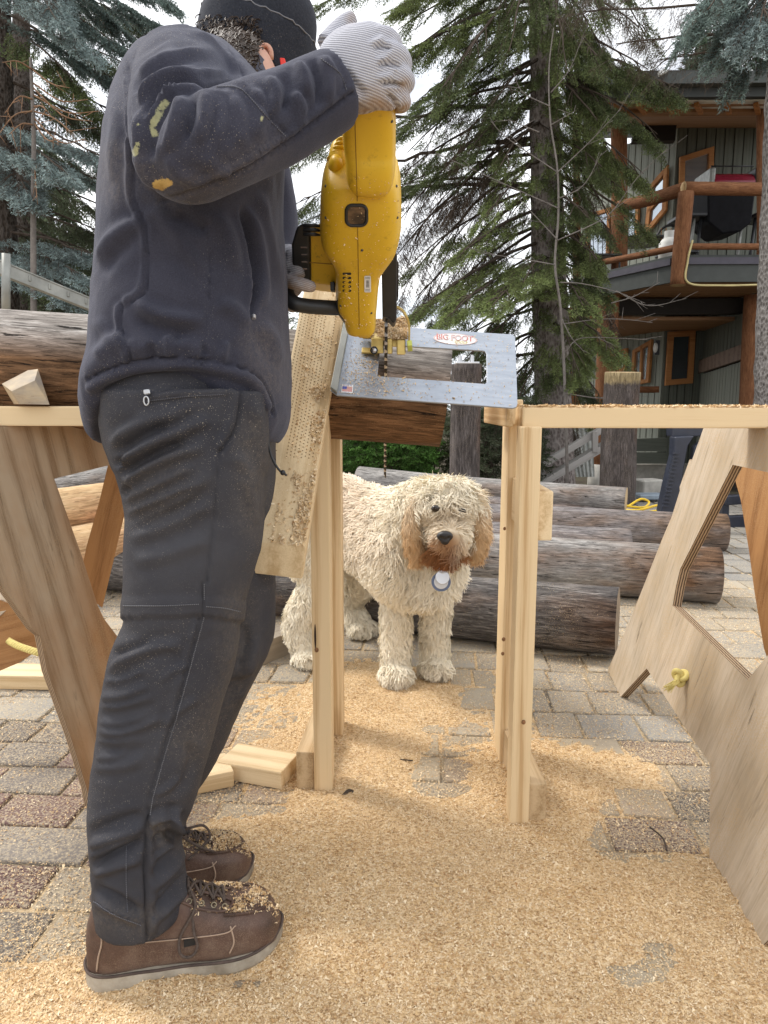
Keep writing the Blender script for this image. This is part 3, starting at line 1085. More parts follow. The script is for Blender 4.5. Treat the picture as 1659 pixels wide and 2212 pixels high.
# sloping board against the plate: 2x4 with nail-plate dimples
s0, s1 = at(697, 672, 1.445), at(607, 1186, 1.14)
s0 = s0 + (s0 - s1) * 0.10
axis = unit(s1 - s0)
side = unit(np.array((1, 0.10, 0)) - axis * axis[0])
nrm = unit(np.cross(side, axis))
nrm = nrm if nrm[1] < 0 else -nrm
fb = board('fence_board', s0, s1, 0.083, 0.038, nrm, PINE2, bevel=0.004)
tag(fb, 'pine board sloping beside the saw plate, covered in dimples and sawdust', 'board')
# bevelled lower end
for vtx in fb.data.vertices:
    if vtx.co.x > np.linalg.norm(s1 - s0) / 2 - 0.008:
        vtx.co.x += 0.042 * (0.019 - vtx.co.z) / 0.038
Lb = np.linalg.norm(s1 - s0)
m = 16000
u = rng.random(m)
wv = np.clip(rng.normal(0.62, 0.22, m), 0.03, 0.97)
den = fbm(np.c_[u * 6, wv * 2.5, 0 * u], 1.6, 3, 2.0)
sel = (den > 0.06) & (u > 0.36) & (wv > .3) & (rng.random(m) < np.clip((den - .04) * 7, 0, 1)) | (rng.random(m) < 0.035)
u, wv = u[sel], wv[sel]
wside = side if side[0] > 0 else -side
C = s0 + (s1 - s0) * u[:, None] + wside * ((wv - 0.5) * 0.08)[:, None] + nrm * (0.0197 + 0.003 * rng.random(len(u)))[:, None]
chip_pile('sawdust_chips', C, fb, 0.0013, nrm)
dm = MB()
k0 = 0
for i in range(46):
    for j in range(11):
        u_, w_ = 0.14 + i * 0.0125 + (j % 2) * 0.006, 0.06 + j * 0.08
        if mnoise.noise(Vector((u_ * 9, w_ * 3, 0))) > 0.28:
            continue
        c = s0 + (s1 - s0) * u_ + wside * ((w_ - 0.5) * 0.08) + nrm * 0.01935
        dm.tube([c - nrm * 0.0005, c], [0.0012, 0.0012], 5)
dmo = dm.build('nail_dimples', plain('dimple', (0.20, 0.12, 0.055), 0.9), fb)
tag(dmo, kind='stuff')
# ------------------------------------------------------------------ the man
from mathutils.bvhtree import BVHTree


def pxm(p):
    """metres per photo pixel at a world point"""
    return float((np.asarray(p) - CAMP) @ FWD) / FPX


def loft_px(rows, n=40, expo=2.3, a1=None, lift=None, m=60, closed_ends=True, ripple=None, tilt=None, persp=1.0):
    """rows: (y, xleft, xright, depth, half thickness[, lift]) down the photo -> rings in the place"""
    rows = np.array([r if len(r) > 5 else (*r, 0.0) for r in rows], float)
    S = spline(rows, m)
    C = np.array([at((r[1] + r[2]) / 2, r[0], r[3]) for r in S])
    T = np.gradient(C, axis=0)
    V = []
    for i, r in enumerate(S):
        t = unit(T[i])
        e1 = np.array((1.0, 0, 0))
        e1 = unit(e1 - t * np.dot(e1, t) * 0.0)
        e2 = unit(np.cross(t, e1))
        if e2[1] < 0:
            e2 = -e2
        if tilt:
            k_ = np.interp(r[0], tilt[0], tilt[1])
            e2 = unit(e2 * (1 - k_) + unit(C[i] - CAMP) * k_)
        # the ring whose outline, seen in perspective, touches the two silhouette points
        kt = np.interp(r[0], tilt[0], tilt[1]) if tilt else 0.0
        zc_ = pxm(C[i]) * FPX
        ul, ur, bb = (r[1] - CX) / FPX, (r[2] - CX) / FPX, r[4] * (1 - kt) * persp
        lo_, hi_ = 0.0, (ur - ul) * zc_
        for _ in range(30):
            a_ = (lo_ + hi_) / 2
            f_ = ur * zc_ - math.sqrt(a_ * a_ + ur * ur * bb * bb) - ul * zc_ - math.sqrt(a_ * a_ + ul * ul * bb * bb)
            lo_, hi_ = (a_, hi_) if f_ > 0 else (lo_, a_)
        hw = max(a_, .3 * (ur - ul) / 2 * zc_)
        C[i][0] = ul * zc_ + math.sqrt(hw * hw + ul * ul * bb * bb)
        for k in range(n):
            a = 2 * math.pi * k / n
            c, s = math.cos(a), math.sin(a)
            c = math.copysign(abs(c) ** (2 / expo), c)
            s = math.copysign(abs(s) ** (2 / expo), s)
            rp = 1.0 if ripple is None else 1 + ripple(i / (m - 1), a)
            V.append(C[i] + (e1 * hw * c + e2 * r[4] * s) * rp + np.array((0, 0, 1)) * r[5] * (-math.cos(2 * a)))
    F = [(i * n + k, i * n + (k + 1) % n, (i + 1) * n + (k + 1) % n, (i + 1) * n + k) for i in range(m - 1) for k in range(n)]
    if closed_ends:
        F.append(list(range(n))[::-1])
        F.append([(m - 1) * n + k for k in range(n)])
    return np.array(V), F


def tube_px(rows, m=40, n=20, sy=1.0):
    """rows: (x, y, depth, radius in photo px)"""
    S = spline(np.array(rows, float), m)
    C = np.array([at(*r[:3]) for r in S])
    rad = np.array([r[3] * pxm(c) for r, c in zip(S, C)])
    return tube_vf(C, rad, n)


def folds(V, F, lines, only_front=True, ymax=None):
    """push vertices along their normals by ridges (+) and grooves (-) whose courses were read off the photo"""
    N = vnormals(V, F)
    view = CAMP - V
    view /= np.linalg.norm(view, axis=1)[:, None]
    face = np.clip(np.einsum('ij,ij->i', N, view) * 2.5, 0, 1)
    x, y = proj(V)
    h = np.zeros(len(V))
    for ln in lines:
        pts, wd, amp = ln[0], ln[1], ln[2]
        pts = spline(np.array(pts, float), max(8, len(pts) * 5)) if len(pts) > 2 else np.array(pts, float)
        d, t = seg_dist(x, y, pts)
        env = np.clip(np.minimum(t, 1 - t) * 6, 0, 1) ** 0.7 if len(ln) < 4 else 1.0
        wd = wd * 0.85
        g = np.exp(-(d / wd) ** 2) - 0.35 * np.exp(-((d - 1.8 * wd) / (1.1 * wd)) ** 2)
        h += 1.18 * amp * 0.001 * g * env
    return V + N * (h * face)[:, None]


def c1(*pts):
    return [(132.7 + .48 * x, .48 * y) for x, y in pts]


def c2(*pts):
    return [(132.7 + .48 * x, 597.2 + .48 * y) for x, y in pts]


def c3(*pts):
    return [(132.7 + .44 * x, 1261 + .44 * y) for x, y in pts]


def cloth(name, base, light, fuzz=0.5, specks=0.25, rough=0.9, weave=600, paint=False, sheen=0.06):
    g = G(name)
    o = g.obj()
    f = g.noise(o, 9, 5, 0.6)
    c = g.ramp(f, [(0.3, base), (0.7, light)])
    fz = g.noise(o, weave, 2, 0.7)
    c = g.mix(g.ma('MULTIPLY', g.ramp(fz, [(0.3, 0.0), (0.7, 1.0)]), fuzz), c, tuple(min(1, x * 2.1) for x in light))
    sp = g.ramp(g.noise(o, 640, 2, 0.5), [(0.66, 0.0), (0.70, 1.0)])
    sp = g.ma('MULTIPLY', sp, g.ramp(g.noise(o, 7, 4), [(0.42, 0.05), (0.64, 1.0)]))
    c = g.mix(g.ma('MULTIPLY', sp, specks), c, (0.55, 0.47, 0.36))
    if paint:
        pa = g.n('SeparateColor', {0: g.attr('Paint')}).outputs
        pn = g.noise(o, 150, 6, 0.75)
        for ch, colr in ((0, (0.40, 0.39, 0.22)), (1, (0.55, 0.36, 0.11)), (2, (0.30, 0.24, 0.17))):
            k = g.ramp(g.ma('ADD', pa[ch], g.ma('SUBTRACT', pn, 0.5)), [(0.44, 0.0), (0.62, 1.0)]) if ch < 2 else g.ma('MULTIPLY', g.ma('MULTIPLY', pa[ch], .6), g.ramp(pn, [(0.35, 0.1), (0.65, 1.0)]))
            c = g.mix(k, c, g.hsv(colr and g.ramp(pn, [(0.3, tuple(x * .6 for x in colr)), (0.7, colr)])))
    m = g.out(c, rough, bump=g.ma('ADD', fz, g.ma('MULTIPLY', g.noise(o, 70, 4), 1.5)), bstr=0.35, bdist=0.0015, spec=0.2)
    g.b.inputs['Sheen Weight'].default_value = sheen
    g.b.inputs['Sheen Tint'].default_value = (.78, .82, 1, 1)
    g.b.inputs['Sheen Roughness'].default_value = 0.5
    return m


JACKET = cloth('jacket_fleece', (0.020, 0.0205, 0.031), (0.038, 0.038, 0.053), 0.3, 0.5, paint=True, sheen=.14)
TROUS = cloth('trouser_cloth', (0.028, 0.028, 0.035), (0.049, 0.048, 0.054), 0.10, 0.6, 0.75, 900, paint=True, sheen=0.0)
KNIT = cloth('beanie_knit', (0.011, 0.012, 0.017), (0.021, 0.023, 0.030), 0.45, 0.4, weave=300)

man = thing('person', 'person in dark fleece jacket, grey trousers and black beanie, sawing with white knit gloves', 'person', gnd(330, 2060))

# ---- jacket
hemrip = lambda t, a: (0.020 * math.sin(13 * a + 1) + 0.010 * math.sin(29 * a)) * max(0, (t - 0.86) / 0.14) if t > 0.86 else 0
torso = loft_px([(66, 345, 440, 1.10, .06), (80, 300, 478, 1.11, .12), (108, 276, 512, 1.12, .155), (145, 261, 546, 1.12, .175), (180, 248, 575, 1.12, .187), (215, 240, 606, 1.11, .195), (270, 231, 618, 1.10, .20), (350, 226, 620, 1.10, .195),
                 (450, 221, 616, 1.10, .185), (560, 212, 618, 1.10, .18), (640, 203, 620, 1.10, .178), (720, 198, 624, 1.09, .18), (770, 188, 629, 1.09, .186, .012),
                 (805, 174, 630, 1.09, .19, .03), (838, 172, 628, 1.09, .19, .045), (868, 184, 616, 1.09, .184, .052), (884, 202, 600, 1.09, .176, .054)], 56, 2.25, m=80, ripple=hemrip, tilt=((60, 250, 600), (1.0, .85, 0)))
arm = tube_px([(400, 172, 1.02, 108), (392, 215, .955, 110), (387, 275, .885, 106), (398, 333, .845, 101), (455, 318, .84, 98), (530, 287, .86, 95), (620, 247, .89, 89), (690, 212, .91, 84), (727, 194, .92, 80)], 60, 28)
larm = tube_px([(480, 190, 1.27, 90), (545, 330, 1.33, 75), (580, 460, 1.33, 62), (585, 545, 1.28, 50), (600, 575, 1.25, 42)], 40, 20)
collar = tube_px([(480, 250, 1.12, 100), (512, 198, 1.14, 74), (532, 160, 1.17, 52), (539, 147, 1.18, 47)], 24, 24)
V, F = union_mesh([torso, arm, larm, collar], 0.0045, 5, 0.5)
J = [
    (c1((315, 640), (320, 800), (330, 900), (370, 1000), (385, 1080), (390, 1200), (372, 1320), (300, 1372)), 4, -3.5, 1), (c1((300, 640), (305, 800), (315, 905), (355, 1010), (370, 1090), (374, 1200), (350, 1310), (290, 1350)), 8, 2.5, 1),
    (c2((272, 130), (268, 200), (278, 270), (312, 375)), 4, -3.5, 1), (c2((255, 140), (250, 210), (262, 280), (296, 380)), 8, 2.5, 1),
    (c1((815, 930), (845, 1050), (865, 1150), (872, 1250), (866, 1382)), 8, -9), (c1((850, 930), (885, 1050), (905, 1150), (915, 1260), (905, 1382)), 12, 6),
    (c2((866, 0), (866, 110), (852, 190)), 6, -7), (c1((640, 990), (668, 1150), (664, 1382)), 3, -1.5, 1), (c2((664, 0), (655, 190), (640, 290), (635, 375)), 3, -1.5, 1),
    # shoulder and sleeve
    (c1((262, 255), (285, 330), (292, 450), (300, 560), (315, 660)), 8, 5), (c1((280, 245), (300, 330), (308, 450), (318, 600)), 5, -4), (c1((300, 235), (322, 330), (325, 440), (322, 560)), 7, 4), (c1((320, 330), (420, 270), (520, 205)), 14, 5), (c1((335, 400), (430, 320), (560, 270), (700, 265)), 12, -4),
    (c1((345, 470), (400, 400), (490, 350), (610, 340), (730, 325)), 11, 7), (c1((365, 520), (430, 430), (530, 385), (640, 400), (760, 395)), 8, -8), (c1((390, 560), (470, 440), (540, 412), (650, 425)), 8, 5),
    (c1((760, 200), (800, 300), (850, 385)), 6, -5), (c1((560, 130), (690, 170), (760, 260), (810, 350)), 9, 4),
    (c1((690, 385), (790, 385), (850, 430), (950, 540), (1030, 615)), 4, -2.5, 1), (c1((1310, 415), (1100, 570), (1000, 645), (800, 765), (600, 855), (440, 905)), 5, -3, 1), (c1((1300, 395), (1090, 550), (990, 622), (790, 742), (590, 830)), 7, 2.5, 1),
    (c1((470, 440), (420, 540), (392, 640), (385, 720)), 18, -9), (c1((350, 500), (345, 620), (370, 760), (430, 860)), 12, 5), (c1((545, 430), (520, 540), (480, 680)), 13, 7), (c1((660, 420), (650, 530), (610, 640)), 15, 6), (c1((600, 430), (590, 530), (560, 640)), 12, -6),
    (c1((870, 400), (900, 500), (870, 620)), 16, 4), (c1((1060, 285), (1090, 350), (1100, 430)), 12, 7), (c1((1000, 330), (1020, 400), (1000, 500)), 13, -6), (c1((1180, 260), (1210, 350), (1200, 460)), 13, 6), (c1((1130, 270), (1160, 380), (1150, 480)), 11, -6), (c1((930, 350), (960, 430), (950, 520)), 12, 5),
    (c1((300, 300), (350, 270), (430, 215), (500, 180)), 8, 3), (c1((318, 370), (400, 300), (520, 245), (640, 225)), 8, 4), (c1((330, 440), (390, 360), (470, 312), (600, 295)), 6, 4), (c1((352, 500), (410, 415), (500, 368), (600, 362)), 5, -4), (c1((378, 545), (440, 455), (520, 412)), 5, 4), (c1((400, 470), (470, 405), (560, 392), (640, 398)), 4, 3),
    (c1((700, 420), (720, 520), (700, 640)), 12, 4), (c1((770, 430), (810, 540), (800, 660)), 14, 3), (c1((480, 700), (520, 780), (600, 820)), 14, 4), (c1((640, 700), (690, 760), (760, 770)), 14, 3), (c1((330, 700), (380, 790), (450, 850)), 12, 4), (c1((1040, 420), (1080, 490), (1060, 560)), 11, 4), (c1((1210, 300), (1250, 360), (1240, 420)), 8, 3),
    # back and belly
    (c1((225, 420), (235, 560), (225, 700), (240, 820)), 15, 4), (c1((150, 1180), (220, 1085), (290, 1030), (360, 1000)), 17, 6), (c1((170, 1240), (250, 1150), (330, 1090)), 16, -3), (c1((390, 990), (430, 960), (480, 1010), (560, 1120), (640, 1240)), 18, 6), (c1((520, 960), (600, 1010), (660, 1040)), 16, -6),
    (c1((900, 860), (920, 1000), (960, 1150), (1000, 1300)), 16, 6), (c1((980, 780), (1000, 950), (1005, 1100)), 12, -4), (c1((700, 960), (760, 1080), (780, 1220)), 20, 5),
    (c2((330, 110), (430, 170), (560, 195), (650, 200)), 16, 7), (c2((330, 190), (450, 240), (600, 260)), 16, -6), (c2((150, 190), (200, 250), (260, 330)), 16, 3), (c2((150, 360), (220, 300), (290, 270)), 16, 5), (c2((700, 120), (780, 150), (840, 220)), 18, 6), (c2((900, 210), (960, 300), (990, 400)), 18, 6),
    (c2((480, 250), (485, 330), (490, 370)), 12, 6), (c2((400, 300), (410, 360), (415, 380)), 10, -5), (c2((640, 300), (650, 360)), 10, -5), (c2((560, 290), (570, 370)), 12, -4), (c2((740, 290), (720, 380)), 12, 5),
    # gathered hem band
    (c2((120, 460), (200, 425), (330, 385), (490, 370), (640, 378), (790, 408), (880, 450), (930, 540), (950, 620)), 4, -5, 1), (c2((135, 500), (210, 455), (330, 412), (490, 398), (640, 405), (790, 440), (870, 485), (915, 580)), 12, 6, 1),
]
V = folds(V, F, J)
N = vnormals(V, F)
V = V + N * (0.0045 * fbm(V, 7, 3, 4.0) + 0.0012 * fbm(V, 38, 2, 1.0))[:, None]
jk = mk('jacket', V, F, JACKET, man, True)


def paint_attr(o, Vw, splats):
    x, y = proj(Vw)
    A = np.zeros((len(Vw), 4), dtype=np.float32)
    for pts, rad, ch, amt in splats:
        d, _ = seg_dist(x, y, pts)
        A[:, ch] = np.maximum(A[:, ch], amt * np.clip(1.3 - d / rad, 0, 1))
    at_ = o.data.color_attributes.new('Paint', 'FLOAT_COLOR', 'POINT')
    at_.data.foreach_set('color', A.ravel())


paint_attr(jk, V, [(c1((470, 455), (440, 510), (405, 570), (420, 600)), 13, 0, .75), (c1((345, 650), (330, 690)), 12, 0, .7), (c1((340, 560), (350, 565)), 9, 0, .6), (c1((410, 740), (420, 750)), 8, 0, .48),
                   (c1((425, 830), (450, 840), (480, 820)), 13, 1, .85), (c1((450, 800), (455, 820)), 8, 1, .6), (c1((905, 530), (895, 555)), 6, 0, .62), (c1((830, 605), (832, 607)), 5, 1, .55), (c1((880, 600), (882, 602)), 4, 0, .5), (c1((920, 520), (921, 522)), 4, 0, .55),
                   (c1((225, 700), (240, 850)), 40, 2, .3), (c1((340, 760), (480, 880), (700, 820), (950, 660)), 42, 2, .22), (c2((900, 300), (960, 450)), 50, 2, .3)])
jbvh = BVHTree.FromPolygons([tuple(v) for v in V], [tuple(map(int, f)) for f in F])


def hit(bvh, px, py, off=0.0):
    r = Vector(unit(ray(px, py)))
    loc, nrm, idx, dist = bvh.ray_cast(Vector(CAMP), r)
    if loc is None:
        return None
    if nrm.dot(r) > 0:
        nrm = -nrm
    return np.array(loc + nrm * off), np.array(nrm)


def stitch(name, bvh, pts, mat, parent, step=5.0, r=0.0007, off=0.0006, dash=0.6):
    pts = spline(np.array(pts, float), 80)
    L = np.r_[0, np.cumsum(np.linalg.norm(np.diff(pts, axis=0), axis=1))]
    b = MB()
    k = 0.0
    any_ = False
    while k + step < L[-1]:
        q = [np.array((np.interp(s, L, pts[:, 0]), np.interp(s, L, pts[:, 1]))) for s in (k, k + step * dash)]
        h = [hit(bvh, *p, off) for p in q]
        if all(x is not None for x in h) and np.linalg.norm(h[0][0] - h[1][0]) < 0.03:
            b.tube([h[0][0], h[1][0]], r, 4)
            any_ = True
        k += step
    if any_:
        return tag(b.build(name, mat, parent), kind='stuff')


THREAD = plain('thread', (0.10, 0.10, 0.115), 0.8)
THREAD_L = plain('light_thread', (0.13, 0.13, 0.14), 0.8)
stitch('stitching', jbvh, c1((700, 392), (790, 395), (850, 442), (945, 550), (1015, 620)), THREAD, jk)
stitch('stitching', jbvh, c1((1170, 265), (1250, 330), (1285, 410)), THREAD, jk)
# drawstring with its knot
ds = [hit(jbvh, 578, 928, 0.004)[0] if hit(jbvh, 578, 928) else at(578, 928, 1.05)]
ds = np.array([at(578, 930, 1.02), at(583, 975, 1.02), at(594, 1002, 1.02), at(606, 1018, 1.02), at(612, 1022, 1.02), at(620, 1027, 1.02)])
db = MB().tube(spline(ds, 24), 0.0017, 7)
db.ell(at(611, 1021, 1.02), (0.004, 0.004, 0.004))
db.build('drawstring', BLACKP, jk, True)
# zip pull inside the pocket
zb = MB()
zb.tube(np.array([hit(jbvh, 548, 684, .003)[0], hit(jbvh, 545, 690, .003)[0]]), 0.003, 8)
zb.build('zip_pull', STEEL, jk)

# ---- trousers
pelvis = loft_px([(770, 222, 585, 1.08, .15), (850, 215, 588, 1.08, .165), (930, 222, 585, 1.08, .165), (1010, 250, 580, 1.08, .15), (1060, 290, 560, 1.08, .12)], 40, 2.3, m=30)
near = loft_px([(845, 216, 586, 1.0, .10), (950, 226, 584, 1.0, .105), (1020, 250, 579, 1.0, .11), (1100, 268, 574, 1.0, .105), (1180, 267, 564, .99, .10), (1240, 266, 547, .985, .097), (1310, 265, 528, .98, .093), (1345, 262, 523, .98, .091),
                (1400, 241, 513, .975, .09), (1460, 226, 500, .97, .088), (1530, 213, 480, .965, .085), (1600, 205, 462, .96, .082), (1680, 196, 440, .955, .08), (1750, 191, 420, .95, .077), (1800, 193, 397, .945, .075), (1850, 196, 392, .945, .075), (1900, 199, 400, .945, .075), (1940, 202, 408, .945, .075), (1966, 205, 400, .945, .074)], 44, 2.2, m=110)
farl = loft_px([(900, 300, 598, 1.18, .10), (1050, 330, 596, 1.19, .10), (1240, 400, 597, 1.20, .092), (1340, 390, 595, 1.20, .09), (1400, 375, 583, 1.19, .088), (1440, 362, 565, 1.19, .087), (1500, 345, 536, 1.18, .084), (1560, 330, 510, 1.17, .082), (1620, 312, 484, 1.16, .08), (1680, 292, 452, 1.15, .078), (1740, 276, 415, 1.14, .074), (1790, 266, 403, 1.13, .072), (1850, 262, 400, 1.13, .072), (1880, 262, 398, 1.13, .07)], 36, 2.2, m=80)
V, F = union_mesh([pelvis, near, farl], 0.0045, 4, 0.5)
T = [
    (c2((225, 760), (290, 700), (420, 645), (560, 620)), 13, 6), (c2((255, 850), (370, 775), (550, 690), (670, 640)), 14, 7), (c2((255, 800), (340, 730), (480, 665)), 11, -5), (c2((270, 930), (420, 845), (640, 760)), 15, 6), (c2((265, 890), (400, 810), (560, 735)), 12, -5),
    (c2((280, 1010), (420, 940), (600, 850)), 15, 5), (c2((285, 1080), (480, 1000), (680, 900)), 17, 5), (c2((300, 1180), (480, 1120), (680, 1020)), 18, 4), (c2((250, 820), (275, 850)), 14, -7), (c2((268, 960), (300, 980)), 14, -7), (c2((320, 1290), (500, 1240), (680, 1180)), 18, 3),
    (c2((810, 480), (800, 620), (775, 700), (722, 785)), 4, -4, 1), (c2((775, 480), (770, 600), (745, 690), (705, 760)), 8, 3, 1), (c2((380, 520), (560, 500), (770, 495)), 4, -4, 1), (c2((375, 550), (560, 528), (760, 520)), 6, 2.5, 1), (c2((715, 780), (700, 950), (680, 1180), (655, 1382)), 4, -2.5, 1),
    (c2((870, 560), (905, 720), (915, 900)), 16, 4), (c2((780, 800), (830, 860), (880, 960)), 18, 3),
    # lower leg
    (c3((225, 430), (330, 365), (470, 310), (600, 300)), 13, 6), (c3((240, 350), (340, 320), (430, 290)), 9, -4), (c3((180, 560), (300, 550), (430, 500)), 10, 4), (c3((170, 640), (290, 640), (470, 590)), 9, -3), (c3((165, 720), (300, 735), (500, 655)), 11, 4), (c3((160, 800), (300, 830), (420, 800)), 11, -3), (c3((150, 900), (300, 900), (400, 860)), 12, 3),
    (c3((690, 0), (690, 130), (640, 330), (560, 620), (490, 850), (430, 1060), (425, 1150)), 4, -2.5, 1), (c3((660, 200), (615, 350), (540, 620), (465, 850)), 8, 2, 1), (c3((425, 1150), (410, 1400), (420, 1760)), 4, -5, 1), (c3((445, 1160), (440, 1400), (450, 1700)), 9, 4, 1),
    (c3((140, 1290), (270, 1240), (410, 1190)), 12, 8), (c3((140, 1220), (280, 1160), (400, 1130)), 12, -5), (c3((150, 1380), (270, 1320), (400, 1265)), 11, -8), (c3((155, 1430), (290, 1380), (400, 1345)), 12, 7), (c3((160, 1490), (290, 1550), (390, 1610)), 11, -6), (c3((170, 1560), (290, 1620), (380, 1660)), 12, 6),
    (c3((430, 1170), (540, 1150), (600, 1250)), 12, 9), (c3((440, 1260), (530, 1240), (600, 1290)), 10, -8), (c3((440, 1500), (550, 1390), (600, 1300)), 13, 8), (c3((450, 1420), (540, 1330), (580, 1290)), 10, -6), (c3((450, 1600), (560, 1480), (610, 1420)), 11, -5), (c3((590, 1100), (560, 1170), (600, 1230)), 10, 7), (c3((440, 1680), (560, 1560), (620, 1500)), 11, 5),
    (c3((620, 780), (640, 880), (560, 1050)), 14, -4), (c3((900, 200), (900, 300), (860, 420)), 12, -4), (c3((960, 250), (930, 400), (860, 600)), 14, 4),
    (c3((200, 480), (300, 470), (420, 420)), 6, 3), (c3((185, 600), (300, 600), (450, 545)), 6, 3), (c3((175, 680), (290, 690), (420, 650)), 6, 3), (c3((170, 770), (260, 780), (380, 760)), 6, 2.5), (c3((160, 860), (250, 850), (330, 830)), 7, 3), (c3((480, 480), (560, 420), (640, 400)), 9, 2.5), (c3((500, 700), (580, 620), (680, 560)), 10, 2.5), (c3((450, 1040), (530, 1000), (600, 940)), 9, 3), (c3((150, 1340), (260, 1290), (380, 1240)), 6, 4), (c3((160, 1540), (260, 1590), (380, 1630)), 6, 4), (c3((450, 1350), (540, 1280), (600, 1260)), 6, 4), (c3((470, 1550), (560, 1450), (610, 1380)), 6, 4),
    (c2((330, 640), (450, 600), (600, 590)), 12, 3), (c2((240, 880), (330, 810), (450, 740)), 7, 4), (c2((300, 1060), (430, 1000), (600, 930)), 8, 3), (c2((290, 1130), (450, 1060), (620, 970)), 9, 3), (c2((820, 900), (860, 1010), (880, 1120)), 14, 3),
]
V = folds(V, F, T)
# the zip-off leg's overlapping band below the knee
x, y = proj(V)
yb = np.interp(x, [250, 265, 436, 526, 600], [1337, 1335, 1330, 1343, 1350])
dd = yb - y
step = np.where((dd > 0) & (dd < 45), 0.0022 * np.clip((45 - dd) / 12, 0, 1), 0) - np.where((dd <= 0) & (dd > -50), 0.0024 * (1 + dd / 50), 0)
N = vnormals(V, F)
V = V + N * (step * ((V[:, 1] < 1.09)))[:, None]
V = V + N * (0.003 * fbm(V, 9, 3, 2.0) + 0.0012 * fbm(V * np.array((1, 1, 1.8)), 36, 2, 7.0))[:, None]
tr = mk('trousers', V, F, TROUS, man, True)
paint_attr(tr, V, [(c3((165, 990), (300, 960)), 26, 0, .30), (c3((260, 1460), (258, 1470)), 5, 0, .6), (c2((880, 700), (870, 1100)), 46, 2, .30), (c3((870, 100), (850, 500), (640, 800)), 46, 2, .28), (c3((200, 1640), (420, 1650)), 40, 2, .3), (c2((500, 900), (420, 1000)), 70, 2, .15), (c3((470, 1200), (500, 1240)), 22, 2, .4)])
tbvh = BVHTree.FromPolygons([tuple(v) for v in V], [tuple(map(int, f)) for f in F])
stitch('stitching', tbvh, c3((702, 0), (702, 90)), THREAD_L, tr, 4)
stitch('stitching', tbvh, c3((700, 165), (655, 330), (576, 620), (506, 850), (448, 1060), (436, 1140)), THREAD_L, tr, 4)
stitch('stitching', tbvh, c3((305, 108), (500, 108), (680, 100)), THREAD_L, tr, 4)
stitch('stitching', tbvh, c3((710, 112), (800, 120), (885, 140)), THREAD_L, tr, 4)
stitch('stitching', tbvh, c3((320, 1290), (318, 1450), (325, 1620)), THREAD, tr, 4)
stitch('stitching', tbvh, c3((160, 1560), (250, 1620), (400, 1680)), THREAD, tr, 4)
stitch('stitching', tbvh, c2((385, 560), (560, 540), (740, 530)), THREAD, tr, 4)
# zip pull on the back pocket
z0 = hit(tbvh, 322, 852, 0.004)
zt = MB()
e1 = np.array((1, 0, 0.0))
zt.bar(z0[0] + (-.004, -.002, 0), z0[0] + (.004, -.002, 0.001), 0.006, 0.006)
zt.build('zip_slider', STEEL, tr, bevel=0.001)
t = np.linspace(0, 2 * np.pi, 14, endpoint=False)
pc = at(316, 866, z0[0][1] - 0.004)
MB().tube(pc + np.c_[0.003 * np.cos(t), 0 * t, 0.0055 * np.sin(t)], 0.0010, 6, closed=True).build('zip_pull', STEEL, tr, True)
# belt loop
# ---- head: body mesh of one piece (head, neck, trunk and limbs inside the clothes)
HD = 1.32
HU = unit((math.sin(R(17)), 0, math.cos(R(17))))
HF = unit((math.cos(R(17)), 0, -math.sin(R(17))))
HS = np.array((0, -1.0, 0))
hc0 = at(543, 134, HD)
hpx = pxm(hc0)
hfr = Matrix.Identity(4)
for i in range(3):
    hfr[i][0], hfr[i][1], hfr[i][2] = HF[i], -HS[i], HU[i]


def skin():
    g = G('skin')
    o = g.obj()
    c = g.ramp(g.noise(o, 26, 5), [(0.3, (0.40, 0.20, 0.14)), (0.7, (0.52, 0.29, 0.205))])
    return g.out(c, 0.55, bump=g.noise(o, 400, 3), bstr=0.15, spec=0.35, Subsurface_Weight=0.12)


SKIN = skin()
H = lambda f, s, u: hc0 + HF * f + HS * s + HU * u
sk = [ell_vf(H(0.0, 0, 0.03), (0.094, 0.073, 0.085), hfr, 24, 16), ell_vf(H(0.018, 0, -0.045), (0.070, 0.060, 0.075), hfr, 24, 16), ell_vf(H(0.06, 0, -0.09), (0.030, 0.032, 0.03), hfr),
      ell_vf(H(0.094, 0, -0.035), (0.02, 0.013, 0.016), hfr, 12, 8), tube_vf([H(0.088, 0, 0.005), H(0.098, 0, -0.015), H(0.104, 0, -0.034)], [0.008, 0.010, 0.012], 10),
      ell_vf(H(0.076, 0, -0.066), (0.014, 0.024, 0.008), hfr, 12, 8), ell_vf(H(0.076, .026, 0.004), (0.014, 0.02, 0.008), hfr, 12, 8), ell_vf(H(0.076, -.026, 0.004), (0.014, 0.02, 0.008), hfr, 12, 8),
      tube_vf([H(-0.03, 0, -0.02), at(520, 170, 1.2), at(480, 240, 1.14)], [0.06, 0.058, 0.075], 16),
      tube_vf([at(470, 220, 1.12), at(430, 420, 1.1), at(410, 700, 1.09), at(400, 860, 1.08)], [0.11, 0.12, 0.11, 0.12], 16),
      tube_px([(410, 190, 1.02, 70), (398, 330, .85, 58), (530, 287, .86, 55), (740, 190, .925, 42)], 40, 12), tube_px([(470, 200, 1.2, 60), (545, 330, 1.33, 50), (585, 545, 1.28, 36), (615, 580, 1.23, 30)], 30, 12),
      tube_px([(400, 900, 1.0, 110), (400, 1200, .985, 90), (350, 1500, .965, 80), (300, 1800, .945, 55), (300, 2000, .945, 50)], 30, 12), tube_px([(450, 900, 1.18, 90), (470, 1200, 1.2, 70), (400, 1550, 1.17, 60), (330, 1850, 1.13, 45)], 30, 12)]
V, F = union_mesh(sk, 0.0062, 4, 0.5)
V_BODY, F_BODY = V, F
body = mk('body', V, F, SKIN, man, True)
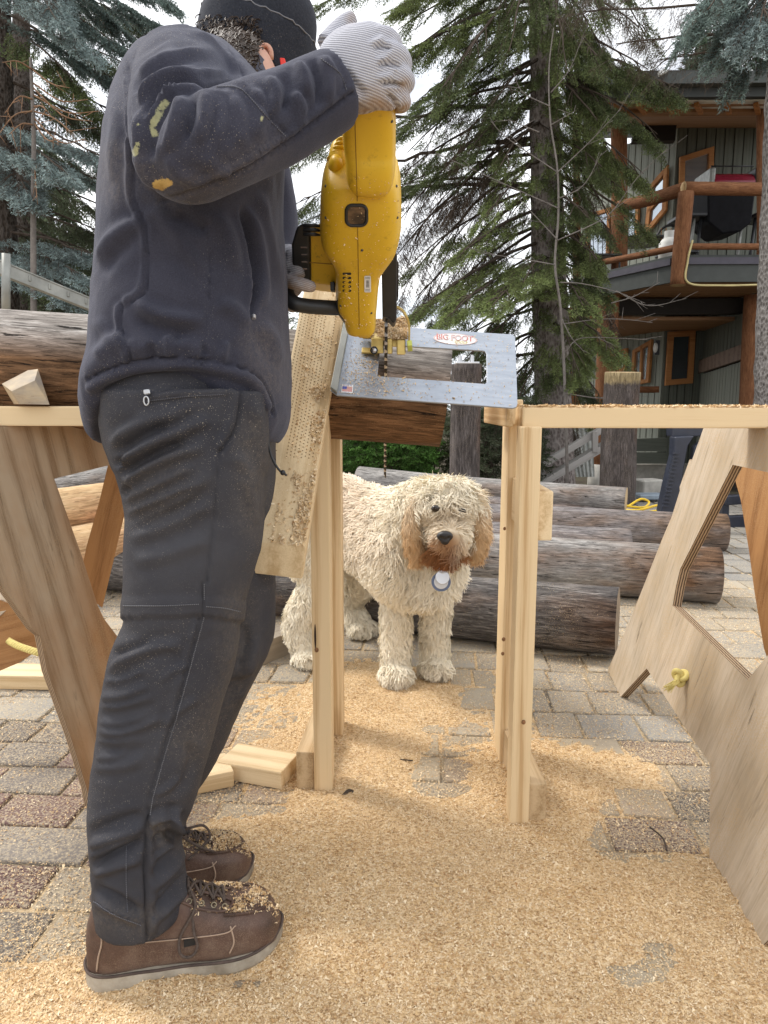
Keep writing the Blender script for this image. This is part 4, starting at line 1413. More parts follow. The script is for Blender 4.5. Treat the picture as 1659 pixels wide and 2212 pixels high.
# ears, eyes
for sgn in (1, -1):
    e = MB()
    t = np.linspace(0.2, 2 * np.pi - 0.9, 20)
    ec = at(571, 130, HD) * np.array((1, 0, 1)) + np.array((0, HD - sgn * 0.0, 0)) if sgn > 0 else None
    base = H(0.012, sgn * 0.074, -0.020)
    if sgn > 0:
        base = at(569, 131, HD - 0.090)
    e.tube(base + np.outer(np.cos(t) * 0.012, HF) + np.outer(np.sin(t) * 0.021, HU) + np.outer(0.004 + 0 * t, HS) * sgn, 0.0042, 8)
    e.ell(base, (0.011, 0.004, 0.019), hfr)
    e.ell(base - HU * 0.019 - HF * 0.003, (0.007, 0.004, 0.008), hfr)
    e.build('ear', SKIN, body, True)
    MB().ell(H(0.080, sgn * 0.027, -0.008), (0.011, 0.011, 0.011)).build('eye', WHITE, body, True)
    MB().ell(H(0.0885, sgn * 0.027, -0.009), (0.0035, 0.005, 0.005)).build('iris', DARKSTEEL, body, True)
# safety glasses
RED = plain('red_plastic', (0.70, 0.035, 0.02), 0.35)
gl = thing('safety_glasses', 'bright red framed glasses on the man\'s face', 'glasses', at(612, 138, HD - .08))
tb = MB()
ga = at(612, 124, HD - 0.082)
tb.prism([at(604, 124, HD - .085), at(615, 125, HD - .085), at(621, 153, HD - .085), at(608, 156, HD - .085)], (0, 0.012, 0))
tb.build('temple', RED, gl, bevel=0.001)
MB().bar(H(0.072, -0.07, -0.03), H(0.0, -0.078, -0.02), 0.003, 0.005).build('temple', RED, gl, bevel=0.001)
fb_ = MB()
for s in (-1, 1):
    t = np.linspace(0, 2 * np.pi, 24, endpoint=False)
    ctr = H(0.088, s * 0.033, -0.040)
    fb_.tube(ctr + np.outer(np.sign(np.cos(t)) * np.abs(np.cos(t)) ** .6 * 0.028, HS) + np.outer(np.sign(np.sin(t)) * np.abs(np.sin(t)) ** .6 * 0.02, HU) + np.outer(-0.012 * np.cos(t) ** 2, HF), 0.0022, 6, closed=True)
fb_.build('rim', RED, gl, True)
# ---- beanie
def cap_rings(off, hs, ls, wsd, n=56, rib=0.0):
    V = []
    for h, l, ws in zip(hs, ls, wsd):
        for k in range(n):
            a = 2 * np.pi * k / n
            rr = 1 + rib * math.sin(a * n / 2)
            V.append(hc0 + HU * h * hpx + (HF * (l * hpx + off) * math.cos(a) + np.array((0, 1.0, 0)) * (ws * hpx + off) * math.sin(a)) * rr)
    m = len(hs)
    F = [(i * n + k, i * n + (k + 1) % n, (i + 1) * n + (k + 1) % n, (i + 1) * n + k) for i in range(m - 1) for k in range(n)]
    F.append([(m - 1) * n + k for k in range(n)])
    return np.array(V), F


S_ = spline(np.array([(20, 118, 96), (60, 121, 99), (90, 119, 98), (125, 108, 90), (155, 84, 72), (175, 52, 46), (184, 16, 14)]), 26)
V, F = cap_rings(0.0, S_[:, 0], S_[:, 1], S_[:, 2])
bn = mk('beanie', V + 0.002 * fbm(V, 20, 2)[:, None], F, KNIT, man, True)
S_ = spline(np.array([(-20, 118, 96), (-22, 124, 102), (0, 126, 104), (30, 127, 105), (58, 127, 105), (70, 124.5, 102.5), (70, 120, 98)]), 22)
V, F = cap_rings(0.0, S_[:, 0], S_[:, 1], S_[:, 2], 120, 0.004)
mk('beanie_cuff', V + 0.0025 * fbm(V, 18, 2)[:, None], F[:-1], KNIT, bn, True)
SEAM = plain('pale_thread', (0.16, 0.16, 0.17), 0.9)
t = np.linspace(0, 2 * np.pi, 80, endpoint=False)
MB().tube(hc0 + HU * 69 * hpx + np.outer(np.cos(t) * 126 * hpx, HF) + np.outer(np.sin(t) * 104 * hpx, (0, 1, 0)) + 0.001 * rng.normal(0, 1, (80, 3)), 0.0011, 5, closed=True).build('cuff_edge', SEAM, bn, True)
# ---- hair: curls below the beanie
HAIR = plain('brown_hair', (0.045, 0.028, 0.018), 0.5, 0, 0.4, 40)
hbv = BVHTree.FromPolygons([tuple(v) for v in V_BODY], [tuple(map(int, f)) for f in F_BODY])
# dark hair lying close on the nape and temple
x, y = proj(V_BODY)
FB = np.asarray(F_BODY)
fx, fy = x[FB].mean(1), y[FB].mean(1)
sel = (fx > 430) & (fx < 558 - np.clip(fy - 112, 0, 60) * .35) & (fy > 20) & (fy < 165) & (V_BODY[FB][:, :, 1].mean(1) < HD)
ids = np.unique(FB[sel])
rm = -np.ones(len(V_BODY), int)
rm[ids] = np.arange(len(ids))
NB = vnormals(V_BODY, FB)
mk('hairline', V_BODY[ids] + NB[ids] * (.004 + .0015 * fbm(V_BODY[ids], 110, 2))[:, None], rm[FB[sel]], HAIR, man, True)
hb = MB()
k = 0
while k < 520:
    bx, by = random.uniform(440, 566), random.uniform(40, 165)
    if bx > 556 and by > 112:
        k += 1
        continue
    h_ = hit(hbv, bx, by, 0.002)
    k += 1
    if h_ is None:
        continue
    p = h_[0] + h_[1] * random.uniform(.002, .006)
    ph, rr, ln = random.uniform(0, 6.28), random.uniform(.001, .0035), random.uniform(.008, .018)
    tt = np.linspace(0, 1, 9)
    q = p + np.c_[rr * np.cos(ph + tt * 6) - tt * random.uniform(-.004, .012), -0.003 + rr * 0.5 * np.sin(ph + tt * 5) - .006 * tt, -tt * ln * .6 + rr * np.sin(ph + tt * 6)]
    hb.tube(q, np.linspace(0.0013, 0.0004, 9), 3)
tag(hb.build('hair', HAIR, man), kind='stuff')

# ---- gloves
def glove_mat():
    g = G('glove_knit')
    o = g.obj()
    v = g.map(o, rot=(0, R(-14), 0))
    wv = g.wave(v, 118, 0.9, 2, 3.0, 'Z')
    purl = g.wave(v, 150, 0.4, 1, 2.0, 'X')
    h = g.ma('MULTIPLY', wv, g.ma('ADD', 0.75, g.ma('MULTIPLY', purl, 0.25)))
    c = g.ramp(h, [(0.08, (0.25, 0.25, 0.29)), (0.4, (0.44, 0.44, 0.48)), (0.8, (0.54, 0.54, 0.58))])
    dirt = g.n('SeparateColor', {0: g.attr('Paint')}).outputs[0]
    dn = g.ma('MULTIPLY', dirt, g.ramp(g.noise(o, 45, 5, 0.65), [(0.3, 0.15), (0.7, 1.0)]))
    c = g.mix(dn, c, (0.33, 0.215, 0.13))
    return g.out(c, 0.95, bump=g.ma('ADD', h, g.noise(o, 500, 2)), bstr=0.5, bdist=0.0012, spec=0.1)


GLOVE = glove_mat()
GD = 0.93


def fpx(rows, n=14):
    return tube_px(rows, 18, n)


gp = []
P_ = spline(np.array([(712, 160, .925, 55), (735, 152, .92, 70), (770, 146, .915, 84), (808, 143, .915, 88), (832, 145, .925, 80)], float), 20)
C = np.array([at(r[0], r[1], r[2]) for r in P_])
gp.append(tube_vf(C, np.array([(0.5 * r[3] * pxm(c) if False else 0.030, r[3] * pxm(c)) for r, c in zip(P_, C)]), 24))
Vg, Fg = gp[0]
gp = []
for r, c in zip(P_, C):
    pass
gp.append((Vg, Fg))
gp.append(ell_vf(at(775, 150, .925), (0.053, 0.036, 0.049)))
gp.append(fpx([(790, 95, .915, 26), (826, 82, .905, 25), (846, 92, .925, 22), (848, 112, .965, 20), (820, 122, .99, 18), (780, 122, .985, 16)]))
gp.append(fpx([(800, 128, .912, 26), (845, 116, .900, 25), (868, 130, .922, 22), (866, 150, .965, 20), (835, 158, .99, 18), (790, 156, .985, 16)]))
gp.append(fpx([(805, 168, .915, 25), (852, 160, .905, 24), (876, 172, .928, 21), (872, 186, .965, 19), (835, 192, .99, 18), (790, 190, .985, 16)]))
gp.append(fpx([(800, 200, .925, 24), (845, 202, .918, 22), (868, 216, .935, 19), (866, 226, .965, 18), (830, 226, .985, 16), (790, 222, .985, 15)]))
gp.append(fpx([(770, 214, .92, 22), (815, 216, .915, 20), (852, 222, .925, 17)]))
gp.append(fpx([(704, 98, .972, 24), (730, 66, .985, 21), (752, 45, .99, 18), (767, 33, .99, 12)]))
V, F = union_mesh(gp, 0.0028, 4, 0.5)
grips = [(c1(), 0, 0)]
lines = [([(846, 104), (828, 100), (808, 102)], 5, -5), ([(866, 145), (842, 138), (818, 140)], 5, -5), ([(874, 186), (850, 181), (826, 182)], 5, -5), ([(800, 98), (830, 80)], 9, 3), ([(815, 133), (846, 115)], 9, 3), ([(815, 170), (850, 160)], 9, 3), ([(720, 180), (760, 200), (780, 225)], 9, 2.5), ([(745, 150), (765, 180), (790, 205)], 10, -3), ([(835, 205), (850, 215), (858, 235)], 5, -4)]
V = folds(V, F, lines)
gv = mk('glove', V, F, GLOVE, man, True)
paint_attr(gv, V, [([(765, 236), (810, 226), (850, 232), (875, 236)], 24, 0, .9), ([(872, 180), (878, 210)], 16, 0, .6), ([(756, 40), (768, 30)], 12, 0, .5), ([(770, 205), (840, 200)], 22, 0, .35)])
# left glove: fingers round the black front handle
lg = [fpx([(600, 590, 1.24, 26), (622, 588, 1.205, 24), (634, 560, 1.19, 15), (628, 545, 1.20, 14)]), ell_vf(at(622, 588, 1.225), (0.032, 0.028, 0.045)),
      fpx([(622, 560, 1.215, 16), (640, 556, 1.20, 14), (648, 575, 1.19, 13), (640, 590, 1.20, 12)]), fpx([(622, 580, 1.20, 16), (640, 582, 1.185, 15), (648, 600, 1.18, 13)]),
      fpx([(618, 606, 1.18, 15), (640, 612, 1.155, 15), (662, 617, 1.15, 14), (676, 620, 1.16, 12)]), fpx([(620, 640, 1.21, 15), (626, 658, 1.20, 14), (634, 664, 1.22, 12)]), fpx([(618, 612, 1.22, 18), (620, 640, 1.215, 17)])]
V, F = union_mesh(lg, 0.0028, 3, 0.5)
lv = mk('glove', V, F, GLOVE, man, True)
paint_attr(lv, V, [([(620, 612), (676, 622)], 26, 0, .9), ([(622, 650), (634, 662)], 20, 0, .9)])
man_rest = None
# ------------------------------------------------------------------ boots
def leather():
    g = G('boot_leather')
    o = g.obj()
    c = g.ramp(g.noise(o, 14, 6, 0.65), [(0.28, (0.045, 0.027, 0.021)), (0.5, (0.098, 0.055, 0.040)), (0.72, (0.175, 0.118, 0.088))])
    d = g.ma('MULTIPLY', g.ramp(g.noise(o, 700, 3), [(0.5, 0.0), (0.62, 1.0)]), g.ramp(g.noise(o, 11, 4), [(0.40, 0.0), (0.66, 0.6)]))
    c = g.mix(d, c, (0.24, 0.18, 0.125))
    return g.out(c, 0.55, bump=g.noise(o, 160, 5, 0.65), bstr=0.35, bdist=0.0015, spec=0.35)


def crepe():
    g = G('boot_sole')
    o = g.obj()
    c = g.ramp(g.noise(o, 20, 6, 0.65), [(0.3, (0.20, 0.165, 0.12)), (0.6, (0.40, 0.355, 0.285)), (0.8, (0.50, 0.46, 0.39))])
    return g.out(c, 0.85, bump=g.noise(o, 90, 4), bstr=0.4, bdist=0.002, spec=0.2)


LEATHER, CREPE = leather(), crepe()
LACE = plain('boot_lace', (0.085, 0.062, 0.05), 0.9, 0, 0.3, 200)
BRASS = plain('eyelet_brass', (0.30, 0.25, 0.17), 0.4, 0.8)
DARKW = plain('welt', (0.075, 0.052, 0.042), 0.8, 0, 0.3, 60)
RTHREAD = plain('boot_thread', (0.36, 0.26, 0.19), 0.8)


def boot(heel, toe, near_side):
    heel, toe = np.array(heel), np.array(toe)
    L = np.linalg.norm(toe - heel)
    x = unit(toe - heel)
    y = np.cross((0, 0, 1), x)
    s = L / 0.29
    B = lambda a, b, c: heel + (x * a + y * b + np.array((0, 0, 1)) * c) * s
    fr = frame_of(x, (0, 0, 1), heel)
    # plan outline half widths along the foot, and upper height
    st_ = np.array([(0.0, .006, .006, .05), (.006, .024, .024, .10), (.03, .036, .036, .150), (.07, .037, .038, .165), (.105, .036, .039, .155), (.14, .039, .044, .132), (.175, .046, .051, .110), (.205, .050, .054, .096), (.235, .051, .054, .087), (.26, .046, .049, .080), (.276, .035, .038, .070), (.286, .018, .02, .053), (.291, .006, .006, .042)])
    S = spline(st_, 46)
    n = 36
    V = []
    for a, wl, wr, h in S:
        for k in range(n):
            t = 2 * np.pi * k / n
            c_, s_ = math.cos(t), math.sin(t)
            ww = wl if c_ > 0 else wr
            e = 2 / 3.0
            yy = math.copysign(abs(c_) ** (e if s_ > 0 else .16), c_) * ww
            # narrower towards the top except over the toes
            zz = 0.5 + 0.5 * math.copysign(abs(s_) ** e, s_)
            nar = 1 - (0.30 if a < 0.16 else 0.30 * max(0, (0.22 - a) / 0.06)) * zz ** 2
            V.append(B(a, yy * nar, 0.020 + zz * (h - 0.020)))
    m = len(S)
    F = [(i * n + k, (i + 1) * n + k, (i + 1) * n + (k + 1) % n, i * n + (k + 1) % n) for i in range(m - 1) for k in range(n)]
    F += [list(range(n)), [(m - 1) * n + k for k in range(n)][::-1]]
    V = np.array(V)
    bt = mk('boot', V + 0.0012 * fbm(V, 60, 3)[:, None], F, LEATHER, man, True, fr)
    bv = BVHTree.FromPolygons([tuple(v) for v in V], F)
    # outline of the sole
    cp = [(-.003, 0), (.006, .026), (.03, .037), (.08, .038), (.14, .042), (.19, .051), (.225, .0535), (.255, .047), (.28, .029), (.294, 0), (.28, -.032), (.255, -.050), (.225, -.056), (.19, -.054), (.14, -.045), (.08, -.040), (.03, -.038), (.006, -.027)]
    lo = [tuple(q) for q in spline(np.array(cp[-3:] + cp + cp[:4], float), 24 * 8 + 1)[24:24 + 18 * 8]]
    nn = len(lo)
    lev = lambda a, z: z + 0.013 * max(0, (a - 0.2) / 0.09) ** 2
    rings = [(0.0, 0.97), (0.004, 1.0), (0.020, 1.0), (0.0235, 0.985)]
    V2, F2 = [], []
    for z, sc in rings:
        for a, b_ in lo:
            V2.append(B(0.145 + (a - 0.145) * sc, b_ * sc, lev(a, z) + (0.007 * max(0, 1 - a / 0.1) if z > 0.01 else 0)))
    for i in range(len(rings) - 1):
        F2 += [(i * nn + k, (i + 1) * nn + k, (i + 1) * nn + (k + 1) % nn, i * nn + (k + 1) % nn) for k in range(nn)]
    F2 += [list(range(nn)), [(len(rings) - 1) * nn + k for k in range(nn)][::-1]]
    mk('sole', np.array(V2), F2, CREPE, bt, False, fr)
    W = np.array([B(a, b_ * 0.985, lev(a, 0.0235) + 0.007 * max(0, 1 - a / 0.1)) for a, b_ in lo])
    MB().tube(W, 0.0022, 6, closed=True).build('welt', DARKW, bt, True, fr)
    # moc-toe seam over the toes, tongue, laces
    def top(a, b_):
        p, q = Vector(B(a, b_, 0.4)), Vector((0, 0, -1))
        loc, nr, i_, d_ = bv.ray_cast(p, q)
        return np.array(loc) if loc is not None else B(a, b_, 0.08)
    seam = [top(.200, .036), top(.215, .036), top(.24, .032), top(.262, .021), top(.272, .0), top(.262, -.024), top(.24, -.035), top(.215, -.039), top(.200, -.039)]
    sm = spline(np.array(seam), 70)
    b = MB().tube(sm + (0, 0, 0.0008), 0.0026, 6)
    for i in range(0, 69, 1):
        o_ = unit(np.cross(sm[min(i + 1, 69)] - sm[i], (0, 0, 1)))
        b.tube([sm[i] + o_ * 0.004 + (0, 0, .0012), sm[i] + (0, 0, .0042), sm[i] - o_ * 0.004 + (0, 0, .0012)], 0.0006, 3)
    b.build('toe_seam', LEATHER, bt, True, fr)
    vamp = MB()
    for k in (-1, 1):
        q = [top(.135, k * .028) + (0, 0, .001), top(.165, k * .033) + (0, 0, .0014), top(.200, k * .035) + (0, 0, .0014), top(.214, k * .022) + (0, 0, .002), top(.208, k * .012) + (0, 0, .002), top(.16, k * .010) + (0, 0, .002)]
        vamp.tube(spline(np.array(q), 16), 0.0022, 6)
    vamp.build('facing', LEATHER, bt, True, fr)
    lc = MB()
    rows_ = [.150, .168, .186, .202]
    for i, a in enumerate(rows_):
        l_, r_ = top(a, .017) + (0, 0, .003), top(a, -.019) + (0, 0, .003)
        mid = (l_ + r_) / 2 + (0, 0, 0.004)
        lc.tube(spline(np.array([l_, mid, r_]), 10), 0.0024, 6)
        if i:
            pl, pr = top(rows_[i - 1], .017) + (0, 0, .004), top(rows_[i - 1], -.019) + (0, 0, .004)
            lc.tube(spline(np.array([l_, (l_ + pr) / 2 + (0, 0, .006), pr]), 10), 0.002, 6)
            lc.tube(spline(np.array([r_, (r_ + pl) / 2 + (0, 0, .006), pl]), 10), 0.002, 6)
        for e_ in (-1, 1):
            c_ = top(a, e_ * (.024 if e_ > 0 else .027))
            t = np.linspace(0, 2 * np.pi, 12, endpoint=False)
            MB().tube(c_ + np.outer(np.cos(t) * .0036, x) + np.outer(np.sin(t) * .0036, unit(y + np.array((0, 0, -.8 * e_)))) + (0, 0, .001), 0.0012, 5, closed=True).build('eyelet', BRASS, bt, True, fr)
    a0 = top(.152, -.014)
    if near_side:
        lc.tube(spline(np.array([a0 + (0, 0, .006), a0 + x * .006 - y * .020 + (0, 0, -.012), B(.136, -.044, .075), B(.133, -.050, .055), B(.140, -.051, .044), B(.152, -.052, .045), B(.159, -.051, .058), B(.155, -.046, .076), B(.154, -.036, .095), a0 + (0, 0, .008)]), 60), 0.0021, 6)
    else:
        lc.tube(spline(np.array([a0 + (0, 0, .006), a0 + x * .02 - y * .012 + (0, 0, .018), a0 + x * .042 - y * .012 + (0, 0, .016), a0 + x * .05 - y * .016 + (0, 0, -.004), a0 + x * .03 - y * .02 + (0, 0, -.02), a0 + x * .012 - y * .026 + (0, 0, -.03)]), 40), 0.0021, 6)
        lc.tube(spline(np.array([a0 + (0, 0, .004), a0 + x * .03 - y * .022 + (0, 0, -.012), a0 + x * .055 - y * .026 + (0, 0, -.026)]), 20), 0.0021, 6)
    lc.build('lace', LACE, bt, True, fr)
    # side seams and stitches
    ss = MB()
    def side(a, z):
        p = Vector(B(a, -0.2, z))
        loc, nr, i_, d_ = bv.ray_cast(p, Vector(y))
        return np.array(loc) - y * 0.0012 if loc is not None else B(a, -.05, z)
    for q in ([(.016, .036), (.02, .06), (.026, .085), (.022, .115)], [(.205, .036), (.212, .055), (.208, .078)]):
        ss.tube(spline(np.array([side(*k) for k in q]), 16), 0.0013, 5)
    ss.tube(spline(np.array([side(.02, .095), side(.05, .078), side(.10, .070), side(.15, .068), side(.20, .070), side(.216, .078)]), 30), 0.001, 5)
    ss.build('side_seams', RTHREAD, bt, True, fr)
    # sawdust lying on top
    m = 7500
    a = rng.uniform(.15, .284, m)
    b_ = rng.uniform(-.038, .034, m)
    C = np.array([top(i, j) for i, j in zip(a, b_)])
    keep = rng.random(m) < np.clip(0.5 + 1.6 * fbm(np.c_[a * 70, b_ * 70, 0 * a], 1, 3, 4.4) + (.3 if not near_side else -.05) - 6 * np.clip(.212 - a, 0, .07) / .07 * .12 * (1 if near_side else .4), .05, 1)
    C = C[keep] + np.c_[np.zeros(keep.sum()), np.zeros(keep.sum()), 0.001 + 0.003 * rng.random(keep.sum())]
    chip_pile('sawdust_chips', C, bt, 0.0009)
    return bt, B, fr, side


bn_, B_, fr_, side_ = boot(gnd(191, 2116), gnd(606, 2024), True)
tb_ = MB().box(side_(.148, .062), (.016, .003, .011), fr_)
tb_.build('side_tag', BLACKP, bn_, frame=fr_)
boot(gnd(203, 1972), gnd(544, 1886), False)
# ------------------------------------------------------------------ the battery chainsaw on its plate
def yellow():
    g = G('yellow_plastic')
    o = g.obj()
    c = g.ramp(g.noise(o, 12, 4), [(0.3, (0.62, 0.375, 0.016)), (0.7, (0.70, 0.44, 0.026))])
    s = g.ma('MULTIPLY', g.ramp(g.noise(o, 75, 6, 0.75), [(0.56, 0.0), (0.70, 1.0)]), g.ramp(g.noise(o, 10, 3), [(0.42, 0.0), (0.65, 0.75)]))
    c = g.mix(s, c, (0.10, 0.06, 0.02))
    return g.out(c, 0.42, bump=g.noise(o, 700, 2), bstr=0.12, bdist=0.0006, spec=0.4)


YEL = yellow()
GOLD = plain('gold_zinc', (0.52, 0.38, 0.13), 0.38, 0.75, 0.25, 40)
GREENZ = plain('green_zinc', (0.50, 0.52, 0.12), 0.4, 0.6)
STICK = plain('sticker_white', (0.72, 0.72, 0.71), 0.4)
PRINT = plain('sticker_print', (0.10, 0.10, 0.10), 0.5)
saw = thing('chainsaw', 'yellow battery chainsaw with black battery, bar running down through the log', 'chainsaw', at(832, 720, 1.33))
SD = lambda y: np.interp(y, [220, 720], [0.985, 1.255])


def rows_saw(rows, ht, expo, m=60, n=44):
    return loft_px([(y, a, b, SD(y), h if h else ht) for y, a, b, h in rows], n, expo, m=m)


body_v = rows_saw([(352, 746, 838, .020), (362, 712, 856, .048), (376, 701, 862, .056), (400, 694, 866, .060), (440, 692, 867, .062), (480, 692, 866, .062), (510, 697, 860, .061), (530, 709, 853, .058), (552, 721, 838, .055), (575, 725, 824, .053), (610, 726, 818, .052), (645, 728, 815, .050), (668, 742, 813, .047), (690, 746, 812, .044), (701, 749, 811, .040)], .06, 3.6, 90)
lip = rows_saw([(690, 769, 806, .030), (704, 769, 805, .030), (713, 772, 803, .028)], .03, 4, 12, 24)
hand = loft_px([(196, 752, 838, .95, .022), (215, 742, 850, .955, .028), (250, 740, 855, .972, .030), (290, 740, 855, .99, .031), (325, 744, 855, 1.006, .034), (350, 747, 854, 1.015, .038), (372, 750, 850, 1.028, .040), (388, 768, 842, 1.04, .030)], 40, 3.4, m=50)
V, F = union_mesh([body_v, lip, hand], 0.0028, 4, 0.5)
F = np.asarray(F)
sb = mk('housing', V, F, YEL, saw, True)
sbv = BVHTree.FromPolygons([tuple(v) for v in V], [tuple(map(int, f)) for f in F])
SH = lambda x, y, o=0.0: (hit(sbv, x, y, o) or (at(x, y, SD(y) - 0.05), unit((0, -1, 0.3))))[0]
# parting seam down the middle
P = np.array([SH(x, y, 0.0002) for x, y in zip(np.interp(np.linspace(235, 706, 60), [235, 360, 440, 700], [766, 770, 772, 776]), np.linspace(235, 706, 60)) if not (440 < y < 490)])
k = int(np.argmax(np.linalg.norm(np.diff(P, axis=0), axis=1)))
SEAMY = plain('seam_shadow', (0.22, 0.12, 0.01), 0.6)
MB().tube(P[:k + 1], 0.0006, 5).build('seam', SEAMY, sb)
MB().tube(P[k + 1:], 0.0006, 5).build('seam', SEAMY, sb)
# ribbed vent beside the handle
for i in range(5):
    x, y = 739 - i * 5.2, 303 + i * 9.5
    MB().add(*ell_vf(at(x + 9, y + 4, 1.06 + i * .004), (.0145, .022, .0042), None, 18, 10)).build('vent_rib', YEL, saw, True)
MB().add(*ell_vf(at(733, 348, 1.072), (.0155, .022, .030), None, 18, 12)).build('vent_core', YEL, saw, True)
MB().add(*ell_vf(at(728, 362, 1.072), (.0125, .030, .016), None, 20, 12)).build('vent_shoulder', YEL, saw, True)
for x, y in ((752, 262), (846, 262), (704, 402), (856, 402), (704, 470), (858, 470), (736, 660), (802, 676), (782, 540)):
    c_ = SH(x, y, 0.0)
    MB().add(*ell_vf(c_, (.0021, .0012, .0021), None, 12, 6)).build('screw', DARKSTEEL, sb, True)
# oil window
def rrect(x0, y0, x1, y1, r, n=6):
    P = []
    for cx, cy, a0 in ((x1 - r, y0 + r, -90), (x1 - r, y1 - r, 0), (x0 + r, y1 - r, 90), (x0 + r, y0 + r, 180)):
        for i in range(n + 1):
            a = R(a0 + 90 * i / n)
            P.append((cx + r * math.cos(a), cy + r * math.sin(a)))
    return P


ring = np.array([SH(x, y, 0.0004) for x, y in rrect(748, 443, 792, 487, 13)])
MB().tube(ring, 0.0024, 8, closed=True).build('oil_window_rim', BLACKP, saw, True)
g = G('oil_window')
oo = g.obj()
zz = g.xyz(oo)[2]
OILW = g.out(g.ramp(g.noise(g.map(oo, (1, 1, 3)), 40, 3), [(0.35, (0.03, 0.014, 0.006)), (0.6, (0.16, 0.09, 0.045))]), 0.25, spec=0.5)
pane = [SH(x, y, 0.0006) for x, y in rrect(749, 444, 791, 486, 12)]
MB().add(pane, [range(len(pane))]).build('oil_window', OILW, saw)
for i in range(5):
    y = 591 + i * 9.2
    q = [SH(x, yy, 0.0004) for x, yy in rrect(740, y - 2.6, 759, y + 2.6, 2.5, 3)]
    MB().add(q, [range(len(q))]).build('vent_slot', BLACKP, saw)
q = [SH(x, y, 0.0007) for x, y in rrect(787, 595, 801, 631, 2.5, 3)]
lab = MB().add(q, [range(len(q))]).build('data_label', STICK, saw)
lb = MB()
for i in range(13):
    y = 605 + i * 1.15
    lb.add([SH(791, y, .0012), SH(797, y, .0012), SH(797, y + (0.5 if i % 3 else .9), .0012), SH(791, y + (0.5 if i % 3 else .9), .0012)], [(0, 1, 2, 3)])
for yy in (598, 600.5, 624, 627):
    lb.add([SH(789, yy, .0012), SH(799, yy, .0012), SH(799, yy + .7, .0012), SH(789, yy + .7, .0012)], [(0, 1, 2, 3)])
tag(lb.build('barcode', PRINT, lab), kind='stuff')
# battery and its mount
def solid(name, poly, d, depth, mat, bev=0.004, parent=saw, slope=0.0006, seg=3):
    p = [at(x, y, d + (y - poly[0][1]) * slope) for x, y in poly]
    o = MB().prism(p, (0, depth, 0)).build(name, mat, parent, bevel=bev, seg=seg, smooth=False)
    for pl in o.data.polygons:
        pl.use_smooth = True
    m = o.modifiers.new('wn', 'WEIGHTED_NORMAL')
    return o


solid('battery_mount', [(664, 484), (700, 482), (722, 512), (730, 560), (730, 618), (668, 610)], 1.135, .085, YEL)
bat = solid('battery', [(640, 489), (655, 481), (668, 480), (670, 500), (671, 612), (652, 607), (638, 597), (631, 570), (629, 528)], 1.125, .095, BLACKP, 0.005)
for i in range(3):
    y = 487 + i * 9.5
    MB().tube([at(655, y, 1.119), at(682 - i, y, 1.119), at(694 - i, y + 2, 1.124)], [0.0025, 0.003, 0.0012], 8).build('rib', BLACKP, bat, True)
for i in range(4):
    y = 533 + i * 15.5
    dd = 1.125 + (y - 489) * 0.0006
    p4 = [at(648 + i * 1.0, y - 3, dd - .0012), at(663, y - 3, dd - .0012), at(664, y + 3, dd - .0008), at(650 + i * 1.0, y + 3, dd - .0008)]
    MB().prism(p4, (0, .003, 0)).build('vent_window', OILW, bat)
MB().tube([at(669, 567, 1.164), at(726, 571, 1.17)], 0.0009, 6).build('seam', SEAMY, saw)
# black front handle
hp = [at(660, 560, 1.27), at(632, 585, 1.255), at(621, 612, 1.22), at(621, 636, 1.185), at(634, 654, 1.17), at(662, 661, 1.175), at(700, 664, 1.185), at(738, 666, 1.20)]
MB().tube(spline(np.array(hp), 60), 0.0118, 18).build('front_handle', BLACKP, saw, True)
solid('handle_clamp', [(724, 648), (741, 645), (746, 668), (752, 690), (750, 702), (738, 688), (726, 672)], 1.17, .07, BLACKP, 0.004)
MB().box(at(719, 620, 1.205), (.007, .02, .014)).build('switch', BLACKP, saw, bevel=0.001)
# side cover, bar and chain
solid('sprocket_cover', [(824, 578), (851, 533), (858, 548), (858, 600), (857, 690), (850, 699), (839, 686), (826, 684)], 1.175, .075, BLACKP, 0.003)
solid('cover_edge', [(857, 562), (861, 566), (861, 640), (857, 644)], 1.20, .05, DARKSTEEL, 0.001)
bs, be = at(834, 672, 1.285), at(831.5, 1018, 1.68)
bd = unit(be - bs)
wdir = unit(np.cross(bd, (1, 0, 0)))
Lb = np.linalg.norm(be - bs)
bp = [bs - wdir * .034, bs + bd * (Lb - .03) - wdir * .027, bs + bd * (Lb - .008) - wdir * .016, bs + bd * Lb, bs + bd * (Lb - .008) + wdir * .016, bs + bd * (Lb - .03) + wdir * .027, bs + wdir * .034]
bar = MB().prism(np.array(bp) - (0.0017, 0, 0), (0.0034, 0, 0)).build('guide_bar', STEEL, saw)
edge = np.array(bp + [bp[0]])
Ls = np.r_[0, np.cumsum(np.linalg.norm(np.diff(edge, axis=0), axis=1))]
k = 0
kk = 0.0
while kk < Ls[-2]:
    p = np.array([np.interp(kk, Ls, edge[:, j]) for j in range(3)])
    p2 = np.array([np.interp(kk + .009, Ls, edge[:, j]) for j in range(3)])
    c = (bs + be) / 2
    o_ = unit(p - c - bd * np.dot(p - c, bd))
    if np.dot(p - bs, bd) > Lb - .02:
        o_ = unit(p - (bs + bd * (Lb - .035)))
    lk_ = MB().bar(p + o_ * .001, p2 + o_ * .001, 0.0052, 0.006, o_)
    if k % 2 == 0:
        lk_.bar(p + o_ * .0055 + (.0012, 0, 0), p2 + o_ * .0035 + (.0012, 0, 0), 0.003, 0.004, o_)
    lk_.build('chain_link', DARKSTEEL if k % 2 == 0 else STEEL, bar)
    kk += .0105
    k += 1

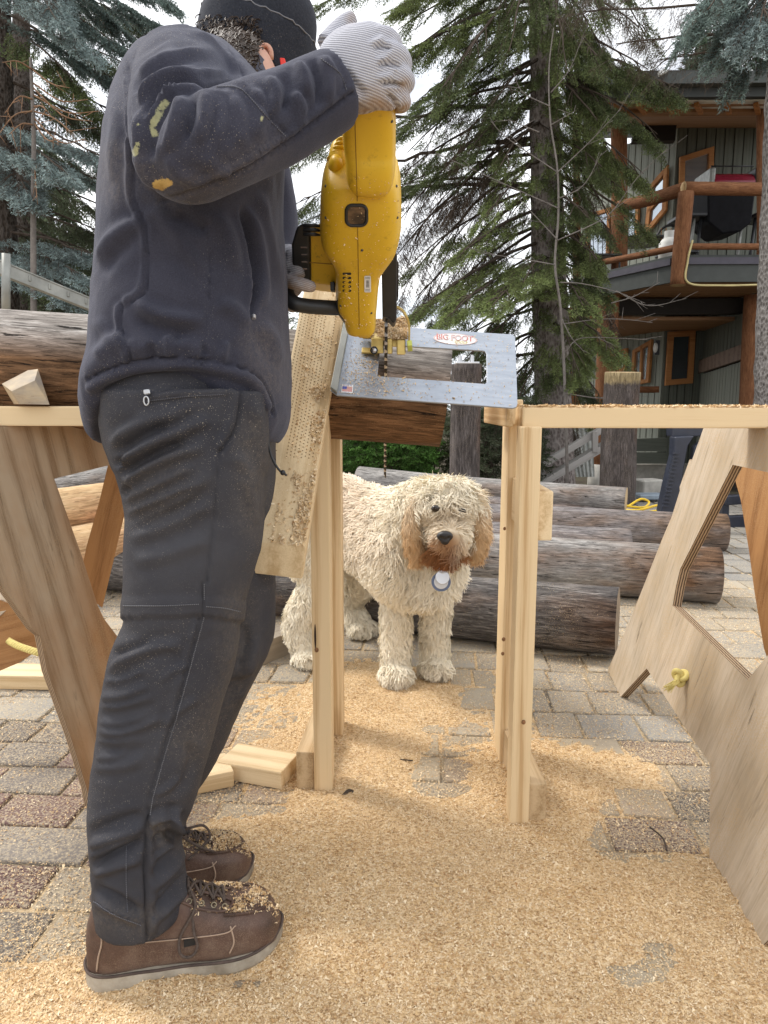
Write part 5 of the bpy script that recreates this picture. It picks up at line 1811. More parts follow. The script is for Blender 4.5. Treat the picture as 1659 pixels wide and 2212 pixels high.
# --- plate
PA = at(714, 842, 1.262)
PB = at(1117, 876, 1.25)
PC = at(1111, 722, 1.392)
nP = unit(np.cross(PB - PA, PC - PA))
nP = nP if nP[2] > 0 else -nP
pfr = frame_of(PB - PA, nP, PA)
PP = lambda x, y, o=0.0: onpl(x, y, PA, nP) + nP * o
def zincplate():
    g = G('bright_zinc_plate')
    o = g.obj()
    c = g.ramp(g.noise(g.map(o, (1, 6, 1)), 14, 6, 0.6), [(0.3, (0.30, 0.33, 0.38)), (0.7, (0.40, 0.43, 0.48))])
    r_ = g.ramp(g.noise(o, 30, 4), [(0.3, 0.40), (0.7, 0.55)])
    return g.out(c, r_, spec=0.5, Metallic=0.75)


ZP = zincplate()
outp = [PP(x, y) for x, y in [(714, 843), (757, 699), (1105, 722), (1110, 724), (1113, 729), (1118, 872), (1115, 879), (1108, 881), (728, 853)]]
win = [PP(x, y) for x, y in [(822, 744), (885, 748), (1041, 757), (1048, 759), (1051, 765), (1051.5, 826), (1048, 829), (815, 812)]]
inv = np.array(pfr.inverted())
bm = bmesh.new()
edges = []
for lp in (outp, win):
    vs_ = [bm.verts.new((*(inv @ np.r_[p, 1])[:2], 0)) for p in lp]
    edges += [bm.edges.new((vs_[i], vs_[(i + 1) % len(vs_)])) for i in range(len(vs_))]
bmesh.ops.triangle_fill(bm, use_beauty=True, use_dissolve=False, edges=edges)
bmesh.ops.dissolve_limit(bm, angle_limit=0.02, verts=bm.verts[:], edges=bm.edges[:])
ex = bmesh.ops.extrude_face_region(bm, geom=bm.faces[:])
bmesh.ops.translate(bm, verts=[e for e in ex['geom'] if isinstance(e, bmesh.types.BMVert)], vec=(0, 0, -0.0035))
bmesh.ops.recalc_face_normals(bm, faces=bm.faces[:])
me = bpy.data.meshes.new('base_plate')
bm.to_mesh(me)
bm.free()
me.materials.append(ZP)
bevel_mesh(me, 0.0006, 1, 60)
plate = bpy.data.objects.new('base_plate', me)
col.objects.link(plate)
plate.parent = saw
plate.matrix_basis = world_of(saw).inverted() @ pfr
fl = [PP(714, 843, .0005), PP(757, 699, .0005), PP(743, 697, .0005)]
gd = MB().prism([PP(714, 842), PP(728, 852), PP(756, 700), PP(743, 697)], nP * 0.007).build('guide_rail', GALV, saw, bevel=0.001)
# gold clamp blocks
def block(x0, y0, x1, y1, d0, depth, mat, name='clamp_block', slope=None, bev=0.0015):
    p = [at(x0, y0, d0), at(x1, y0, d0), at(x1, y1, d0), at(x0, y1, d0)]
    return MB().prism(p, np.array((0, depth, depth * 0.55))).build(name, mat, saw, bevel=bev)


block(802, 730, 829, 764, 1.315, .06, GOLD)
block(836, 731, 848, 765, 1.317, .06, GOLD)
block(857, 735, 876, 767, 1.316, .06, GOLD)
block(830, 724, 860, 750, 1.335, .05, GOLD)
block(785, 700, 800, 716, 1.335, .03, GOLD, 'bracket')
block(783, 718, 816, 733, 1.345, .02, GOLD, 'bracket')
bp_ = MB().prism([PP(782, 756, .002), PP(813, 758, .002), PP(815, 769, .002), PP(781, 767, .002)], nP * 0.005).build('bracket', GOLD, saw, bevel=0.001)
MB().tube([at(808, 757, 1.275), at(808, 756, 1.315)], 0.0068, 20).build('knob', BLACKP, saw, True)
MB().tube([at(808, 757, 1.273), at(808, 757, 1.276)], 0.0045, 16).build('bolt', STEEL, saw, True)
MB().tube([at(880, 748, 1.315), at(890, 747, 1.315)], 0.011, 6).build('nut', GREENZ, saw)
sp_ = spline(np.array([at(853, 660, 1.30), at(868, 668, 1.30), at(878, 682, 1.30), at(884, 703, 1.305), at(884, 735, 1.31)]), 30)
sv, sf = [], []
for i, p in enumerate(sp_):
    t_ = unit(np.gradient(sp_, axis=0)[i])
    o_ = unit(np.cross(t_, (0, 1, 0)))
    sv += [p + o_ * .0016, p + o_ * .0016 + (0, .022, 0), p - o_ * .0016 + (0, .022, 0), p - o_ * .0016]
for i in range(29):
    for k in range(4):
        sf.append((i * 4 + k, i * 4 + (k + 1) % 4, i * 4 + 4 + (k + 1) % 4, i * 4 + 4 + k))
sf += [(0, 1, 2, 3), (116, 117, 118, 119)]
MB().add(sv, sf).build('strap', GOLD, saw)
# sawdust piled on the clamp and strewn over the plate
m = 7000
x, y = rng.uniform(801, 880, m), rng.uniform(690, 733, m)
dd = np.interp(y, [690, 733], [1.375, 1.318])
heap = 0.006 * np.clip(fbm(np.c_[x / 14, y / 10, 0 * x], 1, 3) + 0.5, 0, 1.4)
C = np.array([at(*q) for q in zip(x, y, dd)]) + np.outer(heap * rng.random(m), (0, -.3, 1))
cp = chip_pile('sawdust_chips', C, saw, 0.0012, (0, -.5, .8))
base_heap = MB()
gx, gy = np.meshgrid(np.linspace(801, 880, 26), np.linspace(690, 733, 16))
hp_ = np.array([at(a_, b_, np.interp(b_, [690, 733], [1.375, 1.318])) for a_, b_ in zip(gx.ravel(), gy.ravel())]) + np.outer(0.003 * fbm(np.c_[gx.ravel() / 9, gy.ravel() / 9, 0 * gx.ravel()], 1, 3), (0, -.3, 1))
hpo = mk('sawdust_heap', hp_, quadF(np.arange(gx.size).reshape(gx.shape)), DUST, saw, True)
tag(hpo, kind='stuff')
m = 2600
x = np.r_[rng.normal(800, 45, 1500), rng.uniform(760, 1110, 1100)]
y = np.r_[rng.normal(805, 30, 1500), rng.uniform(705, 878, 1100)]
ok = [(714 + (842 - yy) * .3 + 14 < xx < 1110) and (702 + (xx - 757) * .066 < yy < 850 + (xx - 730) * .07) and not (816 < xx < 1051 and 745 + (xx - 820) * .05 < yy < 812 + (xx - 815) * .07) for xx, yy in zip(x, y)]
C = np.array([PP(xx, yy, 0.001) for xx, yy, o_ in zip(x, y, ok) if o_])
chip_pile('sawdust_chips', C, saw, 0.0007, nP)
m = 500
xy_ = np.c_[rng.uniform(700, 862, m), 710 - rng.random(m) ** 1.6 * 330]
C = [hit(sbv, a_, b_, .0006) for a_, b_ in xy_]
C = np.array([c_[0] for c_ in C if c_ is not None])
chip_pile('sawdust_chips', C, saw, 0.0006, (0, -.9, .3))
# printed stickers
def flat_text(txt, mapf, size, mat, parent, name='lettering', bold=0.0, shear=0.0):
    cu = bpy.data.curves.new('t', 'FONT')
    cu.body = txt
    cu.align_x, cu.align_y = 'CENTER', 'CENTER'
    cu.size = size
    cu.offset = bold
    cu.shear = shear
    o = bpy.data.objects.new('t', cu)
    col.objects.link(o)
    dg = bpy.context.evaluated_depsgraph_get()
    me_ = bpy.data.meshes.new_from_object(o.evaluated_get(dg))
    bpy.data.objects.remove(o)
    V_ = [mapf(v.co.x, v.co.y) for v in me_.vertices]
    F_ = [list(p.vertices) for p in me_.polygons]
    bpy.data.meshes.remove(me_)
    ob = mk(name, V_, F_, mat, parent)
    return ob


def pxmap(cx, cy, ux, uy, vx, vy, off):
    return lambda a_, b_: PP(cx + ux * a_ + vx * b_, cy + uy * a_ + vy * b_, off)


REDP = plain('red_print', (0.58, 0.16, 0.14), 0.45)
BLUEP = plain('blue_print', (0.05, 0.07, 0.30), 0.45)
YELP = plain('yellow_print', (0.60, 0.50, 0.15), 0.45)
PINKP = plain('pale_red_print', (0.62, 0.42, 0.40), 0.45)
t = np.linspace(0, 2 * np.pi, 40, endpoint=False)
elp = lambda s, o: [PP(983.5 + 47.5 * s * math.cos(a), 733 + 12.2 * s * math.sin(a) + 3.0 * math.cos(a) * s, o) for a in t]
stk = MB().add(elp(1.0, .0006), [range(40)]).build('logo_sticker', STICK, saw)
mr = MB()
o1, o2 = elp(0.985, .0008), elp(0.93, .0008)
for i in range(40):
    j = (i + 1) % 40
    mr.add([o1[i], o1[j], o2[j], o2[i]], [(0, 1, 2, 3)])
mr.build('outline', PINKP, stk)
flat_text('BIG FOOT', pxmap(982, 731.0, 1, .065, 0.0, -0.95, .0012), 17.5, REDP, stk, bold=0.25)
flat_text('BIG FOOT', pxmap(982, 731.0, 1, .065, 0.0, -0.95, .0016), 16.5, STICK, stk, bold=-0.30)
flat_text('TOOLS', pxmap(994, 740.5, 1, .065, 0.0, -0.8, .0012), 9, YELP, stk, shear=0.3, bold=0.1)
fl_ = [PP(x, y, .0006) for x, y in [(739, 830), (763, 832), (762, 850), (737, 848)]]
fs = MB().add(fl_, [range(4)]).build('flag_sticker', STICK, saw)
FQ = lambda u, v, o: PP(740 + 21.5 * u - 1.5 * v, 835 + 1.6 * u + 10.5 * v, o)
for i in range(7):
    v0 = i * 2 / 13
    MB().add([FQ(0, v0, .0009), FQ(1, v0, .0009), FQ(1, v0 + 1 / 13, .0009), FQ(0, v0 + 1 / 13, .0009)], [range(4)]).build('stripe', REDP, fs)
MB().add([FQ(0, 0, .0012), FQ(.45, 0, .0012), FQ(.45, 7 / 13, .0012), FQ(0, 7 / 13, .0012)], [range(4)]).build('canton', BLUEP, fs)
flat_text('MADE IN', pxmap(751, 833, 1, .07, -0.1, -0.9, .0012), 4.6, BLUEP, fs)
flat_text('U. S. A', pxmap(749.5, 848.3, 1, .07, -0.1, -0.9, .0012), 3.6, BLUEP, fs)
# ------------------------------------------------------------------ the dog
dog = thing('dog', 'fluffy cream curly haired dog with apricot ears and beard, standing under the log', 'dog', gnd(860, 1440))


def cap_chain(pts, n=16, m=24):
    S = spline(np.array(pts, float), m)
    return tube_vf(S[:, :3], S[:, 3], n)


FP1, FP2 = gnd(855, 1478), gnd(940, 1462)           # front paws
RP1, RP2 = gnd(668, 1436), gnd(782, 1374)           # hind paws
HC = at(966, 1106, 1.93)                            # centre of the skull
chest = np.array((0.105, 2.03, 0.37))
rump = np.array((-0.20, 2.36, 0.45))
parts_d = [
    cap_chain([(*(rump + (-.03, .04, 0.0)), .10), (*rump, .135), (-.08, 2.24, .435, .125), (0.03, 2.12, .405, .14), (*chest, .145), (.135, 1.985, .375, .115)], 24, 40),
    cap_chain([(0.03, 2.11, .44, .12), (.10, 2.03, .485, .10), (.16, 1.965, .515, .09)], 20, 20),
    ell_vf(HC, (.088, .085, .078)),
    ell_vf(HC + (0.0, -.05, -.045), (.058, .06, .048)),
    cap_chain([(*(HC + (0, -.06, -.04)), .05), (*(HC + (0, -.105, -.06)), .044), (*(HC + (0, -.125, -.066)), .036)], 14, 12),
    ell_vf(HC + (0, -.085, -.092), (.034, .040, .028)),
]
for P_, sx in ((FP1, .035), (FP2, .150)):
    parts_d.append(cap_chain([(sx if sx < .1 else .15, 2.045, .40, .070), (P_[0] + .004, P_[1] + .045, .28, .047), (P_[0], P_[1] + .035, .13, .038), (P_[0], P_[1] + .025, .045, .036)], 16, 24))
    parts_d.append(ell_vf(P_ + (0.0, -.005, .032), (.044, .056, .032)))
for P_, hip in ((RP1, (-.255, 2.30, .42)), (RP2, (-.12, 2.42, .42))):
    d_ = unit((0.67, -0.74, 0))
    kn = np.array(hip) + d_ * .07 + (0, 0, -.17)
    hk = np.array((P_[0], P_[1], 0.13)) - d_ * 0.055
    parts_d.append(cap_chain([(*hip, .105), (*(np.array(hip) * .5 + kn * .5), .085), (*kn, .062), (*hk, .042), (*(P_ - d_ * .02 + (0, 0, .045)), .038)], 16, 30))
    parts_d.append(ell_vf(P_ + (0, 0, .030), (.048, .052, .030)))
V, F = union_mesh(parts_d, 0.009, 5, 0.5)


def fur_mat(name):
    g = G(name)
    c = g.attr('Col')
    rn = g.n('NewGeometry').outputs['Random Per Island'] if name == 'fur' else g.noise(g.obj(), 60, 3)
    c = g.mix(0.30, c, g.hsv(c, 0.5, 1.05, g.ramp(rn, [(0, 0.8), (1, 1.2)])))
    return g.out(c, 0.85, spec=0.15)


FURB, FUR = fur_mat('dog_coat'), fur_mat('fur')
CREAM, APR, RUST, TAN = np.array((.90, .82, .66)), np.array((.64, .40, .20)), np.array((.21, .085, .034)), np.array((.74, .57, .42))


def coat(Vw):
    x, y = proj(Vw)
    c = np.tile(CREAM, (len(Vw), 1))
    def tint(cx, cy, rx, ry, colr, amt, near=None):
        nonlocal c
        w_ = amt * np.exp(-(((x - cx) / rx) ** 2 + ((y - cy) / ry) ** 2) ** 1.5)
        if near is not None:
            w_ = w_ * (Vw[:, 1] < near)
        c = c * (1 - w_[:, None]) + colr * w_[:, None]
    tint(760, 1085, 70, 60, TAN, .6)
    tint(790, 1170, 60, 50, TAN, .35)
    tint(962, 1120, 42, 34, np.array((.60, .46, .31)), .6, 1.95)
    tint(962, 1198, 38, 24, RUST, .98, 1.93)
    tint(962, 1172, 36, 20, np.array((.40, .21, .10)), .85, 1.9)
    tint(850, 1480, 40, 14, np.array((.42, .34, .25)), .35)
    tint(945, 1465, 40, 14, np.array((.42, .34, .25)), .35)
    n_ = fbm(Vw, 11, 3, 8.0)
    return np.clip(c * (1 + 0.10 * n_[:, None]), 0, 1)


def set_col(o, C):
    a_ = o.data.color_attributes.new('Col', 'FLOAT_COLOR', 'POINT')
    a_.data.foreach_set('color', np.c_[C, np.ones(len(C))].astype(np.float32).ravel())


db = mk('body', V, F, FURB, dog, True)
set_col(db, coat(V) * 0.92)


def sample_surface(V, F, n):
    F = np.asarray(F)
    if F.shape[1] == 4:
        T = np.vstack([F[:, [0, 1, 2]], F[:, [0, 2, 3]]])
    else:
        T = F
    a, b, c = V[T[:, 0]], V[T[:, 1]], V[T[:, 2]]
    ar = np.linalg.norm(np.cross(b - a, c - a), axis=1)
    k = rng.choice(len(T), n, p=ar / ar.sum())
    r1, r2 = np.sqrt(rng.random(n)), rng.random(n)
    P = a[k] * (1 - r1)[:, None] + b[k] * (r1 * (1 - r2))[:, None] + c[k] * (r1 * r2)[:, None]
    N = vnormals(V, F)
    Nn = N[T[k, 0]] * (1 - r1)[:, None] + N[T[k, 1]] * (r1 * (1 - r2))[:, None] + N[T[k, 2]] * (r1 * r2)[:, None]
    return P, Nn / np.linalg.norm(Nn, axis=1)[:, None]


def fur(name, P, N, flow, length, curl, rad, C, mat, parent, m=6, lift=0.55, clump=0.010, cur_f=9.0):
    """locks of hair: three-sided tapering curls"""
    n = len(P)
    flow = flow - N * np.einsum('ij,ij->i', flow, N)[:, None]
    flow /= np.maximum(1e-9, np.linalg.norm(flow, axis=1))[:, None]
    # neighbouring hairs share a phase so that they fall in locks
    cell = np.round(P / clump)
    ph = (np.sin(cell @ np.array((12.9898, 78.233, 37.719))) * 43758.5453) % 1.0 * 6.283
    ph2 = (np.sin(cell @ np.array((39.34, 11.13, 83.15))) * 24634.63) % 1.0 * 6.283
    ph = ph + rng.normal(0, .55, n)
    ph2 = ph2 + rng.normal(0, .5, n)
    B_ = np.cross(N, flow)
    lock = flow + 0.6 * np.sin(ph2)[:, None] * B_
    lock /= np.linalg.norm(lock, axis=1)[:, None]
    B_ = np.cross(N, lock)
    length = np.broadcast_to(length, (n,)) * rng.uniform(.7, 1.25, n)
    pts = []
    for i in range(m):
        t_ = i / (m - 1)
        up_ = N * (lift * (1 - 0.45 * t_) * t_)[..., None] if np.ndim(lift) else N * (lift * (1 - 0.45 * t_) * t_)
        fw = lock * (t_ * (0.25 + 0.75 * t_))
        w_ = curl * length * (t_ ** 0.8)
        p = P + (up_ + fw) * length[:, None] + B_ * (w_ * np.sin(ph + t_ * cur_f))[:, None] + N * (w_ * 0.6 * np.cos(ph + t_ * cur_f))[:, None]
        pts.append(p)
    S = np.stack(pts, 1)                                # n,m,3
    S[:, :, 2] = np.maximum(S[:, :, 2], 0.003)
    T_ = np.gradient(S, axis=1)
    T_ /= np.maximum(1e-9, np.linalg.norm(T_, axis=2))[..., None]
    u = np.cross(T_, N[:, None, :] + 0.35 * rng.normal(0, 1, (n, 1, 3)))
    u /= np.maximum(1e-9, np.linalg.norm(u, axis=2))[..., None]
    prof = np.array([1.0, 1.1, 1.0, .85, .6, .15])[:m]
    rr = (np.broadcast_to(rad, (n,)) * rng.uniform(.7, 1.3, n))[:, None] * prof[None]
    V_ = np.stack([S - rr[..., None] * u, S + rr[..., None] * u], 2).reshape(-1, 3)
    base = (np.arange(n) * m * 2)[:, None]
    ii = np.arange(m - 1)[None, :] * 2
    a_ = base + ii
    F_ = np.stack([a_, a_ + 1, a_ + 3, a_ + 2], -1).reshape(-1, 4)
    o = mk(name, V_, F_, mat, parent, True)
    set_col(o, np.repeat(C, m * 2, axis=0))
    tag(o, kind='stuff')
    return o


P, N = sample_surface(V, F, 105000)
view = CAMP - P
fv = np.einsum('ij,ij->i', N, view / np.linalg.norm(view, axis=1)[:, None])
k = fv > -0.45
P, N = P[k], N[k]
x, y = proj(P)
headm = (np.linalg.norm(P - HC, axis=1) < 0.15) & (P[:, 1] < 2.02)
facem = headm & (P[:, 1] < HC[1] - 0.045) & (P[:, 2] < HC[2] + 0.025)
topm = headm & ~facem
bodym = ~headm
flow = np.tile(np.array((-.45, .35, -.8)), (len(P), 1))
legm = bodym & (P[:, 2] < 0.27)
flow[legm] = (0.05, -0.25, -1.0)
rad_head = P - HC
flow[topm] = np.c_[rad_head[topm][:, 0] * 9, -0.4 + 0 * rad_head[topm][:, 0], -0.7 + 0 * rad_head[topm][:, 0]]
nose = HC + (0.0, -.135, -.048)
fr_ = P - nose
flow[facem] = np.c_[fr_[facem][:, 0] * 10, 0 * fr_[facem][:, 0] + .2, fr_[facem][:, 2] * 8 - 0.35]
lng = np.where(facem, 0.026, np.where(topm, 0.038, np.where(legm, 0.026, 0.036)))
Cc = coat(P)
near_nose = np.linalg.norm(P - nose, axis=1) < 0.024
eyes = [onpl(941, 1099, HC + (0, -.101, 0), (0, 1, 0)), onpl(998, 1105, HC + (0, -.101, 0), (0, 1, 0))]
ne = np.minimum(np.linalg.norm(P - eyes[0], axis=1), np.linalg.norm(P - eyes[1], axis=1)) < 0.022
ok = ~near_nose & ~ne
for nm, mk_, curl, rad, lift, cl in (('coat_fur', bodym & ok & ~legm, .20, .00095, .75, .020), ('leg_fur', legm & ok, .20, .0009, .75, .016), ('head_fur', topm & ok, .24, .00095, 1.0, .018), ('face_fur', facem & ok, .10, .0008, .5, .012)):
    fur(nm, P[mk_], N[mk_], flow[mk_], lng[mk_], curl, rad, Cc[mk_], FUR, db, 5 if nm == 'head_fur' else 4, lift, cl)
# ears: hanging flaps with long straight-ish hair
def ear(side):
    s = -1 if side == 'a' else 1
    rows = [(906, 1075, 24), (895, 1115, 23), (893, 1155, 24), (900, 1190, 17), (910, 1206, 8)] if s < 0 else [(1022, 1065, 22), (1034, 1105, 23), (1039, 1145, 25), (1032, 1180, 20), (1020, 1200, 9)]
    dd = HC[1] - .015
    S = spline(np.array(rows, float), 24)
    C = np.array([at(a_, b_, dd - 0.03 * i / 23) for i, (a_, b_, r) in enumerate(S)])
    V_, F_ = tube_vf(C, np.array([(0.018, r * pxm(c) * .85) if False else (r * pxm(c) * .85, 0.018) for c, r in zip(C, S[:, 2])]), 16)
    V_, F_ = union_mesh([(V_, F_)], .005, 3)
    o = mk('ear', V_, F_, FURB, db, True)
    set_col(o, np.tile(APR * .8, (len(V_), 1)))
    P_, N_ = sample_surface(V_, F_, 5500)
    t_ = np.clip((P_[:, 2] - V_[:, 2].min()) / np.ptp(V_[:, 2]), 0, 1)
    n_ = fbm(P_, 30, 2)
    colr = APR * np.array((1.12, 1.25, 1.45)) * (1 + .22 * n_[:, None]) * (1 - 1.2 * np.clip(t_ - .45, 0, .8)[:, None]) + CREAM * (1.2 * np.clip(t_ - .45, 0, .8))[:, None]
    fur('ear_fur', P_, N_, np.tile(np.array((s * .12, -.1, -1.0)), (len(P_), 1)), 0.036, .13, .0009, np.clip(colr, 0, 1), FUR, o, 6, .35, .010, 6.0)


ear('a')
ear('b')
# fringe over the brows and the beard
m = 1300
u = rng.random(m)
fx = 912 + u * 106
kf = np.minimum(np.abs(fx - 941), np.abs(fx - 998)) > 11
fx, u = fx[kf], u[kf]
m = len(fx)
P = np.array([at(a_, b_, HC[1] - 0.062 + 0.03 * abs(a_ - 965) / 60) for a_, b_ in zip(fx, 1050 + 18 * ((fx - 965) / 55) ** 2 + rng.normal(0, 9, m))])
fur('fringe', P, np.tile(unit((0, -1, .35)), (m, 1)), np.c_[(u - .5) * .9, -.2 + 0 * u, -1 + 0 * u], 0.027, .28, .0014, np.clip(CREAM * (1 + .1 * rng.normal(0, 1, (m, 1))), 0, 1), FUR, db, 6, .5, .012)
m = 2600
a_ = rng.uniform(0, 6.283, m)
bx, by = 961 + 38 * np.cos(a_) * np.sqrt(rng.random(m)), 1190 + 15 * np.sin(a_)
P = np.array([at(i, j, HC[1] - .118 + .05 * ((i - 961) / 42) ** 2) for i, j in zip(bx, by)])
cb = RUST * (1 + .25 * rng.normal(0, 1, (m, 1))) * np.clip(1.0 - 0.15 * (np.abs(bx - 961) / 38)[:, None], 0, 1) + 0.25 * APR * (np.abs(bx - 961) / 38)[:, None]
fur('beard', P, np.tile(unit((0, -1, -.2)), (m, 1)), np.c_[(bx - 961) / 120, 0 * bx - .1, 0 * bx - 1.0], 0.034, .09, .0010, np.clip(cb, 0.01, 1), FUR, db, 6, .35, .008)
NOSE = plain('dog_nose', (0.018, 0.016, 0.018), 0.35, 0, .3, 300, .5, .3)
nb = [ell_vf(nose + (0, 0, .004), (.0215, .014, .0145)), ell_vf(nose + (0, -.004, -.008), (.012, .010, .010))]
V_, F_ = union_mesh(nb, .0018, 4)
nx = at(961, 1163, nose[1] - .012)
for s in (-1, 1):
    d_ = np.linalg.norm((V_ - (nose + (s * .0105, -.014, .001))) * (1, 1, 1.3), axis=1)
    V_ = V_ + np.array((0, 1, 0.0)) * (0.006 * np.exp(-(d_ / .0055) ** 2))[:, None]
mk('nose', V_ + (at(961, 1160, nose[1]) - nose - (0, 0, .002)) * np.array((1, 0, 1)), F_, NOSE, db, True)
EYE = plain('dog_eye', (0.02, 0.012, 0.008), 0.08, 0, .2, 50, .6)
for e in eyes:
    MB().ell(e + (0, .004, 0), (.0115, .0105, .0095)).build('eye', EYE, db, True)
# tags hanging from the collar
tg = thing('pet_tag', 'round metal tag and blue ringed disc hanging at the dog\'s chest', 'tag', at(953, 1250, 1.815))
ring_ = lambda c, r_, rr, mat, nm, ax=(1, 0): MB().tube(c + np.c_[r_ * np.cos(t40), 0.2 * r_ * np.sin(t40), r_ * np.sin(t40)], rr, 8, closed=True).build(nm, mat, tg, True)
t40 = np.linspace(0, 2 * np.pi, 32, endpoint=False)
TD = 1.815
ring_(at(956, 1230, TD), .009, .0016, STEEL, 'ring')
disc = lambda c, r_, th, mat, nm: MB().tube([c, c + np.array((0, th, -.001))], r_, 28).build(nm, mat, tg, bevel=.0008)
disc(at(956, 1247, TD - .006), .0185, .003, STEEL, 'disc')
disc(at(953, 1257, TD), .0255, .006, plain('tag_blue', (.12, .16, .26), .5), 'holder')
disc(at(953, 1257, TD - .002), .0185, .004, plain('tag_white', (.62, .64, .68), .4), 'tracker')
# ------------------------------------------------------------------ trees
trs = np.random.default_rng(21)


def spray_template(kind, seed):
    """one twig of unit length along +X with its side twigs and needles; returns V (n,3), tri F, shade per vertex"""
    r = np.random.default_rng(seed)
    V, F, S = [], [], []
    def tri(a, b, c, s):
        F.append((len(V), len(V) + 1, len(V) + 2))
        V.extend([a, b, c])
        S.extend([s] * 3)
    axes = [(np.zeros(3), np.array((1.0, 0, -0.10)), 1.0)]
    lo_ = kind == 'far'
    ns = 3 if lo_ else 6
    for i in range(ns):
        t = 0.12 + 0.8 * i / ns + r.uniform(-.03, .03)
        for s in (1, -1):
            L = (0.50 - 0.36 * t) * r.uniform(.7, 1.2)
            a = R(r.uniform(38, 60)) * s
            d = np.array((math.cos(a), math.sin(a), r.uniform(-.35, .05)))
            if kind in ('hang', 'far'):
                d = np.array((math.cos(a) * .6, math.sin(a) * .6, -0.9 + r.uniform(-.2, .3)))
            if kind == 'dead':
                d = np.array((math.cos(a) * .7, math.sin(a) * .5, -0.8 + r.uniform(-.3, .6)))
                L *= r.uniform(.6, 1.3)
            axes.append((np.array((t, 0, -0.10 * t * t)), d / np.linalg.norm(d), L))
    for o, d, L in axes:
        side = unit(np.cross(d, (0.1, 0.2, 1)))
        upn = np.cross(side, d)
        w_ = 0.010 if kind != 'dead' else 0.008
        wv = (side + upn) * w_ * (.6 + .4 * L)
        wv2 = (side - upn) * w_ * (.6 + .4 * L)
        if not lo_:
            tri(o - wv, o + wv, o + d * L, -1)
        if kind == 'dead':
            for j in range(3):
                q = o + d * L * r.uniform(.2, 1)
                e = np.array((r.uniform(-.15, .25), r.uniform(-.2, .2), r.uniform(-.35, -.05)))
                tri(q - side * .006, q + side * .006, q + e, -1)
            continue
        n = int(3 + 5 * L) if lo_ else int(5 + 7 * L)
        for j in range(n):
            t = (j + r.random()) / n
            q = o + d * L * t
            a = r.uniform(0, 6.283)
            rad = side * math.cos(a) + upn * math.sin(a)
            nl = (0.24 if lo_ else 0.125) * r.uniform(.7, 1.15)
            e = unit(rad + d * r.uniform(.5, 1.1) + np.array((0, 0, .15)))
            wd = np.cross(e, rad)
            wd = unit(np.cross(e, (r.normal(), r.normal(), r.normal()))) * (0.045 if lo_ else 0.020)
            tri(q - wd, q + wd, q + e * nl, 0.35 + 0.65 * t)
    return np.array(V), np.array(F), np.array(S)


TPL = {k: [spray_template(k, s) for s in range(3)] for k in ('flat', 'hang', 'blue', 'dead', 'far')}


class Crown:
    def __init__(s):
        s.items = {}

    def add(s, kind, P, D, size, colr, up=None):
        s.items.setdefault(kind, []).append((np.atleast_2d(P), np.atleast_2d(D), np.atleast_1d(size), np.atleast_2d(colr)))

    def build(s, name, mat, parent):
        Vs, Fs, Cs, n = [], [], [], 0
        for kind, lst in s.items.items():
            P = np.vstack([a[0] for a in lst])
            D = np.vstack([a[1] for a in lst])
            Z = np.concatenate([a[2] for a in lst])
            C = np.vstack([a[3] for a in lst])
            D = D / np.linalg.norm(D, axis=1)[:, None]
            upv = np.array((0, 0, 1.0)) + trs.normal(0, .25, D.shape)
            Yv = np.cross(upv, D)
            Yv /= np.maximum(1e-6, np.linalg.norm(Yv, axis=1))[:, None]
            Xu = np.cross(D, Yv)
            which = trs.integers(0, 3, len(P))
            for w_ in range(3):
                k = which == w_
                if not k.any():
                    continue
                tv, tf, ts = TPL[kind][w_]
                V = P[k][:, None, :] + Z[k][:, None, None] * (tv[None, :, 0:1] * D[k][:, None, :] + tv[None, :, 1:2] * Yv[k][:, None, :] + tv[None, :, 2:3] * Xu[k][:, None, :])
                m = k.sum()
                F = tf[None] + (np.arange(m) * len(tv))[:, None, None] + n
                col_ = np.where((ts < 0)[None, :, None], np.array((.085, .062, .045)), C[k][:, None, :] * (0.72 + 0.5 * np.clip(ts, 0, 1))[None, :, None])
                Vs.append(V.reshape(-1, 3))
                Fs.append(F.reshape(-1, 3))
                Cs.append(col_.reshape(-1, 3))
                n += m * len(tv)
        V, F, C = np.vstack(Vs), np.vstack(Fs), np.vstack(Cs)
        o = mk(name, V, F, mat, parent, False)
        set_col(o, C)
        return o


def needle_mat():
    g = G('needles')
    c = g.attr('Col')
    c = g.mix(0.35, c, g.hsv(c, 0.5, 1.0, g.ramp(g.n('NewGeometry').outputs['Random Per Island'], [(0, 0.5), (1, 1.6)])))
    m = g.out(c, 0.6, spec=0.25)
    tr_ = g.t.nodes.new('ShaderNodeBsdfTranslucent')
    g.t.links.new(c, tr_.inputs['Color'])
    mxs = g.t.nodes.new('ShaderNodeMixShader')
    mxs.inputs[0].default_value = 0.42
    g.t.links.new(g.b.outputs[0], mxs.inputs[1])
    g.t.links.new(tr_.outputs[0], mxs.inputs[2])
    g.t.links.new(mxs.outputs[0], g.o.inputs[0])
    return m


NEEDLE = needle_mat()


def bark(name, a, b, c, sc=26):
    g = G(name)
    o = g.geo()
    v = g.map(o, (1, 1, .35))
    f = g.noise(v, sc, 7, .65)
    pl = g.vor(g.map(o, (1, 1, .55)), sc * 1.6)
    cc_ = g.ramp(g.ma('ADD', g.ma('MULTIPLY', f, .7), g.ma('MULTIPLY', pl, .5)), [(.3, a), (.5, b), (.75, c)])
    return g.out(cc_, .95, bump=g.ma('ADD', f, pl), bstr=1.0, bdist=.02, spec=.1)


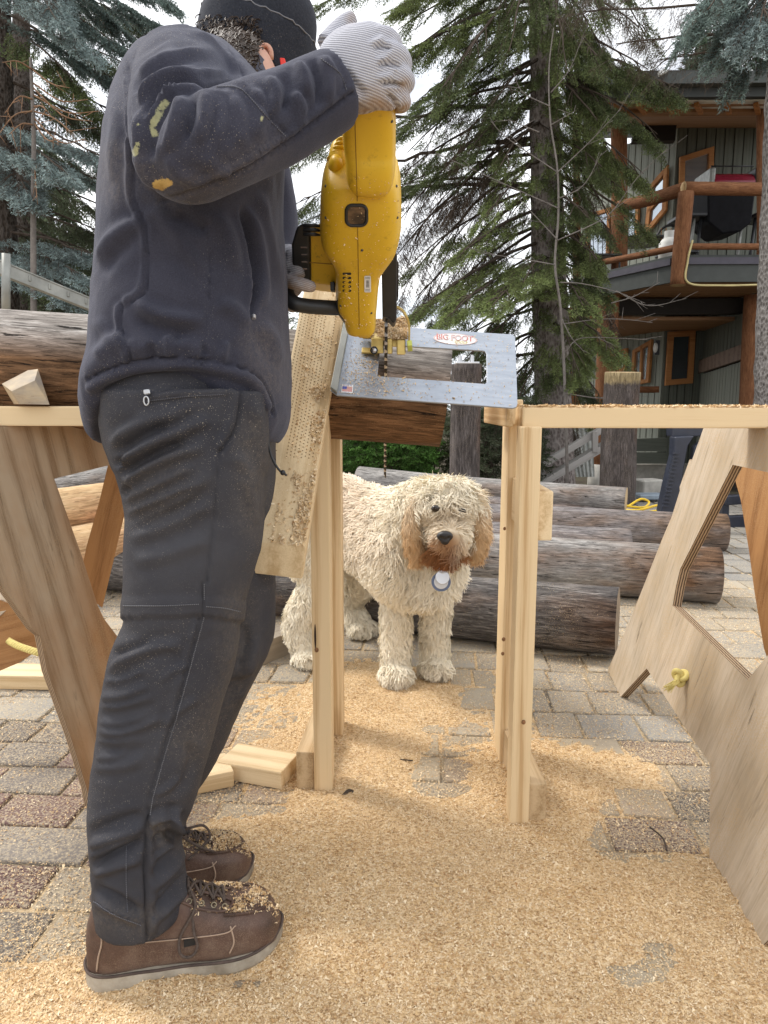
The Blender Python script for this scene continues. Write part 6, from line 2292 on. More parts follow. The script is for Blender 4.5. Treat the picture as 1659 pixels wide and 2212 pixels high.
BARK = bark('spruce_bark', (.09, .072, .065), (.21, .175, .16), (.34, .30, .28))
BARK_GREY = bark('grey_bark', (.07, .065, .06), (.17, .155, .145), (.30, .28, .265), 34)
BARK_DARK = bark('dark_bark', (.02, .016, .013), (.055, .043, .035), (.10, .085, .075))
LIMB = plain('limb_bark', (.075, .058, .046), .95, 0, .35, 14, .1, .5)
TWIG_GREY = plain('grey_twig', (.17, .15, .135), .9, 0, .25, 20)
TWIG_RUST = plain('dead_twig', (.24, .135, .075), .9, 0, .3, 20)
G1, G2, G3 = np.array((.118, .15, .062)), np.array((.165, .205, .075)), np.array((.078, .096, .054))
BLUE1, BLUE2 = np.array((.135, .18, .165)), np.array((.23, .29, .285))
BROWN = np.array((.10, .06, .03))


def trunk(path, r0, r1, mat, parent, n=26, m=70, rough=.06):
    P = spline(np.array(path, float), m)
    V, F = tube_vf(P, np.linspace(r0, r1, m), n)
    V = V + np.c_[vnoise(V, 9, 1), vnoise(V, 9, 2), 0 * V[:, 0]] * rough * r0
    return mk('trunk', V, F, mat, parent, True)


def bough(cr, limbs, start, tip, kind, colr, droop=.12, dens=1.0, size=.30, spread=.42, hang=.5, rb=.022):
    """a limb from the trunk to its tip with sprays on both sides"""
    start, tip = np.array(start, float), np.array(tip, float)
    L = np.linalg.norm(tip - start)
    m = max(8, int(L * 6))
    t = np.linspace(0, 1, m)
    P = start + (tip - start) * t[:, None] + np.outer(np.sin(np.pi * t) * droop * L, (0, 0, 1)) + trs.normal(0, .012 * L / 2, (m, 3)) * (t * (1 - t) * 4)[:, None]
    limbs.tube(P, np.linspace(rb * (0.5 + .25 * L), .004, m), 6)
    n = int(L * 26 * dens)
    tt = np.clip(0.10 + 0.90 * trs.random(n) ** .8, 0, 1)
    idx = np.clip((tt * (m - 1)).astype(int), 0, m - 2)
    Q = P[idx] + (P[idx + 1] - P[idx]) * (tt * (m - 1) - idx)[:, None]
    A = unit(tip - start)
    hz = unit(np.cross(A, (0, 0, 1)))
    sgn = trs.choice((-1, 1), n)
    wdt = spread * L * (1 - tt) * .55 + .06
    off = wdt * trs.random(n) ** .7 * sgn
    fw = .45 * np.abs(off)
    Q = Q + hz * off[:, None] + A * fw[:, None] + np.outer(-hang * np.abs(off) * .7 - hang * trs.random(n) * .14, (0, 0, 1))
    D = A * (0.75 + .4 * trs.random(n))[:, None] + hz * (sgn * trs.uniform(.1, .9, n) * (1 - .6 * tt))[:, None] + np.outer(-hang * trs.uniform(.1, 1.1, n), (0, 0, 1))
    cc_ = colr * (0.62 + .75 * trs.random(n))[:, None]
    cr.add(kind, Q, D, size * trs.uniform(.6, 1.25, n), cc_)
    # bare side limbs carrying them
    for k in range(0, n, 7):
        b_ = P[idx[k]]
        limbs.tube([b_, (b_ + Q[k]) / 2 + (0, 0, .02), Q[k]], [.006, .005, .003], 4)


# --- the big green spruce behind the saw
DM = 7.5
tree = thing('spruce_tree', 'tall green spruce with drooping limbs right behind the saw, in front of the house', 'tree', at(1197, 1055, DM))
tp = [at(1199, 1075, DM), at(1197, 950, DM), at(1190, 700, DM), at(1182, 450, DM), at(1177, 250, DM), at(1172, 0, DM), at(1165, -500, DM), at(1160, -1500, DM)]
trunk(tp, .215, .09, BARK, tree)
TP = spline(np.array(tp), 300)
tpx, tpy = proj(TP)
on = lambda y: TP[np.argmin(np.abs(tpy - y))]
cr, lm = Crown(), MB()
crd, lmd = Crown(), MB()
for y0, x1, y1, dd, kind, c_, dens, size in [
    (-60, 850, 20, -.6, 'flat', G2, 1.3, .26), (10, 870, 120, -.3, 'flat', G2, 1.4, .26), (70, 905, 215, -.5, 'flat', G1, 1.3, .26), (-120, 690, 10, -.8, 'flat', G1, .8, .24), (-60, 960, 185, -.9, 'hang', G1, 1.3, .26),
    (-150, 1010, 60, .3, 'flat', G1, 1.3, .28), (-160, 1100, 110, -.9, 'hang', G1, 1.4, .26), (-120, 1225, 150, -1.0, 'hang', G2 * .8, 1.4, .24), (-200, 1300, 40, -.6, 'flat', G1, 1.0, .28), (-250, 1400, 90, .5, 'flat', G1, .9, .28),
    (150, 880, 255, .2, 'flat', G1, 1.1, .26), (230, 630, 335, .6, 'hang', G1, 1.1, .26), (300, 640, 440, .9, 'hang', G1, .9, .26), (330, 860, 420, .4, 'flat', G1, 1.0, .24), (400, 650, 480, 1.2, 'flat', G3, .7, .24),
    (450, 985, 560, -.9, 'flat', G2, 1.5, .25), (520, 880, 690, -.8, 'flat', G2 * 1.05, 1.6, .25), (560, 960, 690, -1.2, 'flat', G2 * 1.1, 1.6, .25), (590, 1060, 665, -1.4, 'flat', G2 * 1.15, 1.6, .25), (560, 1130, 610, -1.3, 'flat', G2, 1.5, .24), (640, 1000, 780, -.8, 'hang', G1, 1.3, .25),
    (600, 1260, 660, -1.2, 'flat', G2, 1.5, .24), (650, 1330, 770, -1.0, 'flat', G2 * 1.05, 1.7, .24), (690, 1250, 800, -1.2, 'hang', G2, 1.6, .24), (560, 1300, 620, -.6, 'hang', G1, 1.2, .25), (720, 1120, 860, -.6, 'hang', G1, 1.5, .25), (760, 1290, 845, -.5, 'hang', G3, 1.2, .25),
    (110, 1465, 190, -.7, 'hang', G1, 1.9, .25), (60, 1400, 150, -.6, 'hang', G1, 1.6, .25), (150, 1420, 290, -.5, 'hang', G1, 1.6, .25), (180, 1340, 230, -.8, 'hang', G1, 1.6, .25), (240, 1390, 375, -.7, 'hang', G2 * .8, 1.7, .25), (300, 1300, 360, -.8, 'hang', G1, 1.5, .25), (380, 1320, 500, -.4, 'hang', G1, 1.4, .25), (450, 1280, 560, -.5, 'hang', G1, 1.4, .24), (330, 1255, 430, -.6, 'hang', G1, 1.4, .24),
    (120, 1060, 230, -.8, 'hang', G1, 1.2, .25), (180, 1010, 330, -.6, 'flat', G1, 1.0, .25), (260, 1080, 360, -.9, 'hang', G2 * .9, 1.1, .24), (340, 1050, 470, -.9, 'flat', G2, 1.1, .24), (420, 1270, 470, -1.0, 'hang', G1, 1.4, .24), (500, 1290, 560, -1.0, 'hang', G2 * .9, 1.4, .24), (40, 1290, 120, -.9, 'hang', G1, 1.4, .25), (160, 1290, 260, -.9, 'hang', G2 * .8, 1.4, .25), (800, 1060, 930, .5, 'hang', G3, 1.3, .28), (840, 1140, 980, .3, 'hang', G3, 1.3, .28), (760, 900, 850, 1.2, 'hang', G3, 1.3, .3)]:
    bough(cr, lm, on(y0), at(x1, y1, DM + dd), kind, c_, droop=.06, dens=dens * 1.45, size=size * .8, hang=.6 if kind == 'hang' else .3)
for y0, x1, y1, dd in [(120, 880, 330, .3), (200, 860, 480, .2), (280, 850, 560, .4), (330, 870, 620, .1), (400, 900, 650, .3), (430, 860, 400, .8), (180, 990, 300, -.4), (250, 960, 450, -.3), (60, 1290, 200, -.3), (-40, 1380, 60, .2), (300, 1320, 470, -.2), (480, 960, 640, .6), (20, 1010, 200, .5), (380, 1020, 560, -.2), (520, 1330, 690, .2), (700, 1060, 800, .3), (760, 1080, 900, .2), (820, 1250, 930, -.1)]:
    bough(crd, lmd, on(y0), at(x1, y1, DM + dd), 'dead', BROWN, droop=.08, dens=1.2, size=.28, hang=.9, rb=.026)
rr = random.Random(12)
for i in range(46):
    y0 = -220 + i * 22
    left = i % 2 == 0
    tx = rr.uniform(845, 1040) if left else rr.uniform(1240, 1400)
    ty = y0 + rr.uniform(70, 190)
    if not left and ty > 560:
        tx = rr.uniform(1230, 1300)
    if left and 300 < ty < 620 and i % 4:
        bough(crd, lmd, on(y0), at(tx, ty + 40, DM + rr.uniform(-.3, 1.0)), 'dead', BROWN * 1.2, droop=.07, dens=1.3, size=.28, hang=.9, rb=.02)
    else:
        bough(cr, lm, on(y0), at(tx, ty, DM + rr.uniform(-.6, 1.2)), 'hang' if i % 3 else 'flat', (G1, G2 * .9, G1 * 1.1)[i % 3], droop=.06, dens=1.25, size=.21, hang=.65)
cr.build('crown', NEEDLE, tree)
tag(lm.build('limbs', LIMB, tree), kind='stuff')
tag(crd.build('dead_twigs', NEEDLE, tree), kind='stuff')
tag(lmd.build('dead_limbs', LIMB, tree), kind='stuff')

# --- blue spruces on the left
def side_spruce(label, tx, ty, d, specs, r0, barkm, dead=()):
    t_ = thing('spruce_tree', label, 'tree', at(tx, 900, d), 'spruces at the left')
    path = [at(tx, 1010, d), at(tx, 700, d), at(tx - 6, 350, d), at(tx - 10, 0, d), at(tx - 16, -700, d)]
    trunk(path, r0, r0 * .45, barkm, t_, 20, 50)
    T_ = spline(np.array(path), 300)
    _, ty_ = proj(T_)
    c_, l_ = Crown(), MB()
    for y0, x1, y1, dd, kind, colr, dens, size, hang in specs:
        bough(c_, l_, T_[np.argmin(np.abs(ty_ - y0))], at(x1, y1, d + dd), kind, colr, droop=.03, dens=dens, size=size, hang=hang)
    c_.build('crown', NEEDLE, t_)
    tag(l_.build('limbs', LIMB, t_), kind='stuff')
    for y0, x1, y1, dd in dead:
        pass
    return t_, T_, ty_


rs_ = np.random.default_rng(5)
sp1 = [(-160, 365, 5, -.5, 'blue', BLUE1, 2.0, .26, .25), (-90, 345, 55, -.3, 'blue', BLUE1, 2.2, .26, .25), (-40, 300, 125, -.4, 'blue', BLUE1 * .9, 2.2, .26, .3), (20, 260, 185, -.2, 'blue', BLUE1 * .8, 2.0, .26, .35), (-60, 180, 100, -1.0, 'blue', BLUE2, 2.2, .25, .3), (-120, 120, 40, -1.2, 'blue', BLUE2 * .9, 2.2, .25, .3), (40, 150, 160, -.8, 'hang', G1, 1.8, .26, .5), (-120, 260, 60, .4, 'blue', BLUE1 * .7, 2.2, .28, .3),
       (120, 290, 270, .3, 'hang', G1, 1.6, .28, .5), (170, 250, 300, .3, 'hang', G3, 1.6, .28, .5), (260, 240, 350, -.9, 'blue', BLUE2, 2.4, .24, .4), (290, 140, 370, -1.2, 'blue', BLUE2, 2.4, .24, .4), (320, 260, 410, -.3, 'blue', BLUE1, 2.2, .25, .4), (330, 60, 420, -1.1, 'blue', BLUE2 * .9, 2.4, .24, .4),
       (430, 260, 520, .2, 'hang', G3, 2.0, .28, .5), (480, 250, 570, .1, 'hang', G3, 2.2, .28, .5), (500, 230, 560, -.8, 'blue', BLUE2 * .85, 2.2, .24, .4), (530, 170, 590, -1.0, 'blue', BLUE2, 2.2, .24, .4), (560, 150, 640, -1.1, 'blue', BLUE2 * .9, 2.0, .24, .3), (590, 260, 660, .2, 'hang', G1, 2.0, .26, .4), (60, -150, 200, -.5, 'blue', BLUE1, 1.6, .28, .3), (300, -140, 400, -.5, 'blue', BLUE1, 1.6, .28, .3), (520, -140, 620, -.3, 'hang', G1, 1.6, .28, .4)]
side_spruce('blue green spruce with silvery tips at the left, trunk near the picture edge', 12, 900, 8.2, sp1, .17, BARK_DARK)
sp2 = [(y, x, y + q, dd, 'hang', G3, 2.0, .32, .5) for y, x, q, dd in [(-200, 260, 80, .2), (-60, 300, 110, .5), (60, 320, 100, .3), (200, 300, 100, .2), (300, 310, 110, -.2), (380, 320, 110, .4), (450, 300, 110, 0.0), (520, 320, 100, .3), (580, 300, 90, -.3), (640, 320, 80, .2), (700, 300, 80, .1), (400, -60, 100, .2), (200, -80, 100, .2), (560, -80, 90, .2), (660, 160, 100, -.8), (470, 150, 110, -1.0), (560, 120, 90, -1.0)]]
side_spruce('darker spruce just behind the blue one, its trunk bare and black', 55, 900, 10.0, sp2, .17, BARK_DARK)
# bare rusty sapling between them
dsap = thing('dead_sapling', 'dead rusty sapling with bare curved twigs against the blue spruce', 'tree', at(76, 760, 7.2))
mb_ = MB().tube(spline(np.array([at(74, 800, 7.2), at(72, 500, 7.2), at(73, 300, 7.2), at(66, 125, 7.2)]), 30), np.linspace(.035, .014, 30), 8)
mb_.build('trunk', TWIG_GREY, dsap, True)
mb_ = MB()
for (x0, y0, x1, y1, b_) in [(72, 180, 190, 215, -.1), (72, 190, 200, 262, -.12), (73, 240, 160, 290, .05), (73, 240, -10, 300, .1), (72, 215, 10, 245, .1), (70, 150, 5, 135, .05), (70, 150, 150, 190, -.05), (73, 265, 130, 300, -.1), (73, 270, 20, 290, .06), (72, 205, 215, 240, -.1), (73, 230, 110, 250, .05), (73, 255, 185, 300, -.15), (74, 350, 80, 430, 0)]:
    a_, c_ = at(x0, y0, 7.2), at(x1, y1, 6.9)
    md = (a_ + c_) / 2 + (0, 0, b_ * .8)
    q = spline(np.array([a_, md, c_]), 12)
    mb_.tube(q, np.linspace(.009, .003, 12), 5)
    for k in range(4, 12, 2):
        mb_.tube([q[k], q[k] + trs.normal(0, .08, 3) + (0.03, 0, -.05)], [.004, .002], 4)
tag(mb_.build('twigs', TWIG_RUST, dsap, True), kind='stuff')

# --- grey trunk at the right edge, with blue boughs high up
rt = thing('spruce_tree', 'blue spruce whose grey scaly trunk stands at the right edge', 'tree', at(1668, 1050, 5.6))
rp = [at(1664, 1100, 5.6), at(1668, 850, 5.6), at(1674, 600, 5.6), at(1682, 300, 5.6), at(1690, -100, 5.6), at(1700, -1500, 5.6)]
trunk(rp, .145, .07, BARK_GREY, rt, 28, 80)
RP = spline(np.array(rp), 300)
_, ry_ = proj(RP)
cr, lm = Crown(), MB()
for y0, x1, y1, dd, kind, colr, dens, size in [(-180, 1490, 60, -.2, 'blue', BLUE1, 2.6, .22), (-160, 1530, 20, -.6, 'blue', BLUE1 * 1.1, 2.6, .22), (-60, 1560, 110, -.5, 'blue', BLUE1, 2.6, .22), (-100, 1600, 150, -.3, 'hang', BLUE1 * .9, 2.2, .22), (-220, 1560, -10, .4, 'blue', BLUE1, 2.2, .24), (-120, 1640, 60, -.8, 'blue', BLUE2 * .9, 2.6, .22)]:
    bough(cr, lm, RP[np.argmin(np.abs(ry_ - y0))], at(x1, y1, 5.6 + dd), kind, colr, droop=.05, dens=dens, size=size, hang=.4)
for y0, x1, y1 in [(40, 1260, 25), (80, 1330, 95), (110, 1420, 130), (-20, 1290, -20)]:
    bough(cr, lm, RP[np.argmin(np.abs(ry_ - y0))], at(x1, y1, 6.2), 'dead', BROWN, droop=.03, dens=.9, size=.26, hang=.5, rb=.016)
cr.build('crown', NEEDLE, rt)
tag(lm.build('limbs', LIMB, rt), kind='stuff')

# --- far trees beyond the roof and the yard
def far_spruce(label, px, top, base, d, colr, n=900, wid=.19):
    b_, t_ = at(px, base, d), at(px, top, d)
    b_ = np.array((b_[0], d, ground_z(d)))
    t_ = np.array((b_[0], d, t_[2]))
    T_ = thing('spruce_tree', label, 'tree', b_, 'distant spruces')
    H_ = t_[2] - b_[2]
    trunk([b_, (b_ + t_) / 2, t_], .03 * H_ ** .8, .02, BARK_DARK, T_, 10, 10)
    c_ = Crown()
    u = trs.random(n) ** .75
    h = 1 - u
    a_ = trs.uniform(0, 6.283, n)
    rad = wid * H_ * u * (.45 + .55 * trs.random(n)) * (1 + .25 * np.sin(h * 40 + a_))
    P = b_ + np.c_[rad * np.cos(a_), rad * np.sin(a_), H_ * (.08 + .92 * h)]
    D = np.c_[np.cos(a_), np.sin(a_), -.45 + .2 * trs.normal(0, 1, n)]
    c_.add('far', P, D, .075 * H_ * trs.uniform(.6, 1.2, n), colr * (.6 + .8 * trs.random(n))[:, None])
    c_.build('crown', NEEDLE, T_)


FAR = np.array((.060, .085, .055))
for i, (px, top, d, lab) in enumerate([(1480, 40, 17, 'pale green spruce beyond the left end of the roof'), (1610, 10, 18, 'pale green spruce beyond the middle of the roof'), (660, 700, 24, 'small distant spruce seen left of the saw handle'), (930, 690, 26, 'low distant spruce seen under the drooping limbs'), (780, 760, 22, 'dark low spruce behind the saw plate'), (300, 420, 15, 'dark green spruce hidden behind the man, far back'), (140, 300, 14, 'tall dark spruce farthest back at the left')]):
    far_spruce(lab, px, top, 900, d, FAR if i < 2 else G3 * 1.2, 800)

# --- cedar shrubs behind the logs
def shrub(label, px, py, d, w_, h_, colr, n=420, kind='flat'):
    b_ = at(px, py, d)
    T_ = thing('cedar_shrub', label, 'shrub', b_, 'green shrubs behind the logs')
    c_ = Crown()
    a_, u = trs.uniform(0, 6.283, n), trs.random(n)
    rad = w_ * np.sqrt(1 - (u * 1.0 - .1) ** 2 * .8) * (.55 + .45 * trs.random(n))
    P = b_ + np.c_[rad * np.cos(a_), rad * np.sin(a_), h_ * u]
    D = np.c_[np.cos(a_), np.sin(a_) * .6 - .3, -.15 + .4 * trs.normal(0, 1, n)]
    c_.add(kind, P, D, .22 * trs.uniform(.6, 1.3, n), colr * (.6 + .8 * trs.random(n))[:, None])
    c_.build('foliage', NEEDLE, T_)
    st_ = MB()
    for k in range(7):
        q = P[k]
        st_.tube([b_ + (0.03 * k - .1, 0, -.25), (b_ + q) / 2, q], [.012, .008, .004], 5)
    tag(st_.build('stems', LIMB, T_), kind='stuff')


shrub('bright green cedar shrub under the log end', 840, 1005, 6.3, .30, .34, np.array((.07, .15, .03)))
shrub('dark cedar shrub behind the dog\'s back', 760, 1040, 6.8, .45, .5, G1)
shrub('brownish cedar shrub behind the grey post', 930, 1040, 7.0, .45, .55, np.array((.06, .075, .03)))
shrub('dark shrub between the grey post and the right legs', 1075, 1030, 6.6, .35, .7, G3)
shrub('low green shrub seen through the left sawhorse', 170, 1040, 5.6, .5, .25, G2)
shrub('small green shrub between the man and the sloping board', 640, 760, 9.5, .7, .6, G2)

# --- bare grey sapling in front of the spruce
bs_ = thing('bare_sapling', 'leafless grey sapling with long thin branches before the big spruce', 'tree', at(1228, 980, 6.3))
stem = spline(np.array([at(1226, 1060, 6.3), at(1222, 880, 6.3), at(1212, 680, 6.3), at(1199, 572, 6.3), at(1206, 468, 6.3), at(1204, 364, 6.3), at(1189, 260, 6.3), at(1186, 150, 6.3), at(1196, 60, 6.3)]), 70)
MB().tube(stem, np.linspace(.015, .004, 70), 7).build('trunk', TWIG_GREY, bs_, True)
tw = MB()
for pts in [[(1204, 372), (1098, 300), (1060, 262)], [(1165, 286), (1098, 258)], [(1190, 270), (1243, 239)], [(1200, 376), (1270, 310), (1342, 234)], [(1202, 520), (1290, 480), (1326, 452), (1380, 380), (1441, 322)], [(1204, 518), (1150, 460), (1108, 416)], [(1199, 572), (1130, 560), (1030, 545)], [(1210, 610), (1259, 613), (1330, 630), (1394, 655)], [(1330, 628), (1400, 660), (1482, 645)], [(1215, 700), (1290, 690), (1350, 690), (1410, 697)], [(1222, 760), (1260, 730), (1400, 734)],
            [(1206, 450), (1140, 420), (940, 330)], [(1188, 230), (1130, 200), (1110, 160)], [(1190, 200), (1230, 150), (1262, 70)], [(1214, 690), (1235, 730), (1262, 760)], [(1205, 430), (1260, 400), (1300, 330)], [(1222, 850), (1300, 860), (1370, 850)], [(1320, 655), (1370, 640), (1425, 610)]]:
    q = spline(np.array([at(x, y, 6.25 - .05 * i) for i, (x, y) in enumerate(pts)]), 20)
    tw.tube(q, np.linspace(.0055, .0018, 20), 5)
    for k in range(6, 20, 3):
        e = q[k] + (q[min(k + 1, 19)] - q[k - 1]) * trs.uniform(.5, 1.6) + trs.normal(0, .045, 3)
        tw.tube([q[k], e], [.0025, .0012], 4)
tag(tw.build('twigs', TWIG_GREY, bs_, True), kind='stuff')
# ------------------------------------------------------------------ the log house
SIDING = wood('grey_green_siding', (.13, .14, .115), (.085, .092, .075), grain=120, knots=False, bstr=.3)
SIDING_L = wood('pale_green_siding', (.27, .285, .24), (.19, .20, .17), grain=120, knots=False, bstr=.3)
TRIMW = wood('stained_trim', (.44, .20, .07), (.27, .105, .032), grain=60, knots=False)
SOFFIT = wood('cedar_soffit', (.34, .19, .10), (.20, .10, .045), grain=40, knots=True)
FASCIA = plain('dark_fascia', (.030, .033, .030), .6)
FASCIA_G = plain('green_fascia', (.050, .056, .052), .6)
FASCIA_P = plain('purple_fascia', (.07, .065, .085), .6)
BEAMD = plain('dark_beam', (.018, .014, .012), .8)


def glassm(name, base, metal):
    g = G(name)
    o = g.obj()
    c = g.ramp(g.noise(o, 3, 2), [(.3, tuple(x * .8 for x in base)), (.7, base)])
    return g.out(c, .06, spec=.8, Metallic=metal)


GLASS = glassm('window_glass', (.50, .55, .60), .75)
GLASS_D = glassm('dark_window_glass', (.05, .06, .065), .3)
BLIND = plain('window_blind', (.36, .37, .31), .8)
house = thing('log_house', 'dark green timber house with log posts and a railed upper deck, behind the spruce', 'house', at(1500, 1000, 11))


def log_part(name, p0, p1, r, mat=HOUSE_LOG, bump=.05):
    return log(name, None, p0, p1, r, r * .97, mat, ENDGRAIN, bump, 20, 16, parent=house)


def planks(p0, p1, z0, z1, wdt, mat, th=.02, z1b=None, name='plank'):
    """vertical boards along the line p0-p1"""
    p0, p1 = np.array(p0[:2], float), np.array(p1[:2], float)
    L = np.linalg.norm(p1 - p0)
    d_ = (p1 - p0) / L
    nn = np.array((d_[1], -d_[0]))
    n = max(1, int(round(L / wdt)))
    for i in range(n):
        c_ = p0 + d_ * (i + .5) * L / n
        zt = z1 if z1b is None else z1 + (z1b - z1) * (i + .5) / n
        jit = ((i * 7919) % 5 - 2) * .0012
        o_ = np.r_[c_ + nn * jit, 0]
        board(name, o_ + (0, 0, z0), o_ + (0, 0, zt), L / n - .012, th, (nn[0], nn[1], 0), mat, house, .004, 1)


def wall_sheet(p0, p1, z0, z1, mat, off=.03, name='wall'):
    p0, p1 = np.array(p0[:2], float), np.array(p1[:2], float)
    d_ = unit(p1 - p0)
    nn = np.array((d_[1], -d_[0])) * -1
    a_, b_ = np.r_[p0 + nn * off, z0], np.r_[p1 + nn * off, z0]
    return MB().prism([a_, b_, b_ + (0, 0, z1 - z0), a_ + (0, 0, z1 - z0)], np.r_[nn * .08, 0]).build(name, mat, house)


def window(poly, p0, n_, fw=.075, mat=TRIMW, glass=GLASS, depth=.05, bars=(), blind=False, name='window'):
    """poly: photo outline of the frame on the plane (p0, n_); the frame stands proud, the pane sits back"""
    n_ = unit(n_)
    if np.dot(n_, CAMP - np.array(p0)) < 0:
        n_ = -n_
    P = np.array([onpl(x, y, p0, n_) for x, y in poly])
    c_ = P.mean(0)
    Q = []
    k = len(P)
    for i in range(k):
        a_, b_, c2_ = P[i - 1], P[i], P[(i + 1) % k]
        e1, e2 = unit(b_ - a_), unit(c2_ - b_)
        i1, i2 = np.cross(n_, e1), np.cross(n_, e2)
        if np.dot(i1, c_ - b_) < 0:
            i1, i2 = -i1, -i2
        bis = unit(i1 + i2)
        Q.append(b_ + bis * fw / max(.35, np.dot(bis, i1)))
    Q = np.array(Q)
    fr_ = MB()
    for i in range(k):
        j = (i + 1) % k
        fr_.prism([P[i], P[j], Q[j], Q[i]], n_ * depth)
    f_ = fr_.build(name, mat, house)
    pane = MB().add(Q + n_ * .012, [range(k)]).build('pane', glass, f_)
    if blind:
        lo, hi = Q[:, 2].min(), Q[:, 2].max()
    for (x0, y0, x1, y1) in bars:
        MB().bar(onpl(x0, y0, p0, n_) + n_ * .03, onpl(x1, y1, p0, n_) + n_ * .03, .035, .04, n_).build('muntin', mat, f_)
    return f_


# upper deck
zd = 2.44
cC = at(1458, 580, 8.6)
cC = np.array((cC[0], 8.6, zd))
cR = np.array((6.5, 8.55, zd))
cL = np.array((2.62, 10.2, zd))
deck_poly = [cC, cR, np.array((6.5, 13.0, zd)), np.array((3.6, 13.0, zd)), cL]
MB().prism([p + (0, 0, -.20) for p in deck_poly], (0, 0, .16)).build('deck', FASCIA_G, house)
MB().prism([p + (0, 0, -.035) for p in deck_poly], (0, 0, .035)).build('deck_boards', wood('deck_wood', (.17, .14, .11), (.09, .07, .055)), house)
MB().prism([np.array(p) * (1, 1, 0) + (0, 0, zd - .225) + (0, .05, 0) for p in deck_poly], (0, 0, .02)).build('soffit', SOFFIT, house)
for a_, b_ in ((cC, cR), (cL, cC)):
    o_ = unit(np.cross(b_ - a_, (0, 0, 1))) * .03
    MB().bar(a_ + o_ + (0, 0, -.10), b_ + o_ + (0, 0, -.10), .05, .30, (0, 0, 1)).build('fascia', FASCIA_G, house)
    MB().bar(a_ + o_ * 1.9 + (0, 0, -.02), b_ + o_ * 1.9 + (0, 0, -.02), .05, .075, (0, 0, 1)).build('fascia_trim', FASCIA_P, house)
# rails and posts
log_part('corner_post', cC + (0.0, -.11, -.30), cC + (.03, -.11, .71), .088)
hr = cC + (.02, -.11, .755)
log_part('top_rail', hr + (-.02, 0, 0), np.array((6.4, 8.44, hr[2] - .01)), .072)
lend = at(1338, 448, 9.55)
log_part('top_rail', hr, lend, .075)
lr = cC + (.02, -.11, .13)
log_part('low_rail', lr, np.array((6.4, 8.44, lr[2])), .036)
log_part('low_rail', lr, at(1262, 574, 10.1), .040)
log_part('upper_post', at(1338, 590, 9.9) * (1, 1, 0) + (0, 0, zd), at(1338, 250, 9.9), .105)
log_part('upper_post', at(1246, 620, 10.4) * (1, 1, 0) + (0, 0, zd), at(1246, 250, 10.4), .055)
log_part('upper_post', at(1647, 560, 9.0) * (1, 1, 0) + (0, 0, zd), at(1647, 215, 9.0), .062)
log_part('lower_post', np.array((at(1308, 900, 9.4)[0], 9.4, .0)), np.array((at(1312, 700, 9.4)[0], 9.4, 2.12)), .135)
log_part('lower_post', np.array((at(1238, 900, 10.2)[0], 10.2, .1)), np.array((at(1238, 700, 10.2)[0], 10.2, 2.1)), .12)
log_part('lower_post', np.array((at(1620, 900, 9.2)[0], 9.2, -.3)), np.array((at(1622, 700, 9.2)[0], 9.2, 2.14)), .108)
pb = np.array((at(1289, 900, 9.4)[0] + .05, 9.4, -.42))
MB().tube([pb, pb + (0, 0, .42)], .13, 20).build('pier', CONC, house, True)
log_part('porch_rail', at(1376, 842, 11.0), at(1424, 841, 10.9), .05)
MB().bar(at(1240, 665, 10.0), at(1640, 662, 10.0), .16, .2).build('beam', BEAMD, house)
# ceiling of the lower porch
MB().prism([at(1300, 692, 10.2), at(1640, 692, 10.2), at(1640, 692, 10.2) + (0, 3, -.05), at(1300, 692, 10.2) + (0, 3, -.05)], (0, 0, .05)).build('porch_ceiling', SOFFIT, house)
# lower walls
W1, W2 = at(1428, 850, 11.5), at(1512, 850, 11.5)
W0 = at(1240, 850, 13.4)
W3 = at(1612, 850, 9.6)
zt = 2.3
wall_sheet(W1, W2, -.4, zt, BEAMD, .03)
wall_sheet(W0, W1, -.4, zt, BEAMD, .03)
wall_sheet(W2, W3, -.4, zt, BEAMD, .03)
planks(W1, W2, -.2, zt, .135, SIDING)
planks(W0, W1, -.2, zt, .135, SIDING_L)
zA, zB = at(1515, 805, 11.4)[2], at(1608, 772, 9.65)[2]
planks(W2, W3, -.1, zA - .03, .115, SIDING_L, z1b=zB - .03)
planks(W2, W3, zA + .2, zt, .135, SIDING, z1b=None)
dW = unit(np.r_[W3[:2] - W2[:2], 0])
nW = np.array((-abs(dW[1]), -abs(dW[0]), 0))
MB().bar(np.r_[W2[:2], zA + .09] + nW * .03, np.r_[W3[:2], zB + .09] + nW * .03, .05, .2).build('trim_board', wood('weathered_trim', (.26, .19, .15), (.15, .10, .075), grain=40), house)
window([(1442, 717), (1500, 714), (1494, 828), (1435, 833)], W1 + (0, -.04, 0), (0, -1, 0), .085, TRIMW, GLASS_D)
nL_ = np.cross(np.r_[W1[:2] - W0[:2], 0], (0, 0, 1))
window([(1371, 757), (1412, 733), (1405, 826), (1366, 834)], W1 + unit(nL_) * .04, nL_, .06, TRIMW, GLASS, bars=[(1390, 746, 1387, 830)])
window([(1338, 757), (1358, 752), (1354, 800), (1334, 805)], W1 + unit(nL_) * .04, nL_, .06, TRIMW, GLASS)
wl = thing('wall_lamp', 'white oval wall lamp beside the lower porch window', 'lamp', at(1416, 752, 11.2))
MB().ell(at(1416, 751, 11.2), (.035, .035, .075)).build('lamp_shade', WHITE, wl, True)
MB().box(at(1419, 751, 11.28), (.07, .05, .22)).build('back_plate', BLACKP, wl)
MB().prism([at(1371, 948, 11.0), at(1441, 946, 11.0), at(1441, 975, 11.0), at(1371, 975, 11.0)], (0, .1, 0)).build('skirt_panel', SIDING, house)
MB().prism([at(1371, 978, 11.0), at(1441, 978, 11.0), at(1441, 1002, 11.0), at(1371, 1002, 11.0)], (0, .1, 0)).build('skirt_panel', SIDING, house)
